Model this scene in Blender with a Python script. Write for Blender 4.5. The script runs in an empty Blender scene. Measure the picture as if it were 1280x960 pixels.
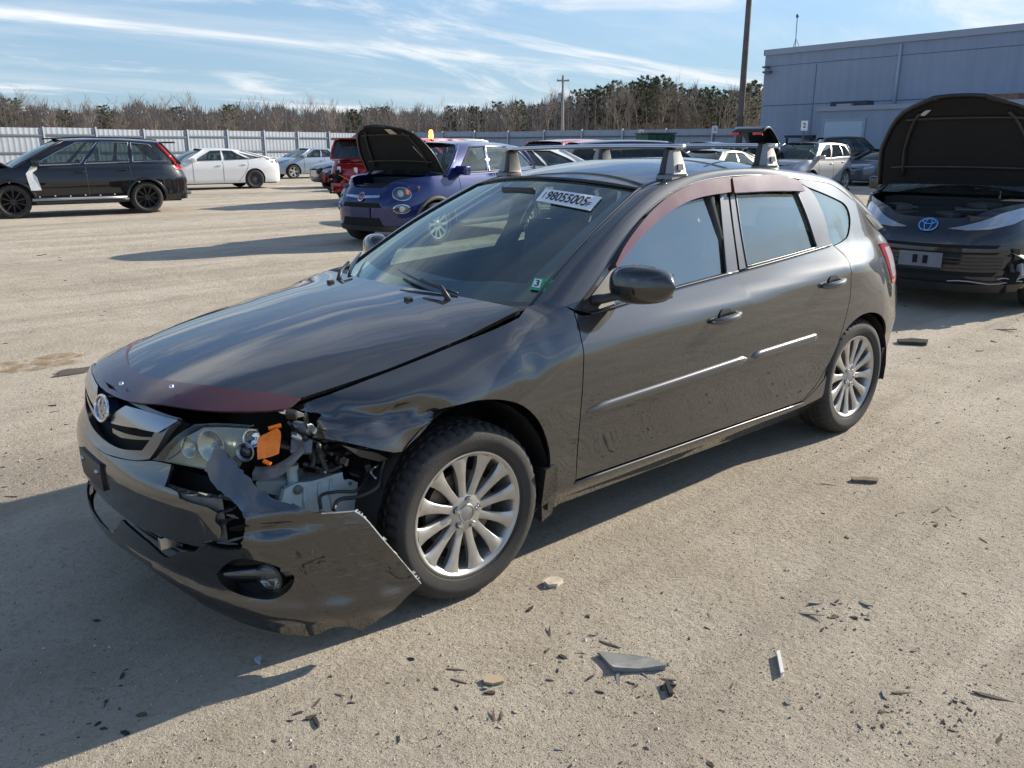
import bpy, bmesh, math, random
import numpy as np
from mathutils import Vector, Matrix
from mathutils.geometry import delaunay_2d_cdt
R = math.radians
random.seed(7); rng = np.random.default_rng(7)
SC = bpy.context.scene
COL = SC.collection

# ---------------------------------------------------------------- camera
# solved from the wheels of the parked hatchback; the world frame is that car's frame (x = its nose, y = its left side)
CAM = np.array([2.8789, 2.9075, 1.5063]); YAW, PITCH, ROLL, FPX = 4.00664, 0.27404, -0.01328, 1029.9
def cam_axes():
    cy, sy, cp, sp = math.cos(YAW), math.sin(YAW), math.cos(PITCH), math.sin(PITCH)
    f = np.array([cy*cp, sy*cp, -sp]); r = np.array([sy, -cy, 0.]); u = np.cross(r, f)
    c, s = math.cos(ROLL), math.sin(ROLL)
    return f, c*r+s*u, -s*r+c*u
CF, CR, CU = cam_axes()
cam = bpy.data.cameras.new('camera'); co = bpy.data.objects.new('camera', cam); COL.objects.link(co)
cam.sensor_width = 36; cam.lens = FPX/1280*36; cam.clip_end = 3000; cam.clip_start = .05
co.matrix_world = Matrix(((CR[0], CU[0], -CF[0], CAM[0]), (CR[1], CU[1], -CF[1], CAM[1]), (CR[2], CU[2], -CF[2], CAM[2]), (0, 0, 0, 1)))
SC.camera = co
SC.render.resolution_x, SC.render.resolution_y = 1024, 768

# ---------------------------------------------------------------- sky, sun, exposure
SUN = Vector((-2.1, .44, 1.0)).normalized()
sl = bpy.data.lights.new('sun', 'SUN'); sl.energy = 5.0; sl.angle = R(.55); sl.color = (1, .92, .79)
so = bpy.data.objects.new('sun', sl); COL.objects.link(so); so.rotation_euler = SUN.to_track_quat('Z', 'Y').to_euler()
wd = bpy.data.worlds.new('World'); SC.world = wd; wd.use_nodes = True
def build_world():
    nt = wd.node_tree; N = nt.nodes; L = nt.links; N.clear()
    out = N.new('ShaderNodeOutputWorld'); bg = N.new('ShaderNodeBackground'); bg.inputs[1].default_value = .125
    sky = N.new('ShaderNodeTexSky'); sky.sky_type = 'NISHITA'; sky.sun_disc = False
    sky.sun_elevation = math.asin(SUN.z); sky.sun_rotation = math.atan2(SUN.x, SUN.y)
    sky.air_density = 1.0; sky.dust_density = .9; sky.ozone_density = 3.0; sky.altitude = 200
    tc = N.new('ShaderNodeTexCoord'); sx = N.new('ShaderNodeSeparateXYZ'); L.new(tc.outputs['Generated'], sx.inputs[0])
    def mth(op, a, b=None, c=False):
        m = N.new('ShaderNodeMath'); m.operation = op; m.use_clamp = c
        for i, v in enumerate((a, b)):
            if v is None: continue
            if isinstance(v, (int, float)): m.inputs[i].default_value = v
            else: L.new(v, m.inputs[i])
        return m.outputs[0]
    zz = mth('ADD', mth('MAXIMUM', sx.outputs[2], 0.), .11)
    cx = N.new('ShaderNodeCombineXYZ'); L.new(mth('DIVIDE', sx.outputs[0], zz), cx.inputs[0]); L.new(mth('DIVIDE', sx.outputs[1], zz), cx.inputs[1])
    def layer(scale, rot, stretch, detail, lo, hi, off, dist=.6):
        mp = N.new('ShaderNodeMapping'); mp.inputs['Rotation'].default_value = (0, 0, rot); mp.inputs['Scale'].default_value = stretch
        mp.inputs['Location'].default_value = off
        L.new(cx.outputs[0], mp.inputs[0])
        n = N.new('ShaderNodeTexNoise'); n.inputs['Scale'].default_value = scale; n.inputs['Detail'].default_value = detail
        n.inputs['Roughness'].default_value = .62; n.inputs['Distortion'].default_value = dist
        L.new(mp.outputs[0], n.inputs['Vector'])
        mr = N.new('ShaderNodeMapRange'); mr.interpolation_type = 'SMOOTHSTEP'; mr.inputs[1].default_value = lo; mr.inputs[2].default_value = hi
        L.new(n.outputs[0], mr.inputs[0]); return mr.outputs[0]
    c1 = layer(.95, R(-38), (.45, 1.6, 1), 9, .40, .74, (3.1, 1.7, 0))      # thin cirrus streaks
    c2 = layer(.75, R(-30), (.5, 1.2, 1), 10, .50, .66, (1.3, 7.2, 0), 1.1)  # brighter banks
    amt = mth('ADD', mth('MULTIPLY', c1, .34), mth('MULTIPLY', c2, .80), True)
    cl = N.new('ShaderNodeMix'); cl.data_type = 'RGBA'; L.new(amt, cl.inputs[0])
    hz = N.new('ShaderNodeMix'); hz.data_type = 'RGBA'
    tint = N.new('ShaderNodeMix'); tint.data_type = 'RGBA'; tint.blend_type = 'MULTIPLY'; tint.inputs[0].default_value = 1
    L.new(sky.outputs[0], tint.inputs[6]); tint.inputs[7].default_value = (.66, .82, .98, 1)
    hm = N.new('ShaderNodeMix'); hm.data_type = 'RGBA'; hzf = N.new('ShaderNodeMapRange'); hzf.interpolation_type = 'SMOOTHSTEP'; hzf.inputs[1].default_value = .0; hzf.inputs[2].default_value = .42; hzf.inputs[3].default_value = .80; hzf.inputs[4].default_value = .10
    L.new(sx.outputs[2], hzf.inputs[0]); L.new(hzf.outputs[0], hm.inputs[0]); L.new(tint.outputs[2], hm.inputs[6]); hm.inputs[7].default_value = (2.1, 2.9, 3.6, 1)
    L.new(hm.outputs[2], cl.inputs[6]); cl.inputs[7].default_value = (5.0, 5.2, 5.4, 1)
    L.new(cl.outputs[2], bg.inputs[0]); L.new(bg.outputs[0], out.inputs[0])
build_world()
SC.view_settings.view_transform = 'Standard'; SC.view_settings.look = 'None'; SC.view_settings.exposure = .64; SC.view_settings.gamma = 1

# ---------------------------------------------------------------- helpers: tags, materials, meshes
def tag(o, label=None, cat=None, group=None, kind=None):
    for k, v in (('label', label), ('category', cat), ('group', group), ('kind', kind)):
        if v: o[k] = v
    return o
def empty(name, loc=(0, 0, 0), rz=0, label=None, cat=None, group=None):
    o = bpy.data.objects.new(name, None); COL.objects.link(o); o.location = loc; o.rotation_euler = (0, 0, rz)
    o.empty_display_size = .2
    return tag(o, label, cat, group)
def link(name, me, mats=None, parent=None):
    o = bpy.data.objects.new(name, me); COL.objects.link(o)
    if mats is not None:
        for m in (mats if isinstance(mats, (list, tuple)) else [mats]): me.materials.append(m)
    if parent is not None: o.parent = parent
    return o
def mk(name, verts, faces, mat, parent=None, smooth=False, auto=None):
    me = bpy.data.meshes.new(name); me.from_pydata([tuple(map(float, v)) for v in verts], [], [tuple(map(int, f)) for f in faces]); me.update()
    if smooth or auto: me.shade_smooth()
    if auto: me.set_sharp_from_angle(angle=R(auto))
    return link(name, me, mat, parent)
class MB:
    """collects shapes, then builds one mesh object"""
    def __init__(s): s.v = []; s.f = []
    def add(s, v, f):
        n = len(s.v); s.v += [tuple(map(float, p)) for p in v]; s.f += [tuple(int(i)+n for i in q) for q in f]; return s
    def box(s, x0, x1, y0, y1, z0, z1, M=None):
        v = [(x, y, z) for x in (x0, x1) for y in (y0, y1) for z in (z0, z1)]
        if M is not None: v = [M @ Vector(p) for p in v]
        return s.add(v, [(0, 1, 3, 2), (4, 6, 7, 5), (0, 4, 5, 1), (2, 3, 7, 6), (0, 2, 6, 4), (1, 5, 7, 3)])
    def tube(s, pts, r, n=8, cap=True, flat=1.):
        pts = [np.array(p, float) for p in pts]; m = len(pts)
        rr = r if isinstance(r, (list, tuple, np.ndarray)) else [r]*m
        base = len(s.v); up = None
        for i, p in enumerate(pts):
            t = pts[min(i+1, m-1)]-pts[max(i-1, 0)]; t = t/(np.linalg.norm(t)+1e-12)
            if up is None: up = np.array([0, 0, 1.]) if abs(t[2]) < .9 else np.array([1., 0, 0])
            a = np.cross(t, up); a /= np.linalg.norm(a)+1e-12; b = np.cross(a, t); up = b
            for k in range(n):
                an = 2*math.pi*k/n; s.v.append(tuple(p+rr[i]*(a*math.cos(an)+b*math.sin(an)*flat)))
        for i in range(m-1):
            for k in range(n):
                k2 = (k+1) % n
                s.f.append((base+i*n+k, base+i*n+k2, base+(i+1)*n+k2, base+(i+1)*n+k))
        if cap:
            s.f.append(tuple(base+k for k in reversed(range(n)))); s.f.append(tuple(base+(m-1)*n+k for k in range(n)))
        return s
    def lathe(s, prof, n=32, axis='y', c=(0, 0, 0), close=False):
        """prof: list of (radius, height along axis)"""
        base = len(s.v); m = len(prof)
        for k in range(n):
            a = 2*math.pi*k/n; ca, sa = math.cos(a), math.sin(a)
            for r, h in prof:
                p = (r*ca, h, r*sa) if axis == 'y' else ((r*ca, r*sa, h) if axis == 'z' else (h, r*ca, r*sa))
                s.v.append((p[0]+c[0], p[1]+c[1], p[2]+c[2]))
        for k in range(n):
            k2 = (k+1) % n
            for i in range(m-1 if not close else m):
                j = (i+1) % m
                s.f.append((base+k*m+i, base+k*m+j, base+k2*m+j, base+k2*m+i))
        return s
    def grid(s, rows):
        base = len(s.v); n = len(rows[0])
        for r in rows: s.v += [tuple(map(float, p)) for p in r]
        for i in range(len(rows)-1):
            for j in range(n-1):
                s.f.append((base+i*n+j, base+i*n+j+1, base+(i+1)*n+j+1, base+(i+1)*n+j))
        return s
    def prism(s, poly, z0, z1, M=None):
        n = len(poly); v = [(p[0], p[1], z0) for p in poly]+[(p[0], p[1], z1) for p in poly]
        if M is not None: v = [M @ Vector(p) for p in v]
        return s.add(v, [tuple(reversed(range(n))), tuple(range(n, 2*n))]+[(i, (i+1) % n, n+(i+1) % n, n+i) for i in range(n)])
    def build(s, name, mat, parent=None, auto=None, smooth=False, bevel=0, seg=2):
        me = bpy.data.meshes.new(name); me.from_pydata(s.v, [], s.f)
        bm = bmesh.new(); bm.from_mesh(me)
        if bevel:
            bmesh.ops.remove_doubles(bm, verts=bm.verts, dist=1e-5)
            es = [e for e in bm.edges if len(e.link_faces) == 2 and e.calc_face_angle(0) > R(28)]
            bmesh.ops.bevel(bm, geom=es, offset=bevel, segments=seg, affect='EDGES', profile=.6, clamp_overlap=True)
        bmesh.ops.recalc_face_normals(bm, faces=bm.faces); bm.to_mesh(me); bm.free()
        if smooth or auto: me.shade_smooth()
        if auto: me.set_sharp_from_angle(angle=R(auto))
        return link(name, me, mat, parent)

MATS = {}
def new_mat(name):
    m = bpy.data.materials.new(name); m.use_nodes = True
    return m, m.node_tree.nodes, m.node_tree.links, m.node_tree.nodes['Principled BSDF']
def pm(name, col, rough=.5, metal=0., coat=0., coat_r=.03, var=0., vscale=8., spec=None, bump=0., bscale=60., dust=0., dustcol=(.33, .29, .23), ior=None, emit=None, coat_ior=1.5):
    """plain procedural material: colour with noise variation, optional dust by noise and bump"""
    if name in MATS: return MATS[name]
    m, N, L, P = new_mat(name)
    P.inputs['Roughness'].default_value = rough; P.inputs['Metallic'].default_value = metal
    P.inputs['Coat Weight'].default_value = coat; P.inputs['Coat IOR'].default_value = coat_ior; P.inputs['Coat Roughness'].default_value = coat_r
    if spec is not None: P.inputs['Specular IOR Level'].default_value = spec
    if ior: P.inputs['IOR'].default_value = ior
    c = tuple(col)+(1,)
    P.inputs['Base Color'].default_value = c
    tc = N.new('ShaderNodeTexCoord')
    if var or dust:
        n = N.new('ShaderNodeTexNoise'); n.inputs['Scale'].default_value = vscale; n.inputs['Detail'].default_value = 7; n.inputs['Roughness'].default_value = .65
        L.new(tc.outputs['Object'], n.inputs['Vector'])
        src = None
        if var:
            mr = N.new('ShaderNodeMapRange'); mr.inputs[1].default_value = .3; mr.inputs[2].default_value = .7; mr.inputs[3].default_value = 1-var; mr.inputs[4].default_value = 1+var
            L.new(n.outputs[0], mr.inputs[0])
            mx = N.new('ShaderNodeMix'); mx.data_type = 'RGBA'; mx.blend_type = 'MULTIPLY'; mx.inputs[0].default_value = 1; mx.inputs[6].default_value = c
            L.new(mr.outputs[0], mx.inputs[7]); src = mx.outputs[2]; L.new(src, P.inputs['Base Color'])
        if dust:
            n2 = N.new('ShaderNodeTexNoise'); n2.inputs['Scale'].default_value = vscale*.6; n2.inputs['Detail'].default_value = 9; n2.inputs['Roughness'].default_value = .7
            L.new(tc.outputs['Object'], n2.inputs['Vector'])
            mr = N.new('ShaderNodeMapRange'); mr.inputs[1].default_value = .35; mr.inputs[2].default_value = .75; mr.inputs[3].default_value = dust*.35; mr.inputs[4].default_value = dust
            L.new(n2.outputs[0], mr.inputs[0])
            mx = N.new('ShaderNodeMix'); mx.data_type = 'RGBA'; L.new(mr.outputs[0], mx.inputs[0])
            if src: L.new(src, mx.inputs[6])
            else: mx.inputs[6].default_value = c
            mx.inputs[7].default_value = tuple(dustcol)+(1,); L.new(mx.outputs[2], P.inputs['Base Color'])
            mr2 = N.new('ShaderNodeMapRange'); mr2.inputs[3].default_value = rough; mr2.inputs[4].default_value = min(1, rough+.5)
            L.new(mr.outputs[0], mr2.inputs[0]); L.new(mr2.outputs[0], P.inputs['Roughness'])
    if bump:
        n = N.new('ShaderNodeTexNoise'); n.inputs['Scale'].default_value = bscale; n.inputs['Detail'].default_value = 6
        L.new(tc.outputs['Object'], n.inputs['Vector'])
        b = N.new('ShaderNodeBump'); b.inputs['Strength'].default_value = bump; b.inputs['Distance'].default_value = .01
        L.new(n.outputs[0], b.inputs['Height']); L.new(b.outputs[0], P.inputs['Normal'])
    if emit:
        P.inputs['Emission Color'].default_value = tuple(emit[0])+(1,); P.inputs['Emission Strength'].default_value = emit[1]
    MATS[name] = m; return m
def paint(name, col, metal=.35, dust=.08, rough=.38, cior=1.6):
    return pm(name, col, rough=rough, metal=metal, coat=1., coat_r=.015, dust=dust, vscale=5, coat_ior=cior, spec=.08)
def glass_mat(name, tint, ior=1.6, dust=.05, base_rough=.0):
    if name in MATS: return MATS[name]
    m, N, L, P = new_mat(name); N.remove(P); out = N['Material Output']
    tr = N.new('ShaderNodeBsdfTransparent'); tr.inputs[0].default_value = tuple(tint)+(1,)
    gl = N.new('ShaderNodeBsdfGlossy'); gl.inputs['Roughness'].default_value = base_rough; gl.inputs[0].default_value = (.90, 1, .96, 1)
    fr = N.new('ShaderNodeFresnel'); ge = N.new('ShaderNodeNewGeometry'); im = N.new('ShaderNodeMapRange'); im.inputs[3].default_value = ior; im.inputs[4].default_value = 1/ior; L.new(ge.outputs['Backfacing'], im.inputs[0]); L.new(im.outputs[0], fr.inputs[0])
    mx = N.new('ShaderNodeMixShader'); L.new(fr.outputs[0], mx.inputs[0]); L.new(tr.outputs[0], mx.inputs[1]); L.new(gl.outputs[0], mx.inputs[2])
    df = N.new('ShaderNodeBsdfDiffuse'); df.inputs[0].default_value = (.36, .36, .34, 1)
    tc = N.new('ShaderNodeTexCoord'); n = N.new('ShaderNodeTexNoise'); n.inputs['Scale'].default_value = 6; n.inputs['Detail'].default_value = 8
    L.new(tc.outputs['Object'], n.inputs['Vector'])
    mr = N.new('ShaderNodeMapRange'); mr.inputs[1].default_value = .35; mr.inputs[2].default_value = .8; mr.inputs[3].default_value = dust*.3; mr.inputs[4].default_value = dust*1.6
    L.new(n.outputs[0], mr.inputs[0])
    m2 = N.new('ShaderNodeMixShader'); L.new(mr.outputs[0], m2.inputs[0]); L.new(mx.outputs[0], m2.inputs[1]); L.new(df.outputs[0], m2.inputs[2])
    L.new(m2.outputs[0], out.inputs[0]); MATS[name] = m; return m

# ---------------------------------------------------------------- curves and surfaces
def pchip(xs, ys, x):
    xs = np.asarray(xs, float); ys = np.asarray(ys, float); x = np.asarray(x, float)
    h = np.diff(xs); d = np.diff(ys)/h; m = np.zeros(len(xs)); m[0] = d[0]; m[-1] = d[-1]
    for i in range(1, len(xs)-1):
        if d[i-1]*d[i] > 0:
            w1 = 2*h[i]+h[i-1]; w2 = h[i]+2*h[i-1]; m[i] = (w1+w2)/(w1/d[i-1]+w2/d[i])
    i = np.clip(np.searchsorted(xs, x)-1, 0, len(xs)-2); t = (x-xs[i])/h[i]
    r = (2*t**3-3*t**2+1)*ys[i]+(t**3-2*t**2+t)*h[i]*m[i]+(-2*t**3+3*t**2)*ys[i+1]+(t**3-t**2)*h[i]*m[i+1]
    r = np.where(x < xs[0], ys[0]+m[0]*(x-xs[0]), r); return np.where(x > xs[-1], ys[-1]+m[-1]*(x-xs[-1]), r)
def spline(pts, n=10):
    """Catmull-Rom through points (any dimension)"""
    p = [np.array(q, float) for q in pts]
    if len(p) < 3: return [p[0]+(p[-1]-p[0])*k/n for k in range(n+1)]
    e = [2*p[0]-p[1]]+p+[2*p[-1]-p[-2]]; o = []
    for i in range(1, len(e)-2):
        a, b, c, d = e[i-1:i+3]
        for k in range(n):
            t = k/n; o.append(.5*((2*b)+(-a+c)*t+(2*a-5*b+4*c-d)*t*t+(-a+3*b-3*c+d)*t**3))
    o.append(p[-1]); return o
def outline(segs, n=8):
    """closed outline from segments; smooth inside a segment, corners between"""
    o = []
    for s in segs:
        q = spline(s, n) if len(s) > 2 else [np.array(p, float) for p in s]
        if o and np.linalg.norm(o[-1]-q[0]) < 1e-9: q = q[1:]
        o += q
    if np.linalg.norm(o[0]-o[-1]) < 1e-9: o = o[:-1]
    return np.array(o)
def resample(poly, step, closed=True):
    p = np.asarray(poly, float)
    if closed: p = np.vstack([p, p[:1]])
    o = []
    for a, b in zip(p[:-1], p[1:]):
        k = max(1, int(math.ceil(np.linalg.norm(b-a)/step)))
        for i in range(k): o.append(a+(b-a)*i/k)
    if not closed: o.append(p[-1])
    return np.array(o)
def inside(P, poly):
    x, y = P[:, 0], P[:, 1]; c = np.zeros(len(P), bool); n = len(poly); j = n-1
    for i in range(n):
        xi, yi = poly[i]; xj, yj = poly[j]
        if yi != yj:
            k = ((yi > y) != (yj > y)) & (x < (xj-xi)*(y-yi)/(yj-yi)+xi); c ^= k
        j = i
    return c
class Surf:
    """parametric surface F(u,v); can also find the (u,v) seen at a photo pixel"""
    def __init__(s, F, u0, u1, v0, v1, out, n=70):
        s.F = F; s.dom = (u0, u1, v0, v1); s.out = out
        U, V = np.meshgrid(np.linspace(u0, u1, n), np.linspace(v0, v1, n)); s.gu = U.ravel(); s.gv = V.ravel()
        P = F(s.gu, s.gv); s.gp, s.gd = s.pj(P)
        nn = s.normal(s.gu, s.gv); s.vis = ((CAM-P)*nn).sum(1) > 0
    @staticmethod
    def pj(P):
        d = P-CAM; z = d@CF
        return np.stack([640+FPX*(d@CR)/z, 480-FPX*(d@CU)/z], 1), z
    def normal(s, u, v):
        e = 2e-3; a = s.F(u+e, v)-s.F(u-e, v); b = s.F(u, v+e)-s.F(u, v-e); n = np.cross(a, b)
        n /= np.linalg.norm(n, axis=1)[:, None]+1e-12
        return n*s.out
    def at(s, px):
        """photo pixels (1280x960) -> (u,v)"""
        o = []
        for p in np.atleast_2d(np.asarray(px, float)):
            d = ((s.gp-p)**2).sum(1)+np.where(s.vis, 0, 400.); i = int(d.argmin()); u, v = s.gu[i], s.gv[i]
            for _ in range(25):
                uu = np.array([u, u+1e-4, u]); vv = np.array([v, v, v+1e-4]); q, _z = s.pj(s.F(uu, vv))
                e = p-q[0]; J = np.stack([(q[1]-q[0])/1e-4, (q[2]-q[0])/1e-4], 1)
                try: st = np.linalg.lstsq(J, e, rcond=.02)[0]
                except Exception: break
                m = np.abs(st).max(); st = st*min(1, .06/max(m, 1e-9)); u += st[0]; v += st[1]
                u = min(max(u, s.dom[0]), s.dom[1]); v = min(max(v, s.dom[2]), s.dom[3])
                if m < 1e-5: break
            o.append((u, v))
        return np.array(o)
def panel(name, surf, poly, mat, parent, step=.04, flange=.014, off=0., mirror=False, holes=(), disp=None, matf=None, inset=.0015, label=None):
    """sheet on a surface inside an outline in (u,v), with a turned-in edge; exact surface normals"""
    poly = resample(poly, step); loops = [poly]+[resample(h, step) for h in holes]
    mn, mx = poly.min(0), poly.max(0)
    gx = np.arange(mn[0]+step*.5, mx[0], step); gy = np.arange(mn[1]+step*.5, mx[1], step)
    G = np.stack(np.meshgrid(gx, gy), -1).reshape(-1, 2)
    if len(G):
        ok = inside(G, poly)
        for h in loops[1:]: ok &= ~inside(G, h)
        G = G[ok]
    if len(G):
        B = np.vstack(loops); dd = np.sqrt(((G[:, None]-B[None])**2).sum(2)).min(1); G = G[dd > step*.45]
    pts = [Vector(p) for l in loops for p in l]; ed = []; k = 0
    for l in loops:
        n = len(l); ed += [(k+i, k+(i+1) % n) for i in range(n)]; k += n
    pts += [Vector(p) for p in G]
    v2, e2, f2, _, _, _ = delaunay_2d_cdt(pts, ed, [], 0, 1e-6)
    uv = np.array([(p.x, p.y) for p in v2]); fs = np.array([f for f in f2 if len(f) == 3])
    cen = uv[fs].mean(1); ok = inside(cen, poly)
    for h in loops[1:]: ok &= ~inside(cen, h)
    fs = fs[ok]
    P = surf.F(uv[:, 0], uv[:, 1]); Nn = surf.normal(uv[:, 0], uv[:, 1])
    if disp is not None:
        P, Nn = disp(uv, P, Nn, fs)
    P = P+Nn*off
    # orient
    fn = np.cross(P[fs[:, 1]]-P[fs[:, 0]], P[fs[:, 2]]-P[fs[:, 0]])
    flip = (fn*Nn[fs].mean(1)).sum(1) < 0; fs[flip] = fs[flip][:, ::-1]
    V = P.tolist(); NN = Nn.tolist(); Fc = [tuple(f) for f in fs]
    nsurf = len(Fc)
    if flange:
        ec = {}
        for f in fs:
            for a, b in ((f[0], f[1]), (f[1], f[2]), (f[2], f[0])): ec[(a, b)] = ec.get((a, b), 0)+1
        bd = [(a, b) for (a, b) in ec if (b, a) not in ec]
        mp = {}
        for a, b in bd:
            t = P[b]-P[a]; t /= np.linalg.norm(t)+1e-12
            for q in (a, b): mp.setdefault(q, []).append(np.cross(t, Nn[q]))
        idx = {}
        for q, ns in mp.items():
            o = np.mean(ns, 0); o /= np.linalg.norm(o)+1e-12
            idx[q] = len(V); V.append(P[q].tolist()); NN.append(o.tolist())
            V.append((P[q]-Nn[q]*flange-o*flange*.25).tolist()); NN.append(o.tolist())
        for a, b in bd: Fc.append((b, a, idx[a], idx[b]) if False else (idx[b], idx[a], idx[a]+1, idx[b]+1))
    V = np.array(V); NN = np.array(NN)
    def build(V, NN, Fc):
        me = bpy.data.meshes.new(name); me.from_pydata(V.tolist(), [], Fc); me.shade_smooth()
        me.normals_split_custom_set_from_vertices(NN.tolist())
        ms = mat if isinstance(mat, (list, tuple)) else [mat]
        o = link(name, me, ms, parent)
        if matf is not None:
            for i, f in enumerate(me.polygons):
                if i < nsurf: f.material_index = int(matf(*uv[fs[i]].mean(0)))
        if label: o['label'] = label
        return o
    if mirror:
        V2 = V*[1, -1, 1]; N2 = NN*[1, -1, 1]
        return build(V2, N2, [tuple(reversed(f)) for f in Fc])
    return build(V, NN, Fc)
def strip(name, A, B, mat, parent, n=8, bulge=0., bdir=(0, 0, 1), thick=0., m=24, smooth=True):
    """ruled sheet between two 3D polylines, bulged along bdir"""
    def rs(p, k):
        p = np.array(p, float); d = np.r_[0, np.cumsum(np.linalg.norm(np.diff(p, axis=0), axis=1))]; t = np.linspace(0, d[-1], k)
        return np.stack([np.interp(t, d, p[:, i]) for i in range(3)], 1)
    A = rs(A, m); B = rs(B, m); bd = np.array(bdir, float)
    rows = [[A[i]+(B[i]-A[i])*j/n+bd*bulge*math.sin(math.pi*j/n) for j in range(n+1)] for i in range(m)]
    return MB().grid(rows).build(name, mat, parent, smooth=smooth)
def ribbon_thick(o, t, off=-1):
    md = o.modifiers.new('s', 'SOLIDIFY'); md.thickness = t; md.offset = off; return o
# ---------------------------------------------------------------- materials
GREY = paint('graphite_paint', (.021, .0205, .0205), metal=.0, dust=.022, rough=.45, cior=2.0)
BLACKP = pm('black_plastic', (.012, .012, .013), rough=.45, var=.3, vscale=9, dust=.10)
SATIN = pm('satin_black', (.008, .008, .009), rough=.32, coat=.4)
VOID = pm('void_black', (.006, .006, .006), rough=.9)  # flat near-black; the darkness of hollows and openings is put into the colour
RUBBER = pm('tyre_rubber', (.020, .020, .021), rough=.75, var=.25, vscale=7, dust=.13, dustcol=(.20, .17, .13), bump=.15, bscale=120)
ALLOY = pm('alloy_silver', (.52, .51, .49), rough=.33, metal=.75, var=.08, vscale=20, dust=.22, dustcol=(.34, .30, .24))
ALLOYD = pm('alloy_barrel', (.22, .22, .22), rough=.45, metal=.7, dust=.35)
CHROME = pm('chrome', (.72, .73, .75), rough=.09, metal=1.)
STEEL = pm('bare_steel', (.45, .45, .45), rough=.35, metal=1., var=.15)
GREYTRIM = pm('grey_trim_paint', (.11, .11, .115), rough=.3, metal=.6, coat=.6)
GLASS = glass_mat('screen_glass', (.74, .88, .86), 1.95, .06)
SGLASS = glass_mat('side_glass', (.62, .74, .68), 3.0, .06)
DGLASS = glass_mat('privacy_glass', (.10, .11, .115), 1.6, .05)
LENS = glass_mat('lamp_lens', (.84, .88, .84), 1.5, .08, .03)
CLOTH = pm('seat_cloth', (.045, .047, .05), rough=.95, var=.2, vscale=30)
DASH = pm('dash_plastic', (.11, .115, .12), rough=.75, var=.1, dust=.2)
VISOR = pm('smoked_red_acrylic', (.14, .035, .026), rough=.12, coat=1., coat_r=.02, dust=.10, spec=.6)
DEFL = pm('smoked_purple_acrylic', (.085, .022, .030), rough=.2, coat=.35, coat_r=.02, dust=.08)
ORANGE = pm('amber_plastic', (.95, .21, .0), rough=.3, coat=.15, var=.25, vscale=40)
TANK = pm('washer_tank_plastic', (.46, .56, .58), rough=.5, var=.18, vscale=14, dust=.15)
WHITEP = pm('white_print', (.78, .78, .78), rough=.6)
INK = pm('black_print', (.012, .012, .012), rough=.6)
RED = pm('red_lamp', (.42, .018, .02), rough=.12, coat=1.)
CLEARL = pm('pale_lamp', (.55, .50, .48), rough=.12, coat=1.)
FOAM = pm('grey_foam', (.12, .12, .12), rough=.9, var=.3, vscale=30, dust=.2)
# dull inside face of torn plastic
RAW = pm('raw_plastic_edge', (.38, .37, .35), rough=.8, var=.4, vscale=40)
# ================================================================ the crashed grey hatchback
ST = {  # stations along the car: side profile points (z, y) from sill to belt
 -2.12: [(.30,.30),(.36,.33),(.45,.36),(.58,.38),(.72,.38),(.86,.37),(.95,.35),(1.02,.33)],
 -2.05: [(.30,.52),(.36,.555),(.45,.58),(.58,.62),(.72,.63),(.86,.62),(.95,.585),(1.02,.55)],
 -1.92: [(.28,.67),(.34,.71),(.45,.73),(.58,.755),(.72,.74),(.87,.705),(.96,.665),(1.03,.62)],
 -1.75: [(.25,.745),(.32,.785),(.45,.80),(.58,.815),(.74,.79),(.89,.740),(.97,.70),(1.035,.66)],
 -1.5:  [(.22,.77),(.30,.82),(.42,.845),(.58,.865),(.75,.857),(.90,.822),(.98,.78),(1.04,.735)],
 -1.2:  [(.19,.78),(.29,.845),(.42,.855),(.59,.87),(.76,.87),(.90,.852),(.98,.815),(1.045,.775)],
 -.8:   [(.175,.775),(.286,.848),(.40,.848),(.60,.862),(.76,.866),(.885,.855),(.96,.82),(1.02,.79)],
 -.25:  [(.18,.775),(.295,.85),(.40,.85),(.595,.864),(.74,.868),(.85,.858),(.92,.825),(.99,.795)],
 .3:    [(.19,.775),(.30,.85),(.40,.85),(.59,.864),(.72,.868),(.82,.86),(.89,.83),(.955,.80)],
 .8:    [(.19,.775),(.305,.848),(.40,.85),(.58,.862),(.70,.868),(.785,.862),(.87,.835),(.95,.785)],
 .95:   [(.19,.775),(.31,.85),(.40,.855),(.57,.865),(.68,.872),(.77,.865),(.88,.82),(.969,.72)],
 1.29:  [(.20,.77),(.31,.83),(.40,.85),(.56,.872),(.66,.878),(.735,.872),(.83,.81),(.88,.71)],
 1.58:  [(.20,.77),(.31,.83),(.40,.85),(.54,.865),(.62,.868),(.68,.855),(.77,.79),(.82,.68)],
 1.77:  [(.20,.75),(.31,.81),(.40,.825),(.52,.835),(.60,.835),(.66,.815),(.73,.75),(.777,.64)],
 1.95:  [(.20,.68),(.31,.73),(.40,.745),(.50,.75),(.57,.745),(.63,.72),(.69,.66),(.735,.54)]}
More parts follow.
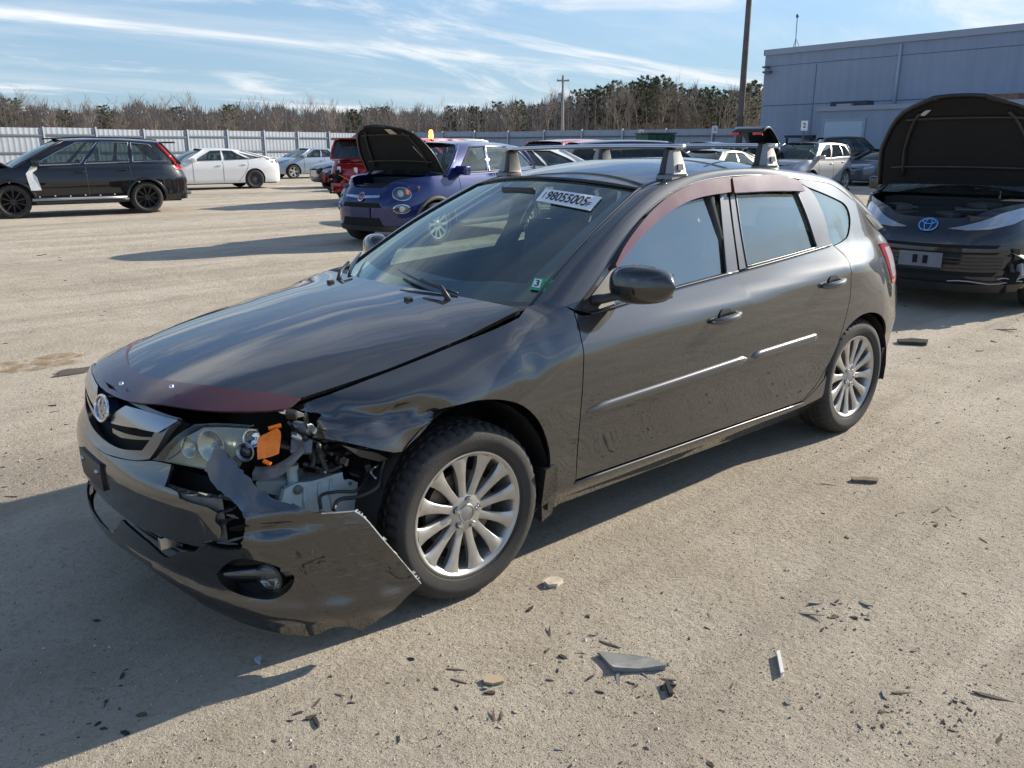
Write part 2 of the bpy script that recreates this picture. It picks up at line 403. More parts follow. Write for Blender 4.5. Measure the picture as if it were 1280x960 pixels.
def side_table():
    xs = np.array(sorted(ST)); A = np.array([ST[k] for k in xs])
    for i, x in enumerate(xs):
        if -1.4 < x < 1.1: A[i, 5, 1] = A[i, 4, 1]-.001; A[i, 6, 1] += .004
    X = np.arange(-2.16, 1.97, .02); Zg = np.arange(.08, 1.52, .01); T = np.zeros((len(X), len(Zg)))
    zz = np.stack([pchip(xs, A[:, i, 0], X) for i in range(8)], 1); yy = np.stack([pchip(xs, A[:, i, 1], X) for i in range(8)], 1)
    for i, x in enumerate(X):
        y = pchip(zz[i], yy[i], Zg); zb, yb = zz[i, -1], yy[i, -1]; up = Zg > zb
        w = min(1, max(0, (x-.86)/.1))
        tum = yb-.44*(Zg-zb)-.10*(Zg-zb)**2 - .035*max(0, -1.0-x)*(Zg-zb)
        y = np.where(up, tum*(1-w)+y*w, y); T[i] = y
    k = np.exp(-np.arange(-6, 7)**2/(2*.8**2)); k /= k.sum()       # soften in z
    Tp = np.pad(T, ((0, 0), (6, 6)), 'edge'); Ts = np.zeros_like(T)
    for j, w in enumerate(k): Ts += w*Tp[:, j:j+len(Zg)]
    Tp = np.pad(Ts, ((4, 4), (0, 0)), 'edge'); k = np.exp(-np.arange(-4, 5)**2/(2*1.5**2)); k /= k.sum(); T2 = np.zeros_like(T)
    for j, w in enumerate(k): T2 += w*Tp[j:j+len(X)]
    return X, Zg, T2
SX, SZ, STB = side_table()
def bic(X, Y, T, x, y):
    fx = np.clip((np.asarray(x, float)-X[0])/(X[1]-X[0]), 1, len(X)-2.001); fy = np.clip((np.asarray(y, float)-Y[0])/(Y[1]-Y[0]), 1, len(Y)-2.001)
    i = fx.astype(int); j = fy.astype(int); a = fx-i; b = fy-j
    def w(t): return [-.5*t**3+t**2-.5*t, 1.5*t**3-2.5*t**2+1, -1.5*t**3+2*t**2+.5*t, .5*t**3-.5*t**2]
    wa, wb = w(a), w(b); r = 0
    for p in range(4):
        for q in range(4): r = r+wa[p]*wb[q]*T[np.clip(i+p-1, 0, len(X)-1), np.clip(j+q-1, 0, len(Y)-1)]
    return r
def sideF(x, z): return np.stack([x, bic(SX, SZ, STB, x, z), z], 1)
SIDE = Surf(sideF, -2.1, 1.93, .1, 1.49, -1, 110)
HZX = [.85, .95, 1.06, 1.3, 1.5, 1.7, 1.9, 2.0, 2.08, 2.15, 2.2, 2.23]; HZZ = [1.008, 1.0, .988, .962, .932, .896, .85, .82, .79, .755, .71, .66]
def hoodF(x, y):
    a = np.abs(y); xp = x+.45*a**2.6; d = np.interp(x, [.9, .95, 1.2, 1.5, 2.2], [.008, .011, .045, .065, .078])
    z = pchip(HZX, HZZ, xp)-d*(a/.68)**2.4
    c = np.clip(.52+.355*(1.665-x), .2, .70); ye = np.interp(x, [.96, 1.29, 1.58, 1.77, 1.82], [.712, .70, .67, .632, .61])   # crease fanning out to the rear
    sp = .010*np.log1p(np.exp(np.clip((a-c)/.010, -40, 40))); se = np.maximum(ye-c, 0); z = z-.20*sp+.20*se*(a/ye)**2.4
    return np.stack([x, y, z+.004], 1)
HOOD = Surf(hoodF, .85, 2.2, -.75, .75, 1)
def roofF(x, y):
    zc = pchip([-1.8, -1.6, -1.3, -1.0, -.6, -.3, 0, .22, .4], [1.285, 1.343, 1.412, 1.452, 1.475, 1.468, 1.437, 1.397, 1.35], x)
    return np.stack([x, y, zc-.055*(np.abs(y)/.53)**2.2], 1)
ROOF = Surf(roofF, -1.8, .3, -.58, .58, 1)
def wsF(t, s):
    b = np.stack([1.12-.23*t*t, .70*t, .955+0*t], 1); u = np.stack([.235-.09*t*t, .56*t, 1.392-.045*t*t], 1)
    k = np.sin(np.pi*np.clip(s, -.2, 1.2))*.022
    return b+(u-b)*s[:, None]+np.stack([k*.5, 0*k, k*.86], 1)
WS = Surf(wsF, -1.02, 1.02, -.05, 1.05, 1)
NPL = np.array(spline([(2.25, 0), (2.243, .2), (2.215, .4), (2.15, .58), (2.04, .72), (1.90, .81), (1.75, .85), (1.6, .862), (1.45, .865)], 12))
NPD = np.r_[0, np.cumsum(np.linalg.norm(np.diff(NPL, axis=0), axis=1))]
NIZ = [.10, .16, .22, .30, .36, .50, .545, .58, .62, .66, .70, .745, .79]; NIX = [.12, .065, .025, .008, 0, -.006, .002, .022, .040, .048, .058, .085, .13]
def noseF(s, z, plan=(NPL, NPD)):
    a = np.abs(s); L_, D = plan; x = pchip(D[::6], L_[::6, 0], a); y = pchip(D[::6], L_[::6, 1], a)
    e = 1e-3; dx = (pchip(D[::6], L_[::6, 0], a+e)-x)/e; dy = (pchip(D[::6], L_[::6, 1], a+e)-y)/e; n = np.sqrt(dx*dx+dy*dy)+1e-9
    i = pchip(NIZ, NIX, z); x = x-i*dy/n; y = y+i*dx/n
    return np.stack([x, np.where(s < 0, -y, y), z], 1)
NOSE = Surf(noseF, -1.35, 1.35, .1, .79, 1, 100)
# the lower bumper hangs loose on the car's left: it flares out and sags there
TPL = np.array(spline([(2.245, 0), (2.238, .2), (2.205, .4), (2.13, .59), (2.02, .745), (1.88, .85), (1.74, .905), (1.60, .935), (1.45, .95)], 12))
TPD = np.r_[0, np.cumsum(np.linalg.norm(np.diff(TPL, axis=0), axis=1))]
TIZ = [-.05, .02, .08, .14, .20, .225, .255, .30, .36, .44, .52, .60, .68, .76]; TIX = [.19, .13, .075, .035, .012, -.002, -.006, .004, .0, -.026, -.042, -.022, .018, .06]
def tornF(s, z):
    a = np.abs(s); w = 1/(1+np.exp(-(s-.3)/.08))
    def pl(a): return w*pchip(TPD[::6], TPL[::6, 0], a)+(1-w)*pchip(NPD[::6], NPL[::6, 0], a), w*pchip(TPD[::6], TPL[::6, 1], a)+(1-w)*pchip(NPD[::6], NPL[::6, 1], a)
    x, y = pl(a); e = 1e-3; x2, y2 = pl(a+e); dx, dy = (x2-x)/e, (y2-y)/e; n = np.sqrt(dx*dx+dy*dy)+1e-9
    sag = .075/(1+np.exp(-(s-.55)/.12))
    i = pchip(TIZ, TIX, z+sag)+.010*np.exp(-((s-.95)/.12)**2-((z-.42)/.05)**2); x = x-i*dy/n; y = y+i*dx/n
    return np.stack([x, np.where(s < 0, -y, y), z], 1)
TORN = Surf(tornF, -1.25, 1.3, .0, .74, 1, 100)

car = empty('wrecked_hatchback', (0, 0, 0), 0, 'dark grey hatchback with torn front bumper and smashed headlight', 'car')
def px(surf, segs, n=6): return outline([[tuple(q) for q in surf.at(s)] for s in segs], n)
def both(name, surf, poly, mat, parent, **k):
    a = panel(name, surf, poly, mat, parent, **k); b = panel(name, surf, poly, mat, parent, mirror=True, **k); return a, b

# --- body shell behind the panels (dark, closes the gaps), floor pan, engine bay
mb = MB(); mb.box(-1.95, .98, -.70, .70, .16, .27); mb.box(.98, 1.62, -.50, .50, .17, .30); mb.box(-1.95, -.99, -.54, .54, .27, .60)
mb.build('floor_pan', VOID, car)
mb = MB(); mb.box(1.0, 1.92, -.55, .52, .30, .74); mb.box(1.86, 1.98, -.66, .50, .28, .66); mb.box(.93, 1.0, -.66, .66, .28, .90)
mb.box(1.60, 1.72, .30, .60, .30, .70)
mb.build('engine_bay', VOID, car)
for sx in (1.31, -1.31):
    for sy in (-1, 1):
        rows = []
        for k in range(15):
            a = math.pi*(-.08+1.16*k/14); rows.append([(sx+.375*math.cos(a), sy*y, .317+(.40 if sx > 0 else .345)*math.sin(a)) for y in (.50, .66, .835)])
        MB().grid(rows).build('wheel_liner', BLACKP, car, smooth=True)

# --- doors, fenders, quarters
fd_lead = [(717.5, 390), (724, 412), (729, 436), (727, 500), (720, 600)]
fd_bot = [(720, 600), (920, 530)]
bline = [(920, 530), (926, 490), (933, 446.6), (937, 400), (935, 370), (922, 339.5)]
rd_rear = [(1041, 306), (1058, 322), (1064, 342), (1062, 376), (1046, 432), (1026, 472), (1003.5, 501)]
belt_f = [(922, 339.5), (846, 360), (790, 377), (735, 393), (717.5, 390)]
def gap(poly, d=.0025):
    """pull a closed (u,v) outline in a little for the shut line"""
    p = np.asarray(poly); c = p.mean(0); a = np.roll(p, 1, 0); b = np.roll(p, -1, 0); t = b-a; t /= np.linalg.norm(t, axis=1)[:, None]+1e-9
    n = np.stack([-t[:, 1], t[:, 0]], 1)
    area = (p[:, 0]*b[:, 1]-b[:, 0]*p[:, 1]).sum()
    return p+n*d*(1 if area > 0 else -1)
fdoor = gap(px(SIDE, [fd_lead, fd_bot, bline, belt_f]))
rdoor = gap(px(SIDE, [bline[::-1], [(922, 339.5), (975, 325), (1029, 310), (1041, 306)], rd_rear, [(1003.5, 501), (920, 530)]]))
FDOOR = both('front_door', SIDE, fdoor, GREY, car, step=.035)
RDOOR = both('rear_door', SIDE, rdoor, GREY, car, step=.035)
# sill
sill = outline([[(.985, .19), (.93, .295), (.815, .302)], [(.815, .302), (-.255, .293), (-.79, .283)], [(-.79, .283), (-.90, .325), (-1.0, .38)], [(-1.0, .38), (-.985, .26), (-.93, .178)], [(-.93, .178), (.0, .18), (.985, .19)]], 6)
both('side_sill', SIDE, gap(sill, .002), GREY, car, step=.035)
# front fender, left one crumpled ahead of the wheel
top_edge = [(368, 512), (386, 500.5), (461, 472.5), (560, 433.5), (648, 396)]
arch_f = [(692, 636), (690, 600), (686, 562), (675, 530), (655, 509), (630, 501), (600, 501), (575, 507), (557, 513)]
fen_l = px(SIDE, [top_edge, [(648, 396), (657, 384.5)], [(657, 384.5), (690, 373)], [(690, 373), (717.5, 389)], fd_lead, [(720, 600), (712, 612), (700, 628), (692, 636)], arch_f, [(557, 513), (545, 535), (524, 558), (512, 569)], [(512, 569), (500, 570)], [(500, 570), (470, 565), (430, 556), (397, 551)], [(397, 551), (404, 533), (411, 519)], [(411, 519), (368, 512)]])
fold_a, fold_b = SIDE.at([(408, 523)])[0], SIDE.at([(556, 512)])[0]
def crumple(uv, P, Nn, fs):
    P = P.copy(); d = fold_b-fold_a; Ln = np.linalg.norm(d); d = d/Ln; n = np.array([-d[1], d[0]])
    if n[1] < 0: n = -n
    t = (uv-fold_a)@d/Ln; h = (uv-fold_a)@n
    inr = 1/(1+np.exp((uv[:, 0]-1.40)/-.022))                     # only ahead of the arch top
    low = np.clip(-h/.05, 0, 1)*inr
    e = np.exp(-(h/.030)**2)*inr
    w = .021*(np.abs(np.sin(h*62+1.9*np.sin(t*4.2)+t*2.2))-.5)*np.exp(-((h+.012)/.045)**2)*inr
    w += .006*np.sin(uv[:, 0]*34+uv[:, 1]*55)*np.exp(-((h+.01)/.05)**2)*inr
    w += .004*np.sin(uv[:, 0]*41-uv[:, 1]*23)*low
    push = -.055*e+w-.045*low*(1-.35*np.clip(-h/.2, 0, 1))
    P[:, 1] += push; P[:, 2] -= .012*e
    # shallow creases and dents further back
    for cx_, cz, sx_, sz, am in ((1.03, .80, .05, .035, -.010), (1.12, .86, .06, .02, .008), (1.22, .80, .08, .03, -.007), (.93, .84, .05, .06, -.006)):
        P[:, 1] += am*np.exp(-((uv[:, 0]-cx_)/sx_)**2-((uv[:, 1]-cz)/sz)**2)
    N2 = np.zeros_like(P); f = np.cross(P[fs[:, 1]]-P[fs[:, 0]], P[fs[:, 2]]-P[fs[:, 0]]); s = np.sign((f*Nn[fs].mean(1)).sum(1)); f = f*s[:, None]
    for k in range(3): np.add.at(N2, fs[:, k], f)
    N2 /= np.linalg.norm(N2, axis=1)[:, None]+1e-12
    k = np.clip(inr*1.2+np.exp(-((uv[:, 0]-1.08)/.2)**2), 0, 1)[:, None]; N2 = N2*k+Nn*(1-k); N2 /= np.linalg.norm(N2, axis=1)[:, None]+1e-12
    return P, N2
panel('front_fender', SIDE, gap(fen_l), GREY, car, step=.014, disp=crumple, label='crumpled left front fender')
fen_r = np.array(list(fen_l[:0])) if False else None
ar = [(1.31+.375*math.cos(a), .317+.415*math.sin(a)) for a in np.linspace(-.25, math.pi+.2, 24)][::-1]
fr_poly = outline([[(1.80, .70), (1.773, .772), (1.58, .815), (1.29, .876), (.965, .965), (.80, .975)], [(.80, .975), (.79, .85), (.79, .62), (.81, .31)], [(.81, .31), (.93, .30)]]+[[tuple(p) for p in ar]]+[[ar[-1], (1.72, .5), (1.80, .70)]], 5)
panel('front_fender', SIDE, gap(fr_poly), GREY, car, step=.05, mirror=True)
# quarter panel
sil = [(905, 221), (951, 219.2), (985, 222), (1005, 224), (1040, 229), (1062, 247), (1085, 271), (1101, 292.5), (1112, 311)]
q_rear = [(1112, 311), (1115, 335), (1121, 372)]
arch_r = [(-1.655, .30), (-1.652, .42), (-1.60, .545), (-1.48, .635), (-1.31, .665), (-1.16, .63), (-1.05, .545), (-.99, .43), (-.975, .37)]
qg = px(SIDE, [[(1003, 231), (1040, 246), (1057, 256), (1063, 272), (1061, 293), (1054, 301.5), (1041.5, 308)], [(1041.5, 308), (1003, 231)]])
qtop = [tuple(p) for p in SIDE.at([(997, 226.5), (1020, 243), (1034, 272), (1040, 305)])]
quarter = outline([[tuple(p) for p in SIDE.at(rd_rear)], [(-.79, .283), (-.90, .325), (-.975, .37)], arch_r[::-1], [(-1.655, .30), (-1.66, .225)], [(-1.66, .225), (-1.85, .25), (-2.02, .29)], [(-2.02, .29), (-2.06, .5), (-2.06, .86)], [(-2.06, .86), (-1.95, .965), (-1.83, 1.05), (-1.64, 1.155), (-1.45, 1.258), (-1.27, 1.328), (-1.0, 1.368), (-.975, 1.369)], qtop], 6)
tl = outline([[(-1.70, .985), (-1.90, .97), (-2.05, .93)], [(-2.05, .93), (-2.06, .80)], [(-2.06, .80), (-1.88, .765), (-1.77, .765)], [(-1.77, .765), (-1.74, .87), (-1.70, .985)]], 6)
both('quarter_panel', SIDE, gap(quarter), GREY, car, step=.035, holes=[qg, tl])
both('quarter_window', SIDE, gap(qg, .004), SGLASS, car, step=.06, off=-.006, flange=.004)
for o in both('tail_lamp', SIDE, gap(tl, .004), [RED, CLEARL], car, step=.02, off=.004, matf=lambda u, v: 1 if -1.93 < u < -1.80 and .80 < v < .95 else 0): pass
# window frames
fframe = px(SIDE, [[(720, 387), (746, 351), (774, 309.5), (802, 272), (835, 244), (868, 228.5), (908, 220.8)], [(908, 220.8), (914, 270), (923, 338.5)], [(923, 338.5), (846, 359), (790, 376), (737, 391.5)], [(737, 391.5), (720, 387)]])
fglass = px(SIDE, [[(768, 382), (766, 362), (766, 334)], [(766, 334), (786, 304), (811, 275), (840, 252), (870, 239), (899, 234)], [(899, 234), (904, 290), (908.5, 342)], [(908.5, 342), (846, 358.5), (790, 374.5), (768, 382)]])
rframe = px(SIDE, [[(910, 220.8), (951, 219), (975, 220.5), (997, 226.3)], [(997, 226.3), (1016, 240), (1030, 268), (1040, 304.5)], [(1040, 304.5), (980, 322.5), (925, 337.5)], [(925, 337.5), (917, 280), (910, 220.8)]])
rglass = px(SIDE, [[(918, 231), (950, 230), (975, 231), (994, 234)], [(994, 234), (1009, 270), (1021.5, 309)], [(1021.5, 309), (975, 322), (934, 333)], [(934, 333), (926, 285), (918, 231)]])
for fo, fr_, gl in ((FDOOR, fframe, fglass), (RDOOR, rframe, rglass)):
    for i, o in enumerate(fo):
        panel('window_frame', SIDE, gap(fr_, .0015), GREY, o, step=.04, holes=[gl], off=-.002, mirror=i == 1)
        panel('window_glass', SIDE, gap(gl, -.006), SGLASS, o, step=.06, off=-.014, flange=0, mirror=i == 1)
        # black rubber run round the glass
        g = resample(gl, .03); ring = SIDE.F(g[:, 0], g[:, 1])+SIDE.normal(g[:, 0], g[:, 1])*-.004
        if i: ring = ring*[1, -1, 1]
        MB().tube(list(ring)+[ring[0]], .0065, 6, cap=False).build('window_seal', SATIN, o, smooth=True)
# belt trim
for i, o in enumerate(FDOOR):
    u = SIDE.at([(738, 392.5), (790, 376.5), (846, 359.5), (921, 339.5)]); p = SIDE.F(u[:, 0], u[:, 1])+SIDE.normal(u[:, 0], u[:, 1])*.004
    MB().tube(spline(p*[1, 1-2*i, 1], 6), .008, 6, flat=.6).build('belt_trim', SATIN, o, smooth=True)
for i, o in enumerate(RDOOR):
    u = SIDE.at([(924, 338.8), (980, 323.5), (1038, 306.5)]); p = SIDE.F(u[:, 0], u[:, 1])+SIDE.normal(u[:, 0], u[:, 1])*.004
    MB().tube(spline(p*[1, 1-2*i, 1], 6), .008, 6, flat=.6).build('belt_trim', SATIN, o, smooth=True)
# black sail in front of the front window
sail = px(SIDE, [[(727, 386), (765.5, 335)], [(765.5, 335), (767.5, 380)], [(767.5, 380), (740, 389.5)], [(740, 389.5), (727, 386)]])
for i, o in enumerate(FDOOR): panel('mirror_sail', SIDE, sail, BLACKP, o, step=.05, off=.002, flange=.004, mirror=i == 1)
# smoked window visors
fvis = px(SIDE, [[(765, 333), (779, 306), (806, 271), (838, 244), (870, 230), (908, 223.5)], [(908, 223.5), (909.5, 242.5)], [(909.5, 242.5), (872, 249), (843, 261), (812, 284), (788, 309), (767, 337)], [(767, 337), (765, 333)]])
rvis = px(SIDE, [[(911, 224), (951, 221), (975, 222.5), (996, 228.5)], [(996, 228.5), (1002, 241)], [(1002, 241), (960, 241), (914, 243.5)], [(914, 243.5), (911, 224)]])
for i in (0, 1):
    panel('window_visor', SIDE, fvis, VISOR, FDOOR[i], step=.03, off=.022, flange=.022, mirror=i == 1)
    panel('window_visor', SIDE, rvis, VISOR, RDOOR[i], step=.03, off=.022, flange=.022, mirror=i == 1)
# side mouldings
for doors, a, b in ((FDOOR, (.775, .574), (-.250, .604)), (RDOOR, (-.285, .605), (-.845, .614))):
    xs_ = np.linspace(a[0], b[0], 26); zs = a[1]+(b[1]-a[1])*(xs_-a[0])/(b[0]-a[0])
    for i, o in enumerate(doors):
        rows = []
        for dz, of in ((-.020, -.004), (-.017, .008), (-.006, .013), (.008, .013), (.017, .008), (.020, -.004)):
            tp = np.clip(np.minimum(np.arange(26)/1.6, (25-np.arange(26))/1.0), .12, 1)
            rows.append((SIDE.F(xs_, zs+dz*tp)+SIDE.normal(xs_, zs+dz*tp)*(of*np.minimum(tp*2, 1))[:, None])*[1, 1-2*i, 1])
        MB().grid(rows).build('side_moulding', GREYTRIM, o, auto=50)  # lighter trim grey puts the sky highlight into the moulding's colour
# highlight along the sill ledge, put in as a strip of lighter grey
for s in (1, -1):
    xs_ = np.linspace(.815, -.79, 14); zs = np.interp(xs_, [-.79, -.255, .815], [.283, .293, .302])-.006; p = SIDE.F(xs_, zs)+SIDE.normal(xs_, zs)*.001
    MB().tube(p*[1, s, 1], .006, 6).build('sill_highlight', GREYTRIM, car, smooth=True)
# door handles
def handle(o, cpx, s):
    u = SIDE.at([cpx])[0]; n = SIDE.normal(u[:1], u[1:])[0]; x0, z0 = u
    pol = [(x0+.075*math.cos(t)*(1 if True else 1), z0+.004+.030*math.sin(t)) for t in np.linspace(0, 2*math.pi, 20)[:-1]]
    panel('handle_cup_shade', SIDE, np.array([(x0-.01+.048*math.cos(t), z0+.006+.033*math.sin(t)) for t in np.linspace(0, 2*math.pi, 20)[:-1]]), SATIN, o, step=.015, off=.005, flange=.005, mirror=s < 0)  # flat black patch on the door, painted for the shade in the handle recess
    xs_ = np.linspace(x0+.10, x0-.115, 11); pts = []; rr = []
    for k, x in enumerate(xs_):
        t = k/10; zz = z0-.006+.012*(t); p = SIDE.F(np.array([x]), np.array([zz]))[0]; nn = SIDE.normal(np.array([x]), np.array([zz]))[0]
        lift = .006+.030*math.sin(math.pi*min(1, t*1.05))**.7; p = p+nn*lift; pts.append(p*[1, s, 1]); rr.append(.008+.009*math.sin(math.pi*t)**.5)
    MB().tube(pts, rr, 10, flat=1.0).build('door_handle', GREY, o, smooth=True)
for i, s in ((0, 1), (1, -1)): handle(FDOOR[i], (905, 397), s); handle(RDOOR[i], (1040, 354), s)

# --- roof, pillars, windscreen, rear
roof = outline([[(.225, 0), (.205, .25), (.15, .535)], [(.15, .535), (-.6, .545), (-1.2, .54), (-1.66, .50)], [(-1.66, .50), (-1.74, .25), (-1.76, 0), (-1.74, -.25), (-1.66, -.50)], [(-1.66, -.50), (-1.2, -.54), (-.6, -.545), (.15, -.535)], [(.15, -.535), (.205, -.25), (.225, 0)]], 6)
panel('roof', ROOF, gap(roof), GREY, car, step=.05)
wsp = outline([[(-.97, .0), (-.5, -.0), (.5, .0), (.97, .0)], [(.97, .0), (.962, .5), (.955, .985)], [(.955, .985), (.4, .99), (-.4, .99), (-.955, .985)], [(-.955, .985), (-.962, .5), (-.97, 0)]], 6)
FRIT = pm('black_frit', (.004, .004, .005), rough=.12, coat=1)
panel('windscreen', WS, wsp, GLASS, car, step=.06, flange=.004, off=-.004)
wsi = outline([[(-.865, .17), (-.5, .155), (0, .13), (.5, .155), (.865, .17)], [(.865, .17), (.89, .5), (.905, .93)], [(.905, .93), (.87, .965), (.4, .968), (-.4, .968), (-.87, .965), (-.905, .93)], [(-.905, .93), (-.89, .5), (-.865, .17)]], 6)
panel('screen_border', WS, wsp, FRIT, car, step=.05, flange=0, off=-.007, holes=[wsi])
inner = [WS.F(np.array([.972]), np.array([s]))[0] for s in np.linspace(.0, .99, 12)]+[ROOF.F(np.array([x]), np.array([y]))[0] for x, y in ((.06, .54), (-.1, .545), (-.3, .548), (-.6, .55), (-.9, .548), (-1.2, .543), (-1.45, .525), (-1.62, .505))]+[np.array(q) for q in ((-1.74, .525, 1.235), (-1.86, .575, 1.13), (-1.97, .61, 1.035))]
ou = SIDE.at([(717.5, 386.5), (746, 350), (774, 308.5), (802, 271), (835, 243), (868, 227.5), (908, 219.8), (951, 218), (985, 221)])
outer = [SIDE.F(np.array([a]), np.array([b]))[0] for a, b in ou]+[SIDE.F(np.array([a]), np.array([b]))[0] for a, b in ((-1.1, 1.352), (-1.27, 1.326), (-1.45, 1.256), (-1.64, 1.153), (-1.83, 1.048))]
for s in (1, -1):
    A = np.array(spline(inner, 3))*[1, s, 1]; B = np.array(spline(outer, 4))*[1, s, 1]
    strip('roof_pillar', A, B, GREY, car, n=10, m=70, bulge=.022, bdir=(.18, .5*s, .85))
    MB().tube(A+np.array([0, 0, .001]), .006, 6).build('screen_moulding', SATIN, car, smooth=True)
    MB().tube(B-np.array([0, .001*s, .004]), .005, 6).build('door_seal', SATIN, car, smooth=True)
hd = [WS.F(np.array([t]), np.array([.995]))[0]+[0, 0, .003] for t in np.linspace(-.955, .955, 15)]
MB().tube(hd, .007, 6).build('screen_header_seal', SATIN, car, smooth=True)
# tailgate: spoiler lip, glass, lower panel
def rear_sec(z, w): return [(-2.14+.35*max(0, z-1.0)-.04*(1-(1-abs(t))**2)*0+.18*t*t, w*t, z) for t in np.linspace(-1, 1, 15)]
mb = MB(); mb.grid([[(x+.16*t*t, w*t, z) for t in np.linspace(-1, 1, 13)] for x, w, z in ((-1.72, .50, 1.305), (-1.86, .51, 1.285), (-1.86, .51, 1.258), (-1.72, .50, 1.245))])
mb.build('rear_spoiler', GREY, car, smooth=True)
MB().grid([[(x+.16*t*t, w*t, z) for t in np.linspace(-1, 1, 13)] for x, w, z in ((-1.76, .50, 1.255), (-1.90, .58, 1.13), (-2.05, .64, .99))]).build('rear_window', DGLASS, car, smooth=True)
MB().grid([[(x+.16*t*t, w*t, z) for t in np.linspace(-1, 1, 13)] for x, w, z in ((-2.05, .64, .99), (-2.10, .65, .88), (-2.12, .66, .70), (-2.15, .66, .66), (-2.17, .66, .50), (-2.14, .66, .32), (-2.0, .66, .25))]).build('tailgate', GREY, car, smooth=True)
# --- bonnet, stone deflector, washer nozzles
he = [(x, y) for x, y in ((1.066, 0), (1.05, .25), (1.01, .48), (.965, .719))]
hl = [(.965, .719), (1.287, .707), (1.581, .677), (1.773, .639), (1.82, .619)]
def lead(y, d=0): return 2.165-d-.45*abs(y)**2.6
hf = [(1.82, .619), (1.89, .575), (1.99, .482), (2.08, .37), (2.125, .235), (2.142, .12), (2.147, 0)]
mir = lambda l: [(x, -y) for x, y in l[::-1]]
bonnet = outline([he, hl, hf, mir(hf), mir(hl), mir(he)], 6)
def hoodbend(uv, P, Nn, fs):
    P = P.copy(); k = np.exp(-((uv[:, 0]-1.78)/.16)**2-((uv[:, 1]-.60)/.10)**2); P[:, 2] += .006*k; return P, Nn
BON = panel('bonnet', HOOD, gap(bonnet), GREY, car, step=.035, flange=.02)
dfl_o = [(1.80, .640), (1.8475, .646), (1.9175, .607), (2.025, .503), (2.105, .385), (2.158, .244), (2.178, .12), (2.184, 0)]
dfl_i = [(1.80, .640), (1.82, .618), (1.885, .54), (1.961, .449), (2.02, .335), (2.06, .20), (2.08, .1), (2.0856, 0)]
defl = outline([dfl_o, mir(dfl_o), [(x, -y) for x, y in dfl_i], dfl_i[::-1]], 6)
def dlift(uv, P, Nn, fs):
    P = P.copy(); d = np.clip((uv[:, 0]-(2.085-.45*np.abs(uv[:, 1])**2.6))/.11, 0, 1.2); P[:, 0] += .008*d; P[:, 2] += .010+.010*d; return P, Nn
panel('stone_deflector', HOOD, defl, DEFL, car, step=.025, flange=.01, disp=dlift, label='smoked purple stone deflector on the bonnet edge')
for x, y in ((2.07, .33), (2.15, .08)):
    p = HOOD.F(np.array([x]), np.array([y]))[0]; MB().lathe([(0, .03), (.007, .028), (.008, .02)], 10, 'z', tuple(p+[.01, 0, .008])).build('deflector_screw', CHROME, car, smooth=True)
for y in (.30, -.30):
    p = HOOD.F(np.array([1.17]), np.array([y]))[0]; MB().box(p[0]-.016, p[0]+.012, p[1]-.012, p[1]+.012, p[2]-.004, p[2]+.012).build('washer_nozzle', BLACKP, car, bevel=.004)
# cowl and wipers
MB().grid([[(1.12-.20*t*t+dx, .70*t, z) for t in np.linspace(-1, 1, 15)] for dx, z in ((-.075, .975), (-.02, .962), (.03, .955), (.06, .93))]).build('cowl', BLACKP, car, smooth=True)
def ws(t, s, o=.0):
    p = WS.F(np.array([t]), np.array([s]))[0]; n = WS.normal(np.array([t]), np.array([s]))[0]; return p+n*o
for y0, t0, s0, t1, s1 in ((.42, .60, .02, -.02, .125), (-.33, -.46, .0, -.93, .14)):
    w = empty('wiper', parent := (0, 0, 0)); w.parent = car
    ta = t0+(t1-t0)*.45; sa = s0+(s1-s0)*.55
    MB().tube([ws(t0, s0-.04, .03), ws(t0+(ta-t0)*.3, s0+.01, .055), ws(ta, sa, .045)], [.012, .009, .006], 8).build('wiper_arm', BLACKP, w, smooth=True)
    MB().tube([ws(t0+(t1-t0)*k, s0+.02+(s1-s0)*k, .022) for k in (.02, .25, .5, .75, 1)], [.006, .009, .011, .009, .006], 6, flat=.6).build('wiper_blade', SATIN, w, smooth=True)
# --- grille
def sym(segs):
    """outline on the nose from left-half segments given as (s,z), mirrored to the right"""
    l = outline(segs, 6); return np.vstack([l, (l*[-1, 1])[::-1]])
grl = [(0, .560), (.07, .562), (.142, .570), (.30, .592), (.38, .612)], [(.38, .612), (.43, .665), (.478, .735), (.50, .748)], [(.50, .748), (.25, .752), (0, .755)]
gpoly = sym(grl)
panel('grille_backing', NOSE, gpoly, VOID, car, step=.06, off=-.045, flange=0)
gin = sym([[(0, .592), (.10, .594), (.20, .603), (.33, .628)], [(.33, .628), (.385, .68), (.42, .738)], [(.42, .738), (.2, .742), (0, .742)]])
GR = panel('grille_frame', NOSE, gpoly, GREYTRIM, car, step=.03, off=.004, flange=.03, holes=[gin])
upb = NOSE.at([(142, 520), (160, 508), (180, 513.5), (202, 520.5), (225, 526.5)]); upl = NOSE.at([(213, 534), (200, 541), (173, 535), (150, 531), (142, 529)])
for k in (1, -1):
    q = np.vstack([upb, upl])*[k, 1]; panel('grille_wing', NOSE, q, pm('wing_silver', (.30, .31, .33), rough=.22, metal=.9, coat=.5), GR, step=.02, off=.008, flange=.02)
    q = np.vstack([NOSE.at([(141, 535), (158, 542), (178, 546), (191, 546.5)]), NOSE.at([(192, 550), (172, 549.5), (152, 547), (142, 541)])])*[k, 1]
    panel('grille_bar', NOSE, q, GREYTRIM, GR, step=.02, off=.002, flange=.02)
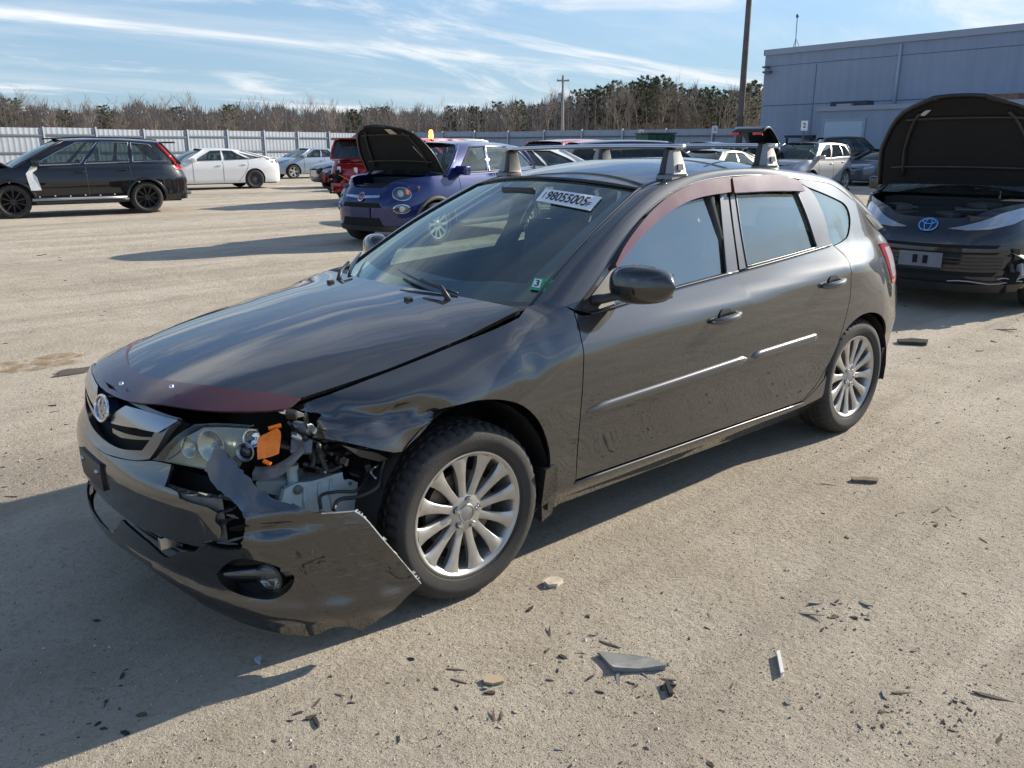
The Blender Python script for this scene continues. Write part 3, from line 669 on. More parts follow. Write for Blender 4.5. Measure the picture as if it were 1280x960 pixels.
# badge: oval with six stars
em = empty('badge', (0, 0, 0)); em.parent = car
c0 = NOSE.F(np.array([0.]), np.array([.692]))[0]; n0 = NOSE.normal(np.array([0.]), np.array([.692]))[0]
bu = np.array([0, 1., 0]); bv = np.cross(n0, bu); bv /= np.linalg.norm(bv)
def bp(u, v, d): return c0+bu*u+bv*v*(1 if bv[2] > 0 else -1)+n0*d
th = np.linspace(0, 2*math.pi, 33)[:-1]
MB().add([bp(.072*math.cos(t), .042*math.sin(t), .016) for t in th]+[bp(.072*math.cos(t), .042*math.sin(t), -.02) for t in th], [tuple(range(32))]+[(i, (i+1) % 32, 32+(i+1) % 32, 32+i) for i in range(32)]).build('badge_plate', pm('badge_blue', (.02, .03, .06), rough=.2, coat=1), em)
MB().tube([bp(.072*math.cos(t), .042*math.sin(t), .017) for t in list(th)+[0]], .0055, 8, cap=False).build('badge_ring', CHROME, em, smooth=True)
for i, (u, v, r_) in enumerate(((-.035, .012, .017), (.005, .020, .010), (.035, .014, .010), (.045, -.008, .010), (.018, -.020, .010), (-.012, -.012, .010))):
    pts = [bp(u+r_*(1 if k % 2 == 0 else .3)*math.cos(math.pi*k/4), v+r_*(1 if k % 2 == 0 else .3)*math.sin(math.pi*k/4), .0185) for k in range(8)]
    MB().add(pts+[bp(u, v, .022)], [(k, (k+1) % 8, 8) for k in range(8)]).build('badge_star', CHROME, em)
# --- front bumper: middle face still on the car, torn off ahead of the left wheel
mid_px = [NOSE.at([(214, 580.5), (205.6, 608)]), NOSE.at([(205.6, 608), (214, 611), (222, 616), (224, 623)]), NOSE.at([(224, 623), (240, 629), (258, 634), (271, 641)]), NOSE.at([(271, 641), (269, 652), (276, 660), (275, 672.5), (268, 675), (258, 681)]), NOSE.at([(258, 681), (247, 683), (230, 679), (215, 675.6), (195, 667.5), (173, 658), (155, 646.5), (141, 635)])]
mid = outline([[tuple(q) for q in s] for s in mid_px]+[[tuple(NOSE.at([(141, 635)])[0]), (-.1, .378), (-.4, .382), (-.6, .384)], [(-.6, .384), (-.9, .36), (-1.27, .33)], [(-1.27, .33), (-1.24, .48), (-1.16, .60), (-1.06, .665)], [(-1.06, .665), (-.85, .625), (-.62, .614), (-.40, .61)], [(-.40, .61), (-.3, .590), (-.142, .567), (0, .557), (.142, .567), (.3, .590), (.40, .610), (.49, .6155)]], 5)
BUM = panel('front_bumper', NOSE, mid, GREY, car, step=.022, flange=.012, label='intact middle of the front bumper')
pl_ = np.vstack([NOSE.at([(126, 583), (124.5, 604)]), [(-.26, .415), (-.26, .515)]])
pl_ = np.array([(-.19, .520), (.03, .520), (.035, .43), (-.19, .43)])
pl_ = np.array([(-.205, .515), (.075, .525), (.08, .435), (-.205, .42)])
panel('plate_bracket', NOSE, pl_, BLACKP, BUM, step=.04, off=.010, flange=.012)
for q in ((-.15, .49), (.04, .495)): 
    p = NOSE.F(np.array([q[0]]), np.array([q[1]]))[0]; MB().lathe([(0, .018), (.008, .017), (.009, .008)], 10, 'x', tuple(p)).build('plate_screw', STEEL, BUM, smooth=True)
# foam absorber behind the tear, and the black reinforcement
def ns(s, z, d=0):
    p = NOSE.F(np.array([s]), np.array([z]))[0]; n = NOSE.normal(np.array([s]), np.array([z]))[0]; return p+n*d
mb = MB(); mb.grid([[ns(s, z, d) for s in np.linspace(.30, .70, 14)] for z, d in ((.40, -.02), (.545, -.012), (.552, -.05), (.552, -.16))])
for k in range(9):
    s = .36+k*.04; a, b = ns(s, .556, -.03), ns(s, .556, -.14); mb.tube([a, b], .006, 4)
mb.build('foam_absorber', FOAM, car, auto=30)
rr = random.Random(3)
for k in range(9):
    s = .665+rr.random()*.05; z = .40+rr.random()*.11; a = ns(s, z, -.012); b = ns(s+.02+rr.random()*.04, z+rr.uniform(-.03, .03), -.03-rr.random()*.02)
    MB().tube([a, (a+b)/2+np.array([0, .01, .004]), b], [.004, .009, .003], 5, flat=.5).build('torn_foam_chunk', (BLACKP, FOAM, VOID)[k % 3], car)
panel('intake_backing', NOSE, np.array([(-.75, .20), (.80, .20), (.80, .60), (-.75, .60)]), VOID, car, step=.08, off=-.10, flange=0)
for z, d in ((.345, -.035), (.30, -.05)):
    mb = MB(); mb.grid([[ns(s, z+a, d+b) for s in np.linspace(-.5, .50, 24)] for a, b in ((.007, -.03), (.009, 0), (-.002, .004), (-.007, -.01))]); mb.build('intake_slat', SATIN, car, smooth=True)
MB().box(-.03, .03, -.01, .01, -.02, .02, Matrix.Translation(Vector(ns(.455, .36, -.02)))).build('intake_clip', STEEL, car, bevel=.004)
# lower bumper with fog lamp, hanging off
low = [[(257, 587), (263, 571), (271.7, 553.5)], [(271.7, 553.5), (287, 571), (303, 587), (320, 607), (340, 622), (362, 630), (402, 641), (443, 638.5)], [(443, 638.5), (459, 650.5), (484, 680), (514, 715), (526, 729.5)], [(526, 729.5), (498, 756), (474, 775), (451, 787)], [(451, 787), (437, 783), (418, 785), (392, 794), (371, 794), (341, 790), (296, 776), (259, 759), (240, 746), (207, 725), (180, 704), (160, 690)]]
low2 = [[(301, 687), (275, 687), (252, 682), (244, 689), (223, 690)], [(223, 690), (207, 696.5), (184, 677.5), (152.5, 650)]]
left_in = [[(301, 687), (302, 674), (308, 653), (300, 637), (285, 622), (270, 610), (257, 587)]]
lowp = outline([[tuple(q) for q in TORN.at(s)] for s in low]+[[tuple(TORN.at([(160, 690)])[0]), (-.2, .215), (-.6, .205), (-1.0, .20), (-1.27, .20)], [(-1.27, .20), (-1.27, .325)], [(-1.27, .325), (-.9, .355), (-.62, .372)], [(-.62, .372), (-.5, .30), (-.4, .275), (0, .268), tuple(TORN.at([(152.5, 650)])[0])]]+[[tuple(q) for q in TORN.at(s)] for s in (low2[1][::-1], low2[0][::-1], left_in[0])], 5)
rj = np.random.default_rng(8); lowp = lowp+rj.normal(0, 1, lowp.shape)*np.where((lowp[:, 1] > .42) & (lowp[:, 0] > .45), .0022, .0004)[:, None]
fog = TORN.at([(270.5, 718), (280, 707), (296, 699), (317, 700), (343, 707), (362, 716), (368, 723), (362, 737), (345, 748), (324, 749), (294, 741), (277, 730)]); fog = outline([[tuple(q) for q in fog]+[tuple(fog[0])]], 4)
SCR = None
def scraped():
    m, N, L, P = new_mat('scraped_graphite_paint')
    tc = N.new('ShaderNodeTexCoord'); mp = N.new('ShaderNodeMapping'); mp.inputs['Rotation'].default_value = (R(20), R(25), R(15)); mp.inputs['Scale'].default_value = (4, 4, 46)
    n = N.new('ShaderNodeTexNoise'); n.inputs['Scale'].default_value = 1.6; n.inputs['Detail'].default_value = 6; n.inputs['Roughness'].default_value = .7; P.inputs['Coat IOR'].default_value = 2.0; P.inputs['Specular IOR Level'].default_value = .1
    L.new(tc.outputs['Object'], mp.inputs[0]); L.new(mp.outputs[0], n.inputs['Vector'])
    n2 = N.new('ShaderNodeTexNoise'); n2.inputs['Scale'].default_value = 5; L.new(tc.outputs['Object'], n2.inputs['Vector'])
    sx = N.new('ShaderNodeSeparateXYZ'); L.new(tc.outputs['Object'], sx.inputs[0])
    def mr(v, a, b, c=0, d=1):
        k = N.new('ShaderNodeMapRange'); k.inputs[1].default_value = a; k.inputs[2].default_value = b; k.inputs[3].default_value = c; k.inputs[4].default_value = d; L.new(v, k.inputs[0]); return k.outputs[0]
    def mul(a, b):
        k = N.new('ShaderNodeMath'); k.operation = 'MULTIPLY'; L.new(a, k.inputs[0]); L.new(b, k.inputs[1]); return k.outputs[0]
    w = mul(mul(mr(n.outputs[0], .54, .64), mr(n2.outputs[0], .40, .56)), mul(mr(sx.outputs[0], 2.0, 1.85), mr(sx.outputs[2], .16, .28)))
    mx = N.new('ShaderNodeMix'); mx.data_type = 'RGBA'; L.new(w, mx.inputs[0]); mx.inputs[6].default_value = (.028, .027, .027, 1); mx.inputs[7].default_value = (.20, .195, .19, 1)
    L.new(mx.outputs[2], P.inputs['Base Color']); L.new(mr(w, 0, 1, .36, .8), P.inputs['Roughness']); P.inputs['Metallic'].default_value = .4
    L.new(mr(w, 0, 1, .9, .1), P.inputs['Coat Weight']); P.inputs['Coat Roughness'].default_value = .05
    return m
def lowdent(uv, P, Nn, fs):
    P = P.copy(); u, v = uv[:, 0], uv[:, 1]
    def bump(cs, cz, ss, sz, am, rot=0.):
        du, dv = u-cs, v-cz; c, s = math.cos(rot), math.sin(rot); a = (du*c+dv*s)/ss; b = (-du*s+dv*c)/sz
        return am*np.exp(-a*a-b*b)
    c = TORN.at([(345, 662)])[0]
    d = bump(c[0], c[1], .10, .022, -.030, .12)+bump(c[0]-.02, c[1]+.03, .12, .018, .012, .1)
    c = TORN.at([(420, 690)])[0]; d += bump(c[0], c[1], .10, .10, -.010)
    c = TORN.at([(470, 735)])[0]; d += bump(c[0], c[1], .05, .09, .010)+.003*np.sin(u*40+v*31)*(u > .9)
    P = P+Nn*d[:, None]
    N2 = np.zeros_like(P); f = np.cross(P[fs[:, 1]]-P[fs[:, 0]], P[fs[:, 2]]-P[fs[:, 0]]); s = np.sign((f*Nn[fs].mean(1)).sum(1)); f = f*s[:, None]
    for k in range(3): np.add.at(N2, fs[:, k], f)
    N2 /= np.linalg.norm(N2, axis=1)[:, None]+1e-12
    k = np.clip((u-.55)/.12, 0, 1)[:, None]; N2 = N2*k+Nn*(1-k); N2 /= np.linalg.norm(N2, axis=1)[:, None]+1e-12
    return P, N2
LOW = panel('bumper_corner', TORN, lowp, scraped(), car, step=.017, flange=.010, holes=[fog], disp=lowdent, label='torn and scraped lower bumper corner with fog lamp')
# raw torn edge with mounting holes
e = TORN.at([(443, 638.5), (459, 650.5), (484, 680), (514, 715), (526, 729.5)]); e = np.array(spline([tuple(q) for q in e], 8))
pe = TORN.F(e[:, 0], e[:, 1]); ne = TORN.normal(e[:, 0], e[:, 1])
RAWE = pm('torn_white_edge', (.50, .49, .46), rough=.8, var=.5, vscale=60)
MB().tube(pe+ne*.001, .0022, 5).build('torn_edge_line', RAWE, LOW)
rq = random.Random(5)
for k in range(0, len(pe)-2, 2):
    if rq.random() < .3: continue
    a = [pe[j]+ne[j]*.0012 for j in range(k, min(k+2, len(pe)))]; wq = rq.uniform(.003, .009); b = [p+np.array([-wq*rq.uniform(.6, 1.3), .0, wq*.4]) for p in a]
    MB().grid([a, b]).build('torn_edge_tab', RAWE, LOW)
e2 = TORN.at([(402, 642), (425, 640.5), (443, 639)]); p2 = TORN.F(e2[:, 0], e2[:, 1])
MB().tube(spline(p2, 5), .0022, 5).build('torn_edge_line', RAW, LOW)
# fog lamp
def ts(s, z, d=0):
    p = TORN.F(np.array([s]), np.array([z]))[0]; n = TORN.normal(np.array([s]), np.array([z]))[0]; return p+n*d
panel('fog_bezel', TORN, gap(fog, -.01), SATIN, LOW, step=.03, off=-.045, flange=0)
fr = resample(fog, .012); cfog = fr.mean(0)
MB().grid([[ts(a, b, d) for a, b in np.vstack([fr, fr[:1]])] for d in (-.002, -.05)]).build('fog_recess', SATIN, LOW, smooth=True)
a1 = TORN.at([(271, 727)])[0]; a2 = TORN.at([(366, 724)])[0]
MB().grid([[ts(a1[0]+(a2[0]-a1[0])*k, a1[1]+(a2[1]-a1[1])*k+dz, d) for k in np.linspace(0, 1, 16)] for dz, d in ((.030, -.046), (.022, -.014), (-.006, -.020), (-.030, -.046))]).build('fog_bar', pm('gloss_black', (.01, .01, .011), rough=.08, coat=1), LOW, smooth=True)
fl = TORN.at([(336, 727)])[0]; fp = ts(fl[0], fl[1], -.03); fn = (CAM-fp)*[1, .75, .2]; fn = np.array([.86, .50, .02]); fn /= np.linalg.norm(fn)
Mx = Matrix.Translation(Vector(fp)) @ Vector(fn).to_track_quat('X', 'Z').to_matrix().to_4x4()
def lathe_at(prof, n, M, name, mat, parent, **k):
    b = MB().lathe(prof, n, 'x'); b.v = [tuple(M @ Vector(p)) for p in b.v]; return b.build(name, mat, parent, **k)
FG = lathe_at([(.047, -.05), (.047, .018), (.041, .022), (.039, .012)], 28, Mx, 'fog_lamp', SATIN, LOW, auto=30)
lathe_at([(0, -.02), (.02, -.016), (.040, .012)], 28, Mx, 'fog_reflector', CHROME, LOW, smooth=True)
lathe_at([(.0, .022), (.02, .0205), (.0395, .014)], 28, Mx, 'fog_lens', LENS, LOW, smooth=True)
for k in range(5): 
    b = MB().box(.012, .016, -.026+.004*abs(k-2), -.004, -.024+k*.012, -.021+k*.012); b.v = [tuple(Mx @ Vector(p)) for p in b.v]; b.build('fog_lens_rib', CHROME, LOW)
# --- headlamps
HOUS = pm('lamp_housing', (.30, .30, .26), rough=.35, metal=.2, var=.15, vscale=18)
lens = outline([[tuple(q) for q in NOSE.at(s)] for s in ([(189, 575.5), (203, 560), (222, 541.5), (243, 528.5)], [(243, 528.5), (270, 527), (300, 528.5), (318, 530)], [(318, 530), (306, 541), (310, 545), (297, 553), (303, 561), (291, 574), (294, 582), (281, 597)], [(281, 597), (255, 588), (214, 580), (189, 575.5)])], 3)
HL = empty('headlamp', (0, 0, 0)); HL.parent = car; HL['label'] = 'smashed left headlamp with bare amber reflector'
panel('lamp_lens', NOSE, gap(lens, .003), LENS, HL, step=.025, off=-.002, flange=.008)
panel('lamp_housing', NOSE, lens, HOUS, HL, step=.03, off=-.042, flange=.02)
cr = NOSE.at([(262, 530), (243, 538), (233, 545), (229.5, 555), (224, 565), (210, 574.5)]); MB().tube(spline([ns(a, b, .0005) for a, b in cr], 4), .0013, 4).build('lens_crack', INK, HL)
fullens = outline([[(-.40, .618), (-.46, .67), (-.53, .735)], [(-.53, .735), (-.75, .752), (-.90, .745), (-1.03, .73)], [(-1.03, .73), (-.98, .69), (-.85, .645)], [(-.85, .645), (-.6, .622), (-.40, .618)]], 5)
HR = empty('headlamp', (0, 0, 0)); HR.parent = car
panel('lamp_lens', NOSE, fullens, LENS, HR, step=.04, off=-.002, flange=.008); panel('lamp_housing', NOSE, fullens, HOUS, HR, step=.04, off=-.03, flange=.02)
for pxy_, r_, ax_ in (((262, 556), .046, (.86, .48, .08)), ((233, 559), .030, (.92, .38, .08))):
    q_ = NOSE.at([pxy_])[0]; M_ = Matrix.Translation(Vector(ns(q_[0], q_[1], -.030))) @ Vector(ax_).to_track_quat('X', 'Z').to_matrix().to_4x4()
    lathe_at([(0, -.004), (r_*.35, -.002), (r_*.75, .008), (r_, .022), (r_*1.06, .022)], 26, M_, 'lamp_bowl', pm('hazy_chrome', (.52, .53, .52), rough=.22, metal=.9), HL, smooth=True)
    lathe_at([(0, .018), (r_*.16, .014), (r_*.2, -.004)], 12, M_, 'lamp_bulb', CLEARL, HL, smooth=True)
# pieces laid bare in the broken lamp
def lathe_ns(prof, pxy, depth, name, mat, par, n=20, ax=None):
    q = NOSE.at([pxy])[0]; p = ns(q[0], q[1], depth); d = ax if ax is not None else NOSE.normal(q[:1], q[1:])[0]
    M = Matrix.Translation(Vector(p)) @ Vector(d).to_track_quat('X', 'Z').to_matrix().to_4x4(); return lathe_at(prof, n, M, name, mat, par, auto=35)
lathe_ns([(0, -.02), (.014, -.02), (.026, .0), (.030, .012), (.027, .013), (.020, .004)], (303, 566), -.032, 'projector_bowl', pm('dull_chrome', (.30, .31, .33), rough=.3, metal=.9), HL, ax=(.75, .62, .15))
lathe_ns([(0, .006), (.009, .005), (.015, .0), (.018, -.01)], (303, 566), -.028, 'projector_lens', pm('dark_lens', (.02, .022, .025), rough=.03, coat=1), HL, ax=(.75, .62, .15))
lathe_ns([(0, -.02), (.016, -.018), (.026, .004), (.028, .012), (.024, .010)], (312, 545), -.035, 'side_bulb_bowl', CHROME, HL, ax=(.7, .65, .3))
orp = outline([[tuple(q) for q in NOSE.at(s)] for s in ([(320.5, 546), (346, 533)], [(346, 533), (350.5, 541), (348, 568)], [(348, 568), (333, 573), (320, 576)], [(320, 576), (319, 560), (320.5, 546)])], 3)
def faceted(uv, P, Nn, fs):
    P = P.copy(); c = uv.mean(0); P += Nn*(.010*np.exp(-((uv[:, 0]-c[0])/.03)**2))[:, None]; P += Nn*(.0015*np.sign(np.sin((uv[:, 1])*420)))[:, None]; return P, Nn
panel('amber_reflector', NOSE, orp, ORANGE, HL, step=.006, off=-.020, flange=.035, disp=faceted)
for a, b in (((334, 533), (350, 527)), ((327, 577), (337, 582))):
    q = NOSE.at([a, b]); MB().tube([ns(*q[0], -.02), ns(*q[1], -.025)], .007, 5).build('amber_tab', ORANGE, HL)
br = NOSE.at([(311, 592), (335, 591), (352, 585), (366, 576), (381, 561)]); 
MB().grid([[ns(a, b+dz, d) for a, b in spline([tuple(q) for q in br], 4)] for dz, d in ((.012, -.055), (.0, -.03), (-.016, -.035))]).build('lamp_bracket', pm('scuffed_grey_plastic', (.16, .155, .15), rough=.7, var=.4, vscale=40), HL, smooth=True)
# --- wreckage in the gap: washer tank, hoses, brackets
def plane(y0, lean=0.): return Surf(lambda x, z: np.stack([x, y0+lean*z+0*x, z], 1), 1.2, 2.3, .1, 1.0, -1, 40)
PT = plane(.70)
tank = px(PT, [[(356, 612), (372, 604), (392, 601), (428, 590)], [(428, 590), (430, 600), (437, 599), (447, 603)], [(447, 603), (446, 645)], [(446, 645), (352, 645)], [(352, 645), (353, 628), (356, 612)]])
WT = panel('washer_tank', PT, tank, TANK, car, step=.03, flange=.16)
for p_, r_ in (((372, 612), .018), ((437, 604), .007), ((433, 622), .007), ((366, 632), .008)):
    q = PT.at([p_])[0]; MB().lathe([(0, .006), (r_*.8, .006), (r_, -.01)], 16, 'y', (q[0], .70, q[1])).build('tank_port', pm('tank_shadow', (.12, .15, .15), rough=.6), WT, smooth=True)
for xo in (-.04, 0., .05):
    q = PT.at([(400, 620)])[0]; MB().tube([(q[0]+xo, .701, q[1]-.06), (q[0]+xo+.005, .703, q[1]), (q[0]+xo, .701, q[1]+.045)], .005, 6).build('tank_rib', TANK, WT, smooth=True)
PU = plane(.66); q = PU.at([(318, 602), (356, 602), (356, 622), (322, 616)])
MB().add([(a, .66, b) for a, b in q]+[(a-.1, .60, b) for a, b in q], [(0, 1, 2, 3), (0, 4, 5, 1), (1, 5, 6, 2), (3, 2, 6, 7), (0, 3, 7, 4)]).build('tank_neck', pm('dull_tank', (.25, .30, .31), rough=.55, var=.2), WT, bevel=.006)
q = PU.at([(365, 592)])[0]; MB().lathe([(0, .03), (.022, .03), (.022, .015), (.017, .012), (.017, -.04)], 18, 'z', (q[0], .66, q[1])).build('tank_cap', TANK, WT, auto=30)
PH = plane(.76)
def hose(pts, r_, mat, y=.76, name='hose', n=7):
    q = plane(y).at(pts); return MB().tube(spline([(a, y-.02*math.sin(i*1.7), b) for i, (a, b) in enumerate(q)], 5), r_, n).build(name, mat, car, smooth=True)
hose([(401, 636), (405, 622), (420, 614), (442, 611), (460, 600), (468, 590), (470, 580)], .0055, BLACKP)
hose([(417, 638), (428, 627), (448, 620), (468, 606), (478, 593), (485, 575)], .0065, BLACKP, .80)
hose([(470, 583), (468, 592), (469, 598)], .004, STEEL, .80)
hose([(380, 580), (395, 585), (410, 588), (424, 580)], .006, BLACKP, .74)
hose([(398, 556), (404, 570), (406, 585), (400, 590)], .008, BLACKP, .76)
hose([(362, 528), (372, 540), (385, 548), (397, 552)], .007, SATIN, .70)
hose([(380, 545), (388, 556), (392, 570), (386, 582)], .009, BLACKP, .72)
rr = random.Random(11)
JM = [BLACKP, SATIN, pm('dark_bracket', (.05, .05, .052), rough=.4, metal=.6), BLACKP, pm('pale_bracket', (.22, .23, .24), rough=.4, metal=.5)]
for k, (u_, v_) in enumerate(((368, 520), (384, 526), (398, 530), (392, 545), (380, 560), (404, 566), (416, 562), (432, 564), (446, 568), (440, 580), (456, 578), (412, 578), (425, 590), (448, 592), (370, 545), (362, 560), (396, 590), (458, 590))):
    q = plane(.72).at([(u_, v_)])[0]; M = Matrix.Translation((q[0], .70+rr.uniform(-.03, .04), q[1])) @ Matrix.Rotation(rr.uniform(0, 6), 4, (rr.random(), rr.random(), rr.random()))
    a, b, c = rr.uniform(.008, .022), rr.uniform(.012, .036), rr.uniform(.003, .014)
    b_ = MB().box(-a, a, -b, b, -c, c, M)
    b_.build('broken_bracket', JM[k % 5], car, bevel=.004)
for k, (u_, v_, r_) in enumerate(((397, 568, .026), (425, 572, .020), (384, 536, .018), (450, 560, .016))):
    q = plane(.70).at([(u_, v_)])[0]; lathe_at([(0, .03), (r_*.6, .03), (r_*.62, .018), (r_, .012), (r_, -.05)], 18, Matrix.Translation((q[0], .70, q[1])) @ Matrix.Rotation(.9+k*.5, 4, 'Z'), 'pump_body', JM[(k*2) % 5], car, auto=30)
# black panel strip hanging below the fender
q = plane(.80).at([(432, 559), (470, 566), (487, 574), (474, 577), (450, 571)]); MB().add([(a, .80, b) for a, b in q]+[(a, .77, b) for a, b in q], [(0, 1, 2, 3, 4), (9, 8, 7, 6, 5)]+[(i, (i+1) % 5, 5+(i+1) % 5, 5+i) for i in range(5)]).build('liner_flap', BLACKP, car)
# light-coloured headlamp mount along the top
q = plane(.66).at([(352, 517), (372, 515), (386, 519), (372, 522)]); MB().add([(a, .66, b) for a, b in q]+[(a, .60, b) for a, b in q], [(0, 1, 2, 3)]+[(i, (i+1) % 4, 4+(i+1) % 4, 4+i) for i in range(4)]).build('lamp_mount', pm('dusty_mount', (.22, .21, .19), rough=.8), car)

# --- wheels
def tyre_mesh(R0=.3170, n=144):
    prof = [(.216, .070), (.221, .084), (.226, .089), (.232, .090), (.234, .094), (.262, .1025), (.272, .1025), (.286, .0985), (.296, .094), (.304, .087), (.311, .077), (R0-.002, .066), (R0-.0005, .052), (R0-.008, .0505), (R0-.008, .0455), (R0, .044), (R0, .0225), (R0-.008, .021), (R0-.008, .016), (R0, .0145), (R0, 0)]
    full = prof+[(r, -h) for r, h in prof[-2::-1]]; b = MB(); base = 0; m = len(full)
    for k in range(n):
        a = 2*math.pi*k/n
        for i, (r, h) in enumerate(full):
            sh = abs(h) > .0505 and r > .300; md = r > R0-.0011 and abs(h) < .046
            rr_ = r
            if sh and k % 3 == 0: rr_ = r-.009
            if md and (k+(1 if h > .02 else 0)) % 3 == 0 and abs(h) > .014: rr_ = r-.006
            b.v.append((rr_*math.cos(a), h, rr_*math.sin(a)))
    for k in range(n):
        k2 = (k+1) % n
        for i in range(m-1): b.f.append((k*m+i, k*m+i+1, k2*m+i+1, k2*m+i))
    me = bpy.data.meshes.new('tyre'); me.from_pydata(b.v, [], b.f); me.shade_smooth(); me.set_sharp_from_angle(angle=R(32)); me.materials.append(RUBBER); return me
def spoke_mesh():
    rs_ = [.055, .080, .115, .150, .180, .200, .209]; w = [.0185, .0155, .0155, .0188, .0245, .0325, .0430]; y = [.066, .070, .074, .0785, .0815, .083, .083]
    b = MB(); rows = []
    for r, a, h in zip(rs_, w, y): rows.append([(r, h-.030, -a*.75), (r, h-.006, -a), (r, h-.001, -a*.8), (r, h+.0015, 0), (r, h-.001, a*.8), (r, h-.006, a), (r, h-.030, a*.75)])
    b.grid(rows); me = bpy.data.meshes.new('spoke'); me.from_pydata(b.v, [], b.f); me.flip_normals(); me.shade_smooth(); me.set_sharp_from_angle(angle=R(38)); me.materials.append(ALLOY); return me
TY, SP = tyre_mesh(), spoke_mesh()
def mesh_of(b, name, mat, auto=35):
    o = b.build(name, mat, None, auto=auto); me = o.data; bpy.data.objects.remove(o); return me
RIMM = mesh_of(MB().lathe([(.2245, .080), (.2235, .0885), (.2185, .0890), (.2145, .086), (.2095, .0825), (.2045, .076), (.2005, .060), (.196, .03), (.190, -.02), (.196, -.075), (.222, -.085)], 72), 'rim', ALLOY)
HUBM = mesh_of(MB().lathe([(0, .0735), (.024, .0735), (.0255, .0725), (.0265, .0755), (.031, .0755), (.033, .070), (.062, .0685), (.068, .066), (.070, .045)], 48), 'hub', ALLOY)
CAPM = mesh_of(MB().lathe([(0, .0765), (.020, .0760), (.0245, .0740)], 32), 'centre_cap', pm('cap_silver', (.42, .42, .43), rough=.3, metal=.8))
NUTM = mesh_of(MB().lathe([(.0125, .0675), (.0125, .0690), (.0098, .0690), (.0098, .082), (.0075, .0865), (0, .087)], 12), 'lug_nut', CHROME)
POCK = mesh_of(MB().lathe([(0, .0692), (.0150, .0692)], 16), 'nut_pocket', pm('pocket_shadow', (.10, .10, .10), rough=.6, metal=.5))
DISC = mesh_of(MB().lathe([(.06, .03), (.142, .03), (.142, .008), (.06, .008)], 40), 'brake_disc', pm('rusty_steel', (.22, .19, .17), rough=.45, metal=.8, var=.3, vscale=30))
BACK = mesh_of(MB().lathe([(0, -.02), (.19, -.02)], 32), 'brake_backplate', VOID)
def wheel(x, side, steer, spin, parent):
    w = empty('wheel', (x, .7475*side, .315), steer+(math.pi if side < 0 else 0)); w.parent = parent
    def sub(name, me, rot=0, off=None):
        o = bpy.data.objects.new(name, me); COL.objects.link(o); o.parent = w; o.rotation_euler = (0, rot, 0)
        if off: o.location = off
        return o
    sub('tyre', TY, spin); sub('rim', RIMM); sub('hub', HUBM); sub('centre_cap', CAPM); sub('brake_disc', DISC); sub('brake_backplate', BACK)
    for k in range(12): sub('spoke', SP, spin+2*math.pi*k/12)
    for k in range(5):
        a = spin+.35+2*math.pi*k/5; sub('lug_nut', NUTM, 0, (.047*math.cos(a), 0, .047*math.sin(a))); sub('nut_pocket', POCK, 0, (.047*math.cos(a), 0, .047*math.sin(a)))
    return w
WFL = wheel(1.31, 1, R(-.9), .13, car); wheel(1.31, -1, R(-.9), 0, car); wheel(-1.31, 1, 0, .41, car); wheel(-1.31, -1, 0, .2, car)
# raised lettering on the tyre sidewall
def text_mesh(body, size, bold=0.):
    cu = bpy.data.curves.new('txt', 'FONT'); cu.body = body; cu.size = size; cu.align_x = 'CENTER'; cu.align_y = 'CENTER'; cu.extrude = 0.; cu.offset = bold
    o = bpy.data.objects.new('txt', cu); COL.objects.link(o); dg = bpy.context.evaluated_depsgraph_get()
    me = bpy.data.meshes.new_from_object(o.evaluated_get(dg)); bpy.data.objects.remove(o); bpy.data.curves.remove(cu)
    v = np.array([tuple(p.co) for p in me.vertices]); f = [tuple(p.vertices) for p in me.polygons]; bpy.data.meshes.remove(me); return v, f
# --- mud flaps
for s in (1, -1):
    for x, zt in ((.955, .43), (-1.64, .42)):
        pol = [(x+.028, .40), (x+.018, .25), (x-.005+(.0 if x > 0 else 0), .165), (x-.055, .185), (x-.035, .30), (x-.03, .40)] if x > 0 else [(x+.02, .42), (x+.0, .27), (x-.03, .165), (x-.055, .20), (x-.04, .32), (x-.03, .42)]
        b = MB(); n = len(pol); ys = [(bic(SX, SZ, STB, np.array([a]), np.array([max(c, .22)]))[0]) for a, c in pol]
        b.add([(a, s*(y+.012), c) for (a, c), y in zip(pol, ys)]+[(a, s*(y-.10), c) for (a, c), y in zip(pol, ys)], [tuple(range(n)), tuple(reversed(range(n, 2*n)))]+[(i, (i+1) % n, n+(i+1) % n, n+i) for i in range(n)])
        b.build('mud_flap', GREY if x > 0 else BLACKP, car)
# --- mirrors
for s in (1, -1):
    m = empty('door_mirror', (0, 0, 0)); m.parent = car
    sec = []; cx_, cy_, cz = .565, .925, 1.03
    for k in range(13):
        t = -1+2*k/12; sc = (1-abs(t)**2.6)**.42 if abs(t) < 1 else .02; sc = max(sc, .05)
        y = cy_+.122*t; hz = .072*sc*(1-.10*t); hx = .078*sc*(1-.18*max(0, t)); xo = cx_-.030*t-.02
        ring = []
        for j in range(20):
            a = 2*math.pi*j/20; c, d = math.cos(a), math.sin(a); c = math.copysign(abs(c)**.75, c); d = math.copysign(abs(d)**.8, d)
            ring.append((xo+hx*(c if c > 0 else c*.55), s*y, cz+hz*d))
        sec.append(ring+[ring[0]])
    MB().grid(sec).build('mirror_shell', pm('gloss_black_cap', (.008, .008, .009), rough=.12, coat=1, dust=.05), m, smooth=True)
    MB().tube([(.66, s*.775, .968), (.63, s*.81, .975), (.60, s*.86, .99), (.57, s*.90, 1.0)], [.040, .034, .03, .03], 10, flat=.5).build('mirror_foot', BLACKP, m, smooth=True)
    MB().add([(.503, s*(.835), .975), (.493, s*1.02, .985), (.493, s*1.02, 1.072), (.503, s*.835, 1.078)], [(0, 1, 2, 3)]).build('mirror_glass', CHROME, m)
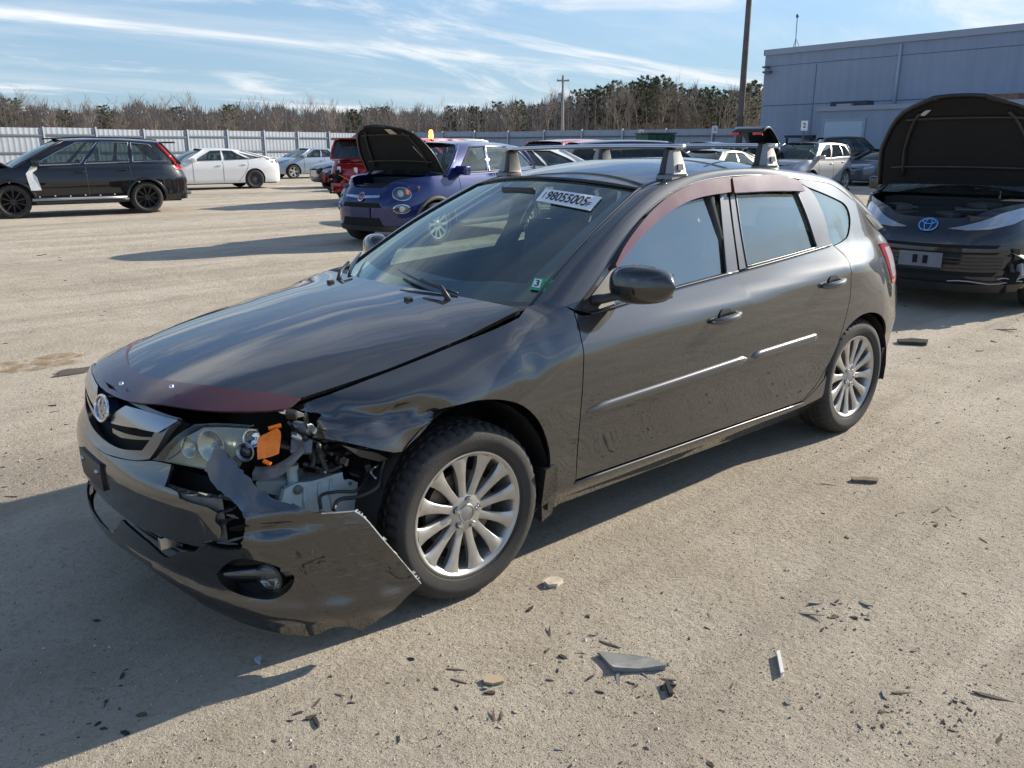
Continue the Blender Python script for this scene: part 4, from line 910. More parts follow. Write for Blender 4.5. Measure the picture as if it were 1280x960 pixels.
# --- roof rack
RKG = pm('rack_grey', (.20, .20, .21), rough=.45, metal=.3, dust=.2); ALU = pm('brushed_aluminium', (.62, .63, .64), rough=.28, metal=1., var=.06)
for x0 in (-.07, -.78):
    k = empty('roof_rack_bar', (0, 0, 0)); k.parent = car
    MB().tube([(x0, y, 1.520+.008*(1-(y/.6)**2)) for y in np.linspace(-.60, .60, 13)], .019, 12, flat=.55).build('cross_bar', ALU, k, smooth=True)
    for s in (1, -1):
        zb = float(roofF(np.array([x0]), np.array([.555]))[0, 2])-.012; y0 = .555
        def tier(w, yi, yo, z): return [(x0-w, s*yi, z), (x0+w, s*yi, z), (x0+w, s*yo, z), (x0-w, s*yo, z)]
        b = MB(); rings = [tier(.060, y0-.055, y0+.036, zb), tier(.056, y0-.052, y0+.034, zb+.03), tier(.046, y0-.045, y0+.028, zb+.036)]
        b.v = [p for r_ in rings for p in r_]; b.f = [(0, 1, 2, 3), (11, 10, 9, 8)]+[(4*i+j, 4*i+(j+1) % 4, 4*i+4+(j+1) % 4, 4*i+4+j) for i in (0, 1) for j in range(4)]
        b.build('rack_pad', RKG, k, bevel=.007, auto=40)
        b = MB(); rings = [tier(.046, y0-.015, y0+.034, zb+.032), tier(.037, y0-.015, y0+.024, zb+.085), tier(.025, y0-.015, y0+.008, zb+.134)]
        b.v = [p for r_ in rings for p in r_]; b.f = [(0, 1, 2, 3), (11, 10, 9, 8)]+[(4*i+j, 4*i+(j+1) % 4, 4*i+4+(j+1) % 4, 4*i+4+j) for i in (0, 1) for j in range(4)]
        b.build('rack_cover', pm('rack_cover_grey', (.30, .30, .30), rough=.4, metal=.2, dust=.2), k, bevel=.006, auto=40)
        b = MB(); rings = [tier(.048, y0-.050, y0-.013, zb+.032), tier(.039, y0-.044, y0-.013, zb+.09), tier(.029, y0-.036, y0-.013, zb+.138)]
        b.v = [p for r_ in rings for p in r_]; b.f = [(0, 1, 2, 3), (11, 10, 9, 8)]+[(4*i+j, 4*i+(j+1) % 4, 4*i+4+(j+1) % 4, 4*i+4+j) for i in (0, 1) for j in range(4)]
        b.build('rack_foot', BLACKP, k, bevel=.008, auto=40)
        b = MB(); rings = [tier(.020, y0+.034, y0+.038, zb+.05), tier(.016, y0+.028, y0+.0335, zb+.075)]
        b.v = [p for r_ in rings for p in r_]; b.f = [(0, 1, 2, 3), (7, 6, 5, 4)]+[(j, (j+1) % 4, 4+(j+1) % 4, 4+j) for j in range(4)]
        b.build('rack_lock', BLACKP, k)
# --- interior
rows = []
for x, z in ((1.0, .955), (.86, .968), (.72, .965), (.60, .940), (.54, .86), (.56, .70), (.62, .55)):
    rows.append([(x-.10*t*t, .70*t, z+(.028*math.exp(-((t-.48)/.28)**2) if .55 < x < .8 else 0)) for t in np.linspace(-1, 1, 25)])
MB().grid(rows).build('dashboard', DASH, car, smooth=True)
panel('headliner', ROOF, roof*.97, pm('headliner_grey', (.30, .30, .29), rough=.95), car, step=.1, off=-.035, flange=0)
for s in (1, -1):
    st = empty('front_seat', (0, 0, 0)); st.parent = car; y0 = .35*s
    def pad(name, c, dims, tilt, bev, par):
        M = Matrix.Translation(c) @ Matrix.Rotation(tilt, 4, 'Y'); a, b, d = dims; MB().box(-a, a, -b, b, -d, d, M).build(name, CLOTH, par, bevel=bev, seg=3, auto=50)
    pad('seat_cushion', (.16, y0, .52), (.26, .25, .08), R(-6), .05, st); pad('seat_back', (-.20, y0, .84), (.065, .25, .32), R(-17), .05, st)
    pad('headrest', (-.335, y0, 1.235), (.05, .13, .10), R(-10), .045, st)
    for d in (-.05, .05): MB().tube([(-.30, y0+d, 1.10), (-.325, y0+d, 1.20)], .007, 6).build('headrest_post', CHROME, st)
    MB().tube([(-.33, s*.70, 1.18), (-.25, s*.63, 1.05), (-.15, s*.56, .7)], .004, 6, flat=6).build('seat_belt', BLACKP, st)
rs = empty('rear_seat', (0, 0, 0)); rs.parent = car
pad('seat_cushion', (-.78, 0, .50), (.24, .60, .09), R(-5), .05, rs); pad('seat_back', (-1.10, 0, .80), (.08, .60, .30), R(-20), .05, rs)
for y0 in (-.36, .36): pad('headrest', (-1.22, y0, 1.13), (.045, .12, .07), R(-12), .04, rs)
sw = empty('steering_wheel', (0, 0, 0)); sw.parent = car
Ms = Matrix.Translation((.36, .35, .905)) @ Matrix.Rotation(R(-24), 4, 'Y')
MB().tube([Ms @ Vector((0, .178*math.cos(a), .178*math.sin(a))) for a in np.linspace(0, 2*math.pi, 41)], .0155, 8, cap=False).build('steering_rim', SATIN, sw, smooth=True)
MB().box(-.01, .025, -.07, .07, -.06, .05, Ms).build('steering_hub', DASH, sw, bevel=.015, auto=40)
for a in (0, math.pi, -math.pi/2): MB().tube([Ms @ Vector((.005, .05*math.cos(a), .05*math.sin(a))), Ms @ Vector((0, .172*math.cos(a), .172*math.sin(a)))], [.018, .012], 6, flat=.5).build('steering_spoke', DASH, sw, smooth=True)
MB().box(.38, .62, .29, .41, .80, .88).build('steering_column', DASH, car, bevel=.02)
MB().box(.37, .39, -.11, .11, 1.325, 1.385, Matrix.Translation((-.03, 0, -.03))).build('rear_view_mirror', BLACKP, car, bevel=.012, auto=40)
TRIM = pm('door_card', (.055, .056, .058), rough=.85, var=.15)
for i, s in ((0, 1), (1, -1)):
    panel('door_card', SIDE, fdoor*[1, 1], TRIM, FDOOR[i], step=.09, off=-.07, flange=0, mirror=i == 1); panel('door_card', SIDE, rdoor, TRIM, RDOOR[i], step=.09, off=-.07, flange=0, mirror=i == 1)
    MB().tube([(-.20, s*.735, .98), (-.21, s*.675, 1.15), (-.22, s*.60, 1.33)], .045, 8, flat=.6).build('centre_pillar_trim', pm('pillar_trim', (.05, .05, .05), rough=.9), car, smooth=True)
# --- stickers on the windscreen
def ws_sheet(name, pxs, mat, par, off, n=8):
    q = WS.at(pxs); a, b, c, d = q; rows = []
    for i in range(n+1):
        u = i/n; l = a+(d-a)*u; r_ = b+(c-b)*u; rows.append([ws(*(l+(r_-l)*j/n), off) for j in range(n+1)])
    return MB().grid(rows).build(name, mat, par, smooth=True), q
ls, q = ws_sheet('lot_sticker', [(682, 236.5), (753, 247), (738, 264), (670, 251)], WHITEP, car, .002)
def ws_text(body, quad, x0, x1, y0, y1, mat, par, off=.0032, bold=.0):
    v, f = text_mesh(body, 1., bold); mn, mx = v[:, :2].min(0), v[:, :2].max(0); u = x0+(v[:, 0]-mn[0])/(mx[0]-mn[0])*(x1-x0); t = y0+(v[:, 1]-mn[1])/(mx[1]-mn[1])*(y1-y0)
    a, b, c, d = quad; P = []
    for uu, tt in zip(u, t):
        k = 1-tt; l = a+(d-a)*k; r_ = b+(c-b)*k; P.append(ws(*(l+(r_-l)*uu), off))
    return mk('lettering', P, f, mat, par)
ws_text('98055005', q, .13, .86, .20, .86, INK, ls, bold=.02); ws_text('F', q, .875, .93, .22, .52, INK, ls, bold=.01); ws_text('I', q, .07, .085, .25, .75, INK, ls)
gs, q = ws_sheet('inspection_sticker', [(668, 347), (694, 350.5), (688, 366), (662, 362)], pm('green_print', (.02, .36, .14), rough=.5), car, .002)
sq, q2 = ws_sheet('sticker_panel', [(669, 349), (678, 350.3), (674.5, 360.5), (665, 359)], WHITEP, gs, .003)
ws_text('3', q2, .2, .8, .12, .88, INK, gs, off=.004, bold=.02)
ws_sheet('sticker_print', [(681, 353), (690.5, 354.5), (687, 361), (678, 360)], pm('dark_green_print', (.01, .16, .07), rough=.5), gs, .003)
# ================================================================ setting: ground, fence, building, poles, trees
F2 = np.array([math.cos(YAW), math.sin(YAW)]); R2 = np.array([math.sin(YAW), -math.cos(YAW)])
GA, GB = .0073, .0133                                              # the yard climbs very slightly away from the parked car
def gz(x, y):
    dx, dy = np.asarray(x, float)-CAM[0], np.asarray(y, float)-CAM[1]; d = dx*F2[0]+dy*F2[1]; l = -(dx*R2[0]+dy*R2[1])
    r = np.sqrt((np.asarray(x, float)-.3)**2+np.asarray(y, float)**2); k = np.clip((r-3.2)/5., 0, 1); k = k*k*(3-2*k)
    return (GA*np.clip(d, -60, 160)+GB*np.clip(l, -60, 60))*k
TILT = Matrix(((1, 0, 0), (0, 1, 0), (0, 0, 1)))
_n = Vector((-(GA*F2[0]-GB*R2[0]), -(GA*F2[1]-GB*R2[1]), 1)).normalized(); TILT = Vector((0, 0, 1)).rotation_difference(_n).to_matrix()
def gp(u, v):
    """photo pixel -> point on the yard"""
    d = CF+CR*(u-640)/FPX-CU*(v-480)/FPX; t = -CAM[2]/d[2] if d[2] < 0 else 60.
    n = np.array(_n); t = -(n@CAM - (n@np.array([CAM[0], CAM[1], 0])))/(n@d) if n@d < 0 else 200.
    return CAM+d*t
def at_depth(u, depth):
    """point on the yard below a photo column at a distance along the view"""
    p = CAM[:2]+F2*depth+R2*depth*(u-640)/FPX*math.cos(PITCH); return np.array([p[0], p[1], float(gz(p[0], p[1]))])

def dirt():
    m, N, L, P = new_mat('packed_sandy_dirt'); P.inputs['Roughness'].default_value = .95; P.inputs['Specular IOR Level'].default_value = .15
    tc = N.new('ShaderNodeTexCoord')
    def noise(sc, det=6, ro=.6, vec=None, dist=0.):
        n = N.new('ShaderNodeTexNoise'); n.inputs['Scale'].default_value = sc; n.inputs['Detail'].default_value = det; n.inputs['Roughness'].default_value = ro; n.inputs['Distortion'].default_value = dist
        L.new(vec or tc.outputs['Object'], n.inputs['Vector']); return n.outputs[0]
    def mr(v, a, b, c=0., d=1.):
        k = N.new('ShaderNodeMapRange'); k.inputs[1].default_value = a; k.inputs[2].default_value = b; k.inputs[3].default_value = c; k.inputs[4].default_value = d; L.new(v, k.inputs[0]); return k.outputs[0]
    def mix(f, a, b, mode='MIX'):
        k = N.new('ShaderNodeMix'); k.data_type = 'RGBA'; k.blend_type = mode
        if isinstance(f, float): k.inputs[0].default_value = f
        else: L.new(f, k.inputs[0])
        for i, c in ((6, a), (7, b)):
            if isinstance(c, tuple): k.inputs[i].default_value = c+(1,)
            else: L.new(c, k.inputs[i])
        return k.outputs[2]
    mp = N.new('ShaderNodeMapping'); mp.inputs['Rotation'].default_value = (0, 0, R(-12)); mp.inputs['Scale'].default_value = (.12, 1, 1); L.new(tc.outputs['Object'], mp.inputs[0])
    tracks = noise(1.3, 5, .6, mp.outputs[0], .4)
    big = noise(.35, 7, .65, None, .3); mid = noise(2.6, 8, .7); fine = noise(34, 6, .75); grit = noise(130, 3, .7)
    c = mix(mr(big, .35, .65), (.45, .388, .300), (.555, .485, .385))
    c = mix(mr(mid, .42, .66, 0, .55), c, (.34, .28, .205))
    c = mix(mr(tracks, .49, .58, 0, .75), c, (.56, .485, .385))
    c = mix(mr(noise(.55, 6, .7, mp.outputs[0], .8), .50, .60, 0, .6), c, (.31, .265, .21))
    c = mix(mr(fine, .50, .66, 0, .5), c, (.28, .23, .17))
    c = mix(mr(grit, .60, .68, 0, .55), c, (.14, .115, .09))
    c = mix(mr(noise(90, 2, .5), .68, .75, 0, .5), c, (.62, .58, .50))
    wet = noise(.9, 5, .6, None, .6); c = mix(mr(wet, .70, .76, 0, .45), c, (.20, .16, .12))
    L.new(c, P.inputs['Base Color'])
    b1 = N.new('ShaderNodeBump'); b1.inputs['Strength'].default_value = .8; b1.inputs['Distance'].default_value = .045; L.new(mid, b1.inputs['Height'])
    b2 = N.new('ShaderNodeBump'); b2.inputs['Strength'].default_value = .9; b2.inputs['Distance'].default_value = .020; L.new(fine, b2.inputs['Height']); L.new(b1.outputs[0], b2.inputs['Normal'])
    b3 = N.new('ShaderNodeBump'); b3.inputs['Strength'].default_value = .8; b3.inputs['Distance'].default_value = .006; L.new(grit, b3.inputs['Height']); L.new(b2.outputs[0], b3.inputs['Normal'])
    L.new(b3.outputs[0], P.inputs['Normal']); return m
DIRT = dirt()
_r1 = np.random.default_rng(5); _ph = _r1.uniform(0, 6.28, 14); _kk = _r1.uniform(.6, 5., 14); _an = _r1.uniform(0, 6.28, 14)
def gs(x, y):
    """height of the ground sheet, with its gentle unevenness"""
    x, y = np.asarray(x, float), np.asarray(y, float); r_ = np.hypot(x-.6, y-.3)
    w = sum(np.sin(_kk[i]*(x*math.cos(_an[i])+y*math.sin(_an[i]))+_ph[i])/_kk[i] for i in range(14))*.003*np.clip(r_/2, 0, 1)*np.clip((60-r_)/10, 0, 1)
    for wx, wy in ((1.31, .75), (-1.31, .75), (1.31, -.75), (-1.31, -.75)): w = w*(1-np.exp(-(((x-wx)**2+(y-wy)**2)/.16)))
    return gz(x, y)+np.minimum(w, .012)
def ground():
    # polar sheet: dense round the car, out to the horizon
    rs_ = np.r_[np.linspace(0, 9, 91), np.geomspace(9.3, 900, 46)]; n = 128; v = []; f = []
    for r_ in rs_:
        a = np.arange(n)*2*math.pi/n; x = .6+r_*np.cos(a); y = .3+r_*np.sin(a); v += list(zip(x, y, gs(x, y)))
    for i in range(len(rs_)-1):
        for k in range(n): k2 = (k+1) % n; f.append((i*n+k, i*n+k2, (i+1)*n+k2, (i+1)*n+k))
    o = mk('ground', v, f, DIRT, None, smooth=True); tag(o, 'pale sandy packed dirt of the yard', kind='structure'); return o
GROUND = ground()
# ---------------------------------------------------------------- fence, building, poles, signs
def up_m(p, rz=0): return Matrix.Translation(p) @ TILT.to_4x4() @ Matrix.Rotation(rz, 4, 'Z')
def put_m(o, M): o.matrix_world = M; return o
GALV = pm('galvanised_sheet', (.31, .35, .40), rough=.6, metal=.1, var=.14, vscale=1.2, dust=.12); FPOST = pm('fence_post_steel', (.42, .45, .50), rough=.5, metal=.4); RAIL = pm('fence_rail_steel', (.12, .13, .15), rough=.6, metal=.3)
def fence(label, a, b, h=2.42, sp=2.9):
    a, b = np.array(a[:2]), np.array(b[:2]); L_ = np.linalg.norm(b-a); n = int(round(L_/sp)); sp = L_/n; d = (b-a)/L_; hd = math.atan2(d[1], d[0])
    e = empty('corrugated_fence', (0, 0, 0), 0, label, 'fence'); put_m(e, up_m((a[0], a[1], float(gz(*a))), hd))
    K = 10; xs_ = []; 
    for k in range(K): w = sp/K; xs_ += [(k*w, 0), (k*w+.03, .009), (k*w+.09, .009), (k*w+.12, 0), (k*w+w*.55, -.004)]
    xs_.append((sp, 0)); rows = [[(x, y, z) for x, y in xs_] for z in (.05, h)]
    me = mesh_of(MB().grid(rows), 'fence_panel', GALV, 30); pme = mesh_of(MB().box(-.04, .04, .02, .10, -.2, h+.06), 'fence_post', FPOST, 40); rme = mesh_of(MB().box(0, sp, .034, .075, h-.30, h-.20).box(0, sp, .034, .075, .5, .6), 'fence_rail', RAIL, 40)
    rme = mesh_of(MB().box(.041, sp-.041, .034, .075, h-.42, h-.34), 'fence_rail', RAIL, 40); rme2 = mesh_of(MB().box(.041, sp-.041, .034, .075, h-1.30, h-1.22), 'fence_rail', RAIL, 40)
    r_ = random.Random(3); last = 0.
    for i in range(n):
        pw = a+d*(i*sp); zz = float(gz(*pw)); lp = e.matrix_world.inverted() @ Vector((pw[0], pw[1], zz)); z = lp.z+r_.uniform(-.03, .03)
        for nm, m_ in (('fence_panel', me), ('fence_post', pme), ('fence_rail', rme), ('fence_rail', rme2)):
            o = bpy.data.objects.new(nm, m_); COL.objects.link(o); o.parent = e; o.location = (i*sp, 0, z)
    return e
FA, FB, FC = at_depth(-90, 41), at_depth(452, 64), at_depth(955, 45.5)
fence('long grey corrugated metal fence running behind the white sedan', FB, FA); fence('grey corrugated metal fence meeting the blue building', FC, FB)
# building: wall faces the yard
BLUE = None
def blue_wall():
    m, N, L, P = new_mat('blue_painted_block'); P.inputs['Roughness'].default_value = .8
    tc = N.new('ShaderNodeTexCoord'); n = N.new('ShaderNodeTexNoise'); n.inputs['Scale'].default_value = .5; n.inputs['Detail'].default_value = 8; L.new(tc.outputs['Object'], n.inputs['Vector'])
    mp = N.new('ShaderNodeMapping'); mp.inputs['Scale'].default_value = (3, 3, .15); L.new(tc.outputs['Object'], mp.inputs[0])
    n2 = N.new('ShaderNodeTexNoise'); n2.inputs['Scale'].default_value = 1.2; n2.inputs['Detail'].default_value = 6; L.new(mp.outputs[0], n2.inputs['Vector'])
    a = N.new('ShaderNodeMath'); a.operation = 'ADD'; L.new(n.outputs[0], a.inputs[0]); L.new(n2.outputs[0], a.inputs[1])
    mr = N.new('ShaderNodeMapRange'); mr.inputs[1].default_value = .75; mr.inputs[2].default_value = 1.3; L.new(a.outputs[0], mr.inputs[0])
    mx = N.new('ShaderNodeMix'); mx.data_type = 'RGBA'; mx.inputs[6].default_value = (.255, .305, .385, 1); mx.inputs[7].default_value = (.31, .36, .44, 1); L.new(mr.outputs[0], mx.inputs[0]); L.new(mx.outputs[2], P.inputs['Base Color'])
    br = N.new('ShaderNodeTexBrick'); br.inputs['Scale'].default_value = 1; br.inputs['Brick Width'].default_value = .4; br.inputs['Row Height'].default_value = .2; br.inputs['Mortar Size'].default_value = .008; br.inputs['Color1'].default_value = br.inputs['Color2'].default_value = (1, 1, 1, 1); br.inputs['Mortar'].default_value = (0, 0, 0, 1)
    m3 = N.new('ShaderNodeMapping'); m3.inputs['Rotation'].default_value = (R(90), 0, 0); L.new(tc.outputs['Object'], m3.inputs[0]); L.new(m3.outputs[0], br.inputs['Vector'])
    b = N.new('ShaderNodeBump'); b.inputs['Strength'].default_value = .3; b.inputs['Distance'].default_value = .01; L.new(br.outputs[0], b.inputs['Height']); L.new(b.outputs[0], P.inputs['Normal']); return m
BLUE = blue_wall()
WA, WB = at_depth(951, 46), at_depth(1330, 34.5)                    # foot of the wall, left corner and right
dW = (WB-WA)[:2]; LW = np.linalg.norm(dW); dW /= LW; hW = math.atan2(dW[1], dW[0])
BL = empty('blue_warehouse', (0, 0, 0), 0, 'long blue painted warehouse with flat roof and loading annex', 'building'); put_m(BL, up_m((WA[0], WA[1], float(gz(WA[0], WA[1]))-.1), hW))
# local: x along the wall, +y away from the camera?  decide by sign
sgn = 1 if (np.array([-dW[1], dW[0]])@F2) > 0 else -1
def bbox(name, mat, x0, x1, y0, y1, z0, z1, bevel=0): return MB().box(x0, x1, y0*sgn, y1*sgn, z0, z1).build(name, mat, BL, bevel=bevel)
HB = 6.35; LT = LW+14
bbox('wall', BLUE, 0, LT, 0, 26, 0, HB)
FL = pm('flashing_grey', (.30, .34, .40), rough=.5, metal=.3); DKF = pm('seam_dark', (.10, .13, .18), rough=.8)
bbox('roof_flashing', FL, -.06, LT, -.08, .0-.002, HB-.22, HB+.06); bbox('roof_flashing', FL, -.06, -.002, -.08, 26, HB-.22, HB+.06)
bbox('roof', pm('roof_tar', (.08, .08, .08), rough=.9), 0, LT, .01, 26, HB+.002, HB+.03)
bbox('wall_seam', DKF, .1, LT, -.012, -.002, HB-.78, HB-.755); bbox('wall_seam', DKF, .1, LT, -.012, -.002, 3.62, 3.66)
bbox('wall_seam', DKF, 3.05, 3.08, -.012, -.002, .1, 5.5)
ul = lambda u: None
def wall_x(u, off=0.):
    """where a photo column meets the wall line"""
    d2 = F2+R2*((u-640)/FPX*math.cos(PITCH)); A = np.array([[d2[0], -dW[0]], [d2[1], -dW[1]]]); nrm = np.array([-dW[1], dW[0]])*sgn; q = WA[:2]+nrm*off-CAM[:2]; t = np.linalg.solve(A, q); return float(t[1])
MB().tube([(wall_x(1115), -.08*sgn, HB-.3), (wall_x(1115), -.08*sgn, 3.1)], .07, 8).build('downpipe', pm('pipe_blue', (.36, .42, .50), rough=.5), BL, smooth=True)
# annex
AX0 = wall_x(1022, -2.4); AH = 3.28
bbox('annex_wall', BLUE, AX0, LT, -2.4, -.003, 0, AH); bbox('annex_flashing', FL, AX0-.06, LT, -2.47, -2.402, AH-.12, AH+.08); bbox('annex_flashing', FL, AX0-.06, AX0-.002, -2.4, -.1, AH-.12, AH+.08)
g0, g1 = wall_x(1031, -2.4), wall_x(1079, -2.4)
DR = bbox('roller_door', pm('pale_blue_door', (.42, .52, .62), rough=.55, var=.06), g0, g1, -2.43, -2.402, .05, 2.70)
for k in range(6): MB().box(g0+.02, g1-.02, -2.437*sgn, -2.4312*sgn, .45*k+.06, .45*k+.47).build('door_slat', MATS['pale_blue_door'], DR)
for x0, x1, z0, z1 in ((g0-.12, g0-.002, .05, 2.82), (g1+.002, g1+.12, .05, 2.82), (g0, g1, 2.702, 2.82)): bbox('door_frame', FL, x0, x1, -2.45, -2.403, z0, z1)
r0, r1 = wall_x(1216, -2.0), wall_x(1300, -2.0)
RUST = pm('rusty_steel_beam', (.20, .12, .085), rough=.85, var=.5, vscale=3)
bbox('rusted_beam', RUST, r0, r1, -2.2, -1.9, AH+.10, AH+.32); bbox('roof_clutter', pm('clutter_dark', (.05, .06, .08), rough=.8), wall_x(1040, -1.5), wall_x(1085, -1.5), -1.8, -1.2, AH+.09, AH+.32)
bbox('roof_duct', FL, wall_x(1046, -1.9), wall_x(1064, -1.9), -2.1, -1.85, AH+.085, AH+.2)
c0_, c1_ = wall_x(984, -1.4), wall_x(1019, -1.4)
bbox('canopy_roof', pm('canopy_black', (.03, .035, .045), rough=.7), c0_, c1_, -1.5, -.02, 2.0, 2.12); bbox('canopy_post', MATS['canopy_black'], c0_+.05, c0_+.13, -1.45, -1.37, 0, 1.99); bbox('canopy_post', MATS['canopy_black'], c1_-.13, c1_-.05, -1.45, -1.37, 0, 1.99)
w0 = wall_x(953, 0); bbox('wall_bracket', DKF, .1, .5, -.3, -.01, HB-1.1, HB-1.0); bbox('wall_bracket', DKF, .1, .35, -.35, -.01, HB-.85, HB-.76)
# mast on the roof
ma = BL.matrix_world @ Vector((wall_x(986, 1.0), 1.0*sgn, HB+.03)); mt = empty('roof_mast', (0, 0, 0), 0, 'thin mast with a small head on the warehouse roof', 'antenna'); put_m(mt, up_m(ma))
MB().tube([(0, 0, -.02), (.05, 0, 1.55)], .022, 6).build('mast_pole', RAIL, mt); MB().lathe([(0, 1.72), (.07, 1.70), (.07, 1.56), (0, 1.54)], 10, 'z', (.05, 0, 0)).build('mast_head', RAIL, mt, smooth=True)
for a in (0, 2.1, 4.2): MB().tube([(0, 0, .55), (.28*math.cos(a), .28*math.sin(a), -.02)], .012, 5).build('mast_stay', RAIL, mt)
# light pole in front of the building
POLE = pm('weathered_pole_wood', (.13, .115, .10), rough=.9, var=.3, vscale=3)
p = at_depth(926, 38); lp = empty('light_pole', (0, 0, 0), 0, 'tall dark wooden pole rising beside the warehouse corner', 'pole'); put_m(lp, up_m(p) @ Matrix.Rotation(R(-.0), 4, 'Y'))
MB().tube([(0, 0, -.3), (0, 0, 4), (0, 0, 12)], [.15, .135, .10], 12).build('pole_shaft', POLE, lp, smooth=True); MB().tube([(0, 0, 11.3), (1.4, 0, 11.6)], .04, 8).build('lamp_arm', RAIL, lp, smooth=True); MB().box(1.2, 1.9, -.14, .14, 11.52, 11.66).build('lamp_head', FL, lp, bevel=.03); MB().box(-.06, .06, -.19, -.12, 1.6, 2.2).build('pole_box', FL, lp)
p = at_depth(706, 84); up_ = empty('utility_pole', (0, 0, 0), 0, 'grey utility pole with one crossarm beyond the fence', 'pole'); put_m(up_, up_m(p, YAW+math.pi/2))
MB().tube([(0, 0, -.3), (0, 0, 8.0)], [.17, .11], 10).build('pole_shaft', pm('grey_pole_wood', (.30, .28, .26), rough=.9), up_, smooth=True); MB().box(-.6, .6, -.06, .06, 7.45, 7.6).build('crossarm', MATS['grey_pole_wood'], up_); MB().lathe([(.16, 5.6), (.18, 5.7), (.18, 6.3), (.14, 6.4), (0, 6.42)], 12, 'z', (.30, 0, 0)).build('transformer', FL, up_, smooth=True)
for x in (-.5, .1, .5): MB().lathe([(.05, 7.62), (.05, 7.72), (0, 7.76)], 8, 'z', (x, 0, 0)).build('insulator', FL, up_, smooth=True)
# small row signs on posts
def sign(u, depth, h, txt, label):
    p = at_depth(u, depth); e = empty('row_sign', (0, 0, 0), 0, label, 'sign', 'row number signs'); put_m(e, up_m(p, YAW-math.pi/2))
    MB().box(-.02, .02, -.02, .02, -.2, h).build('sign_post', RAIL, e); MB().box(-.12, .12, -.04, -.025, h-.16, h+.18).build('sign_plate', WHITEP, e)
    v, f = text_mesh(txt, .22, .004); mk('lettering', [(q[0], -.044, q[1]+h+.01) for q in v], f, INK, e)
sign(1005.5, 31, 2.20, '2', 'white number sign on a post before the canopy'); sign(1124, 30, 2.25, '1', 'white number sign on a post before the roller door annex'); sign(804, 42, 2.10, '4', 'white number sign on a post before the fence by the green skip'); sign(895, 41, 2.25, '3', 'white number sign on a post behind the white SUV')
# green skip and a truck beyond the fence
p = at_depth(820, 37); sk = empty('green_skip', (0, 0, 0), 0, 'dark green steel skip before the metal fence', 'skip'); put_m(sk, up_m(p, YAW+math.pi/2+R(10)))
GRN = pm('skip_green', (.012, .055, .035), rough=.6, var=.3)
MB().box(-.65, .55, -.8, .8, .1, 1.98).build('skip_body', GRN, sk, bevel=.03)
for k in range(4): MB().box(-.55+.3*k, -.47+.3*k, .80, .88, .2, 1.9).build('skip_rib', GRN, sk)
MB().box(-.70, .60, -.85, .85, 1.99, 2.05).build('skip_rim', GRN, sk); MB().box(-.9, -.68, -.2, .2, 1.6, 1.75).build('skip_hook', WHITEP, sk)
p = at_depth(386, 80); tk = empty('white_truck', (0, 0, 0), 0, 'white truck roof showing above the fence', 'truck'); put_m(tk, up_m(p, YAW+math.pi/2))
MB().box(-.9, .9, -1, 1, .5, 2.55).build('truck_cab', WHITEP, tk, bevel=.35, seg=4, auto=60); MB().box(-.6, .6, .97, 1.02, 1.9, 2.35).build('truck_window', DGLASS, tk); MB().box(-1., 1., -1.05, 1.05, .15, .7).build('truck_chassis', VOID, tk)
# ---------------------------------------------------------------- trees
BARK = pm('bare_bark', (.18, .145, .115), rough=.95, var=.3, vscale=1.5); PBARK = pm('pine_bark', (.16, .105, .07), rough=.95, var=.3); TWIG = pm('bare_twigs', (.27, .22, .18), rough=.95, var=.35, vscale=.4)
def leafmat(name, c, var=.5):
    m = pm(name, c, rough=.7, var=var, vscale=.6, spec=.2); return m
NEED = [leafmat('pine_needles', (.062, .085, .036)), leafmat('pine_needles_olive', (.085, .098, .042))]
def bare_tree(seed, H=12.):
    r_ = random.Random(seed); b = MB(); tw = MB()
    def br(p, d, L_, rad, lv):
        n = 3; pts = [p]; q = p; dd = d
        for i in range(n):
            dd = (dd+Vector((r_.uniform(-.16, .16), r_.uniform(-.16, .16), r_.uniform(-.02, .14)))).normalized(); q = q+dd*(L_/n); pts.append(q)
        (b if lv < 2 else tw).tube([tuple(x) for x in pts], [rad*(1-.5*i/n) for i in range(n+1)], 5 if lv < 2 else 3, cap=False)
        if lv >= 4: return
        for k in range((7, 5, 4, 4)[lv]):
            t = r_.uniform(.35 if lv == 0 else .2, 1.); i = min(n-1, int(t*n)); o = pts[i].lerp(pts[i+1], t*n-i); a = r_.uniform(0, 6.28); sp = r_.uniform(.45, .95)
            side = Vector((math.cos(a), math.sin(a), 0)); nd = (dd*(1-sp*.5)+side*sp+Vector((0, 0, .35))).normalized(); br(o, nd, L_*r_.uniform(.38, .62), rad*.42, lv+1)
    br(Vector((0, 0, -.2)), Vector((0, 0, 1)), H*.72, H*.014, 0); return mesh_of(b, 'trunk', BARK, 60), mesh_of(tw, 'crown', TWIG, 60)
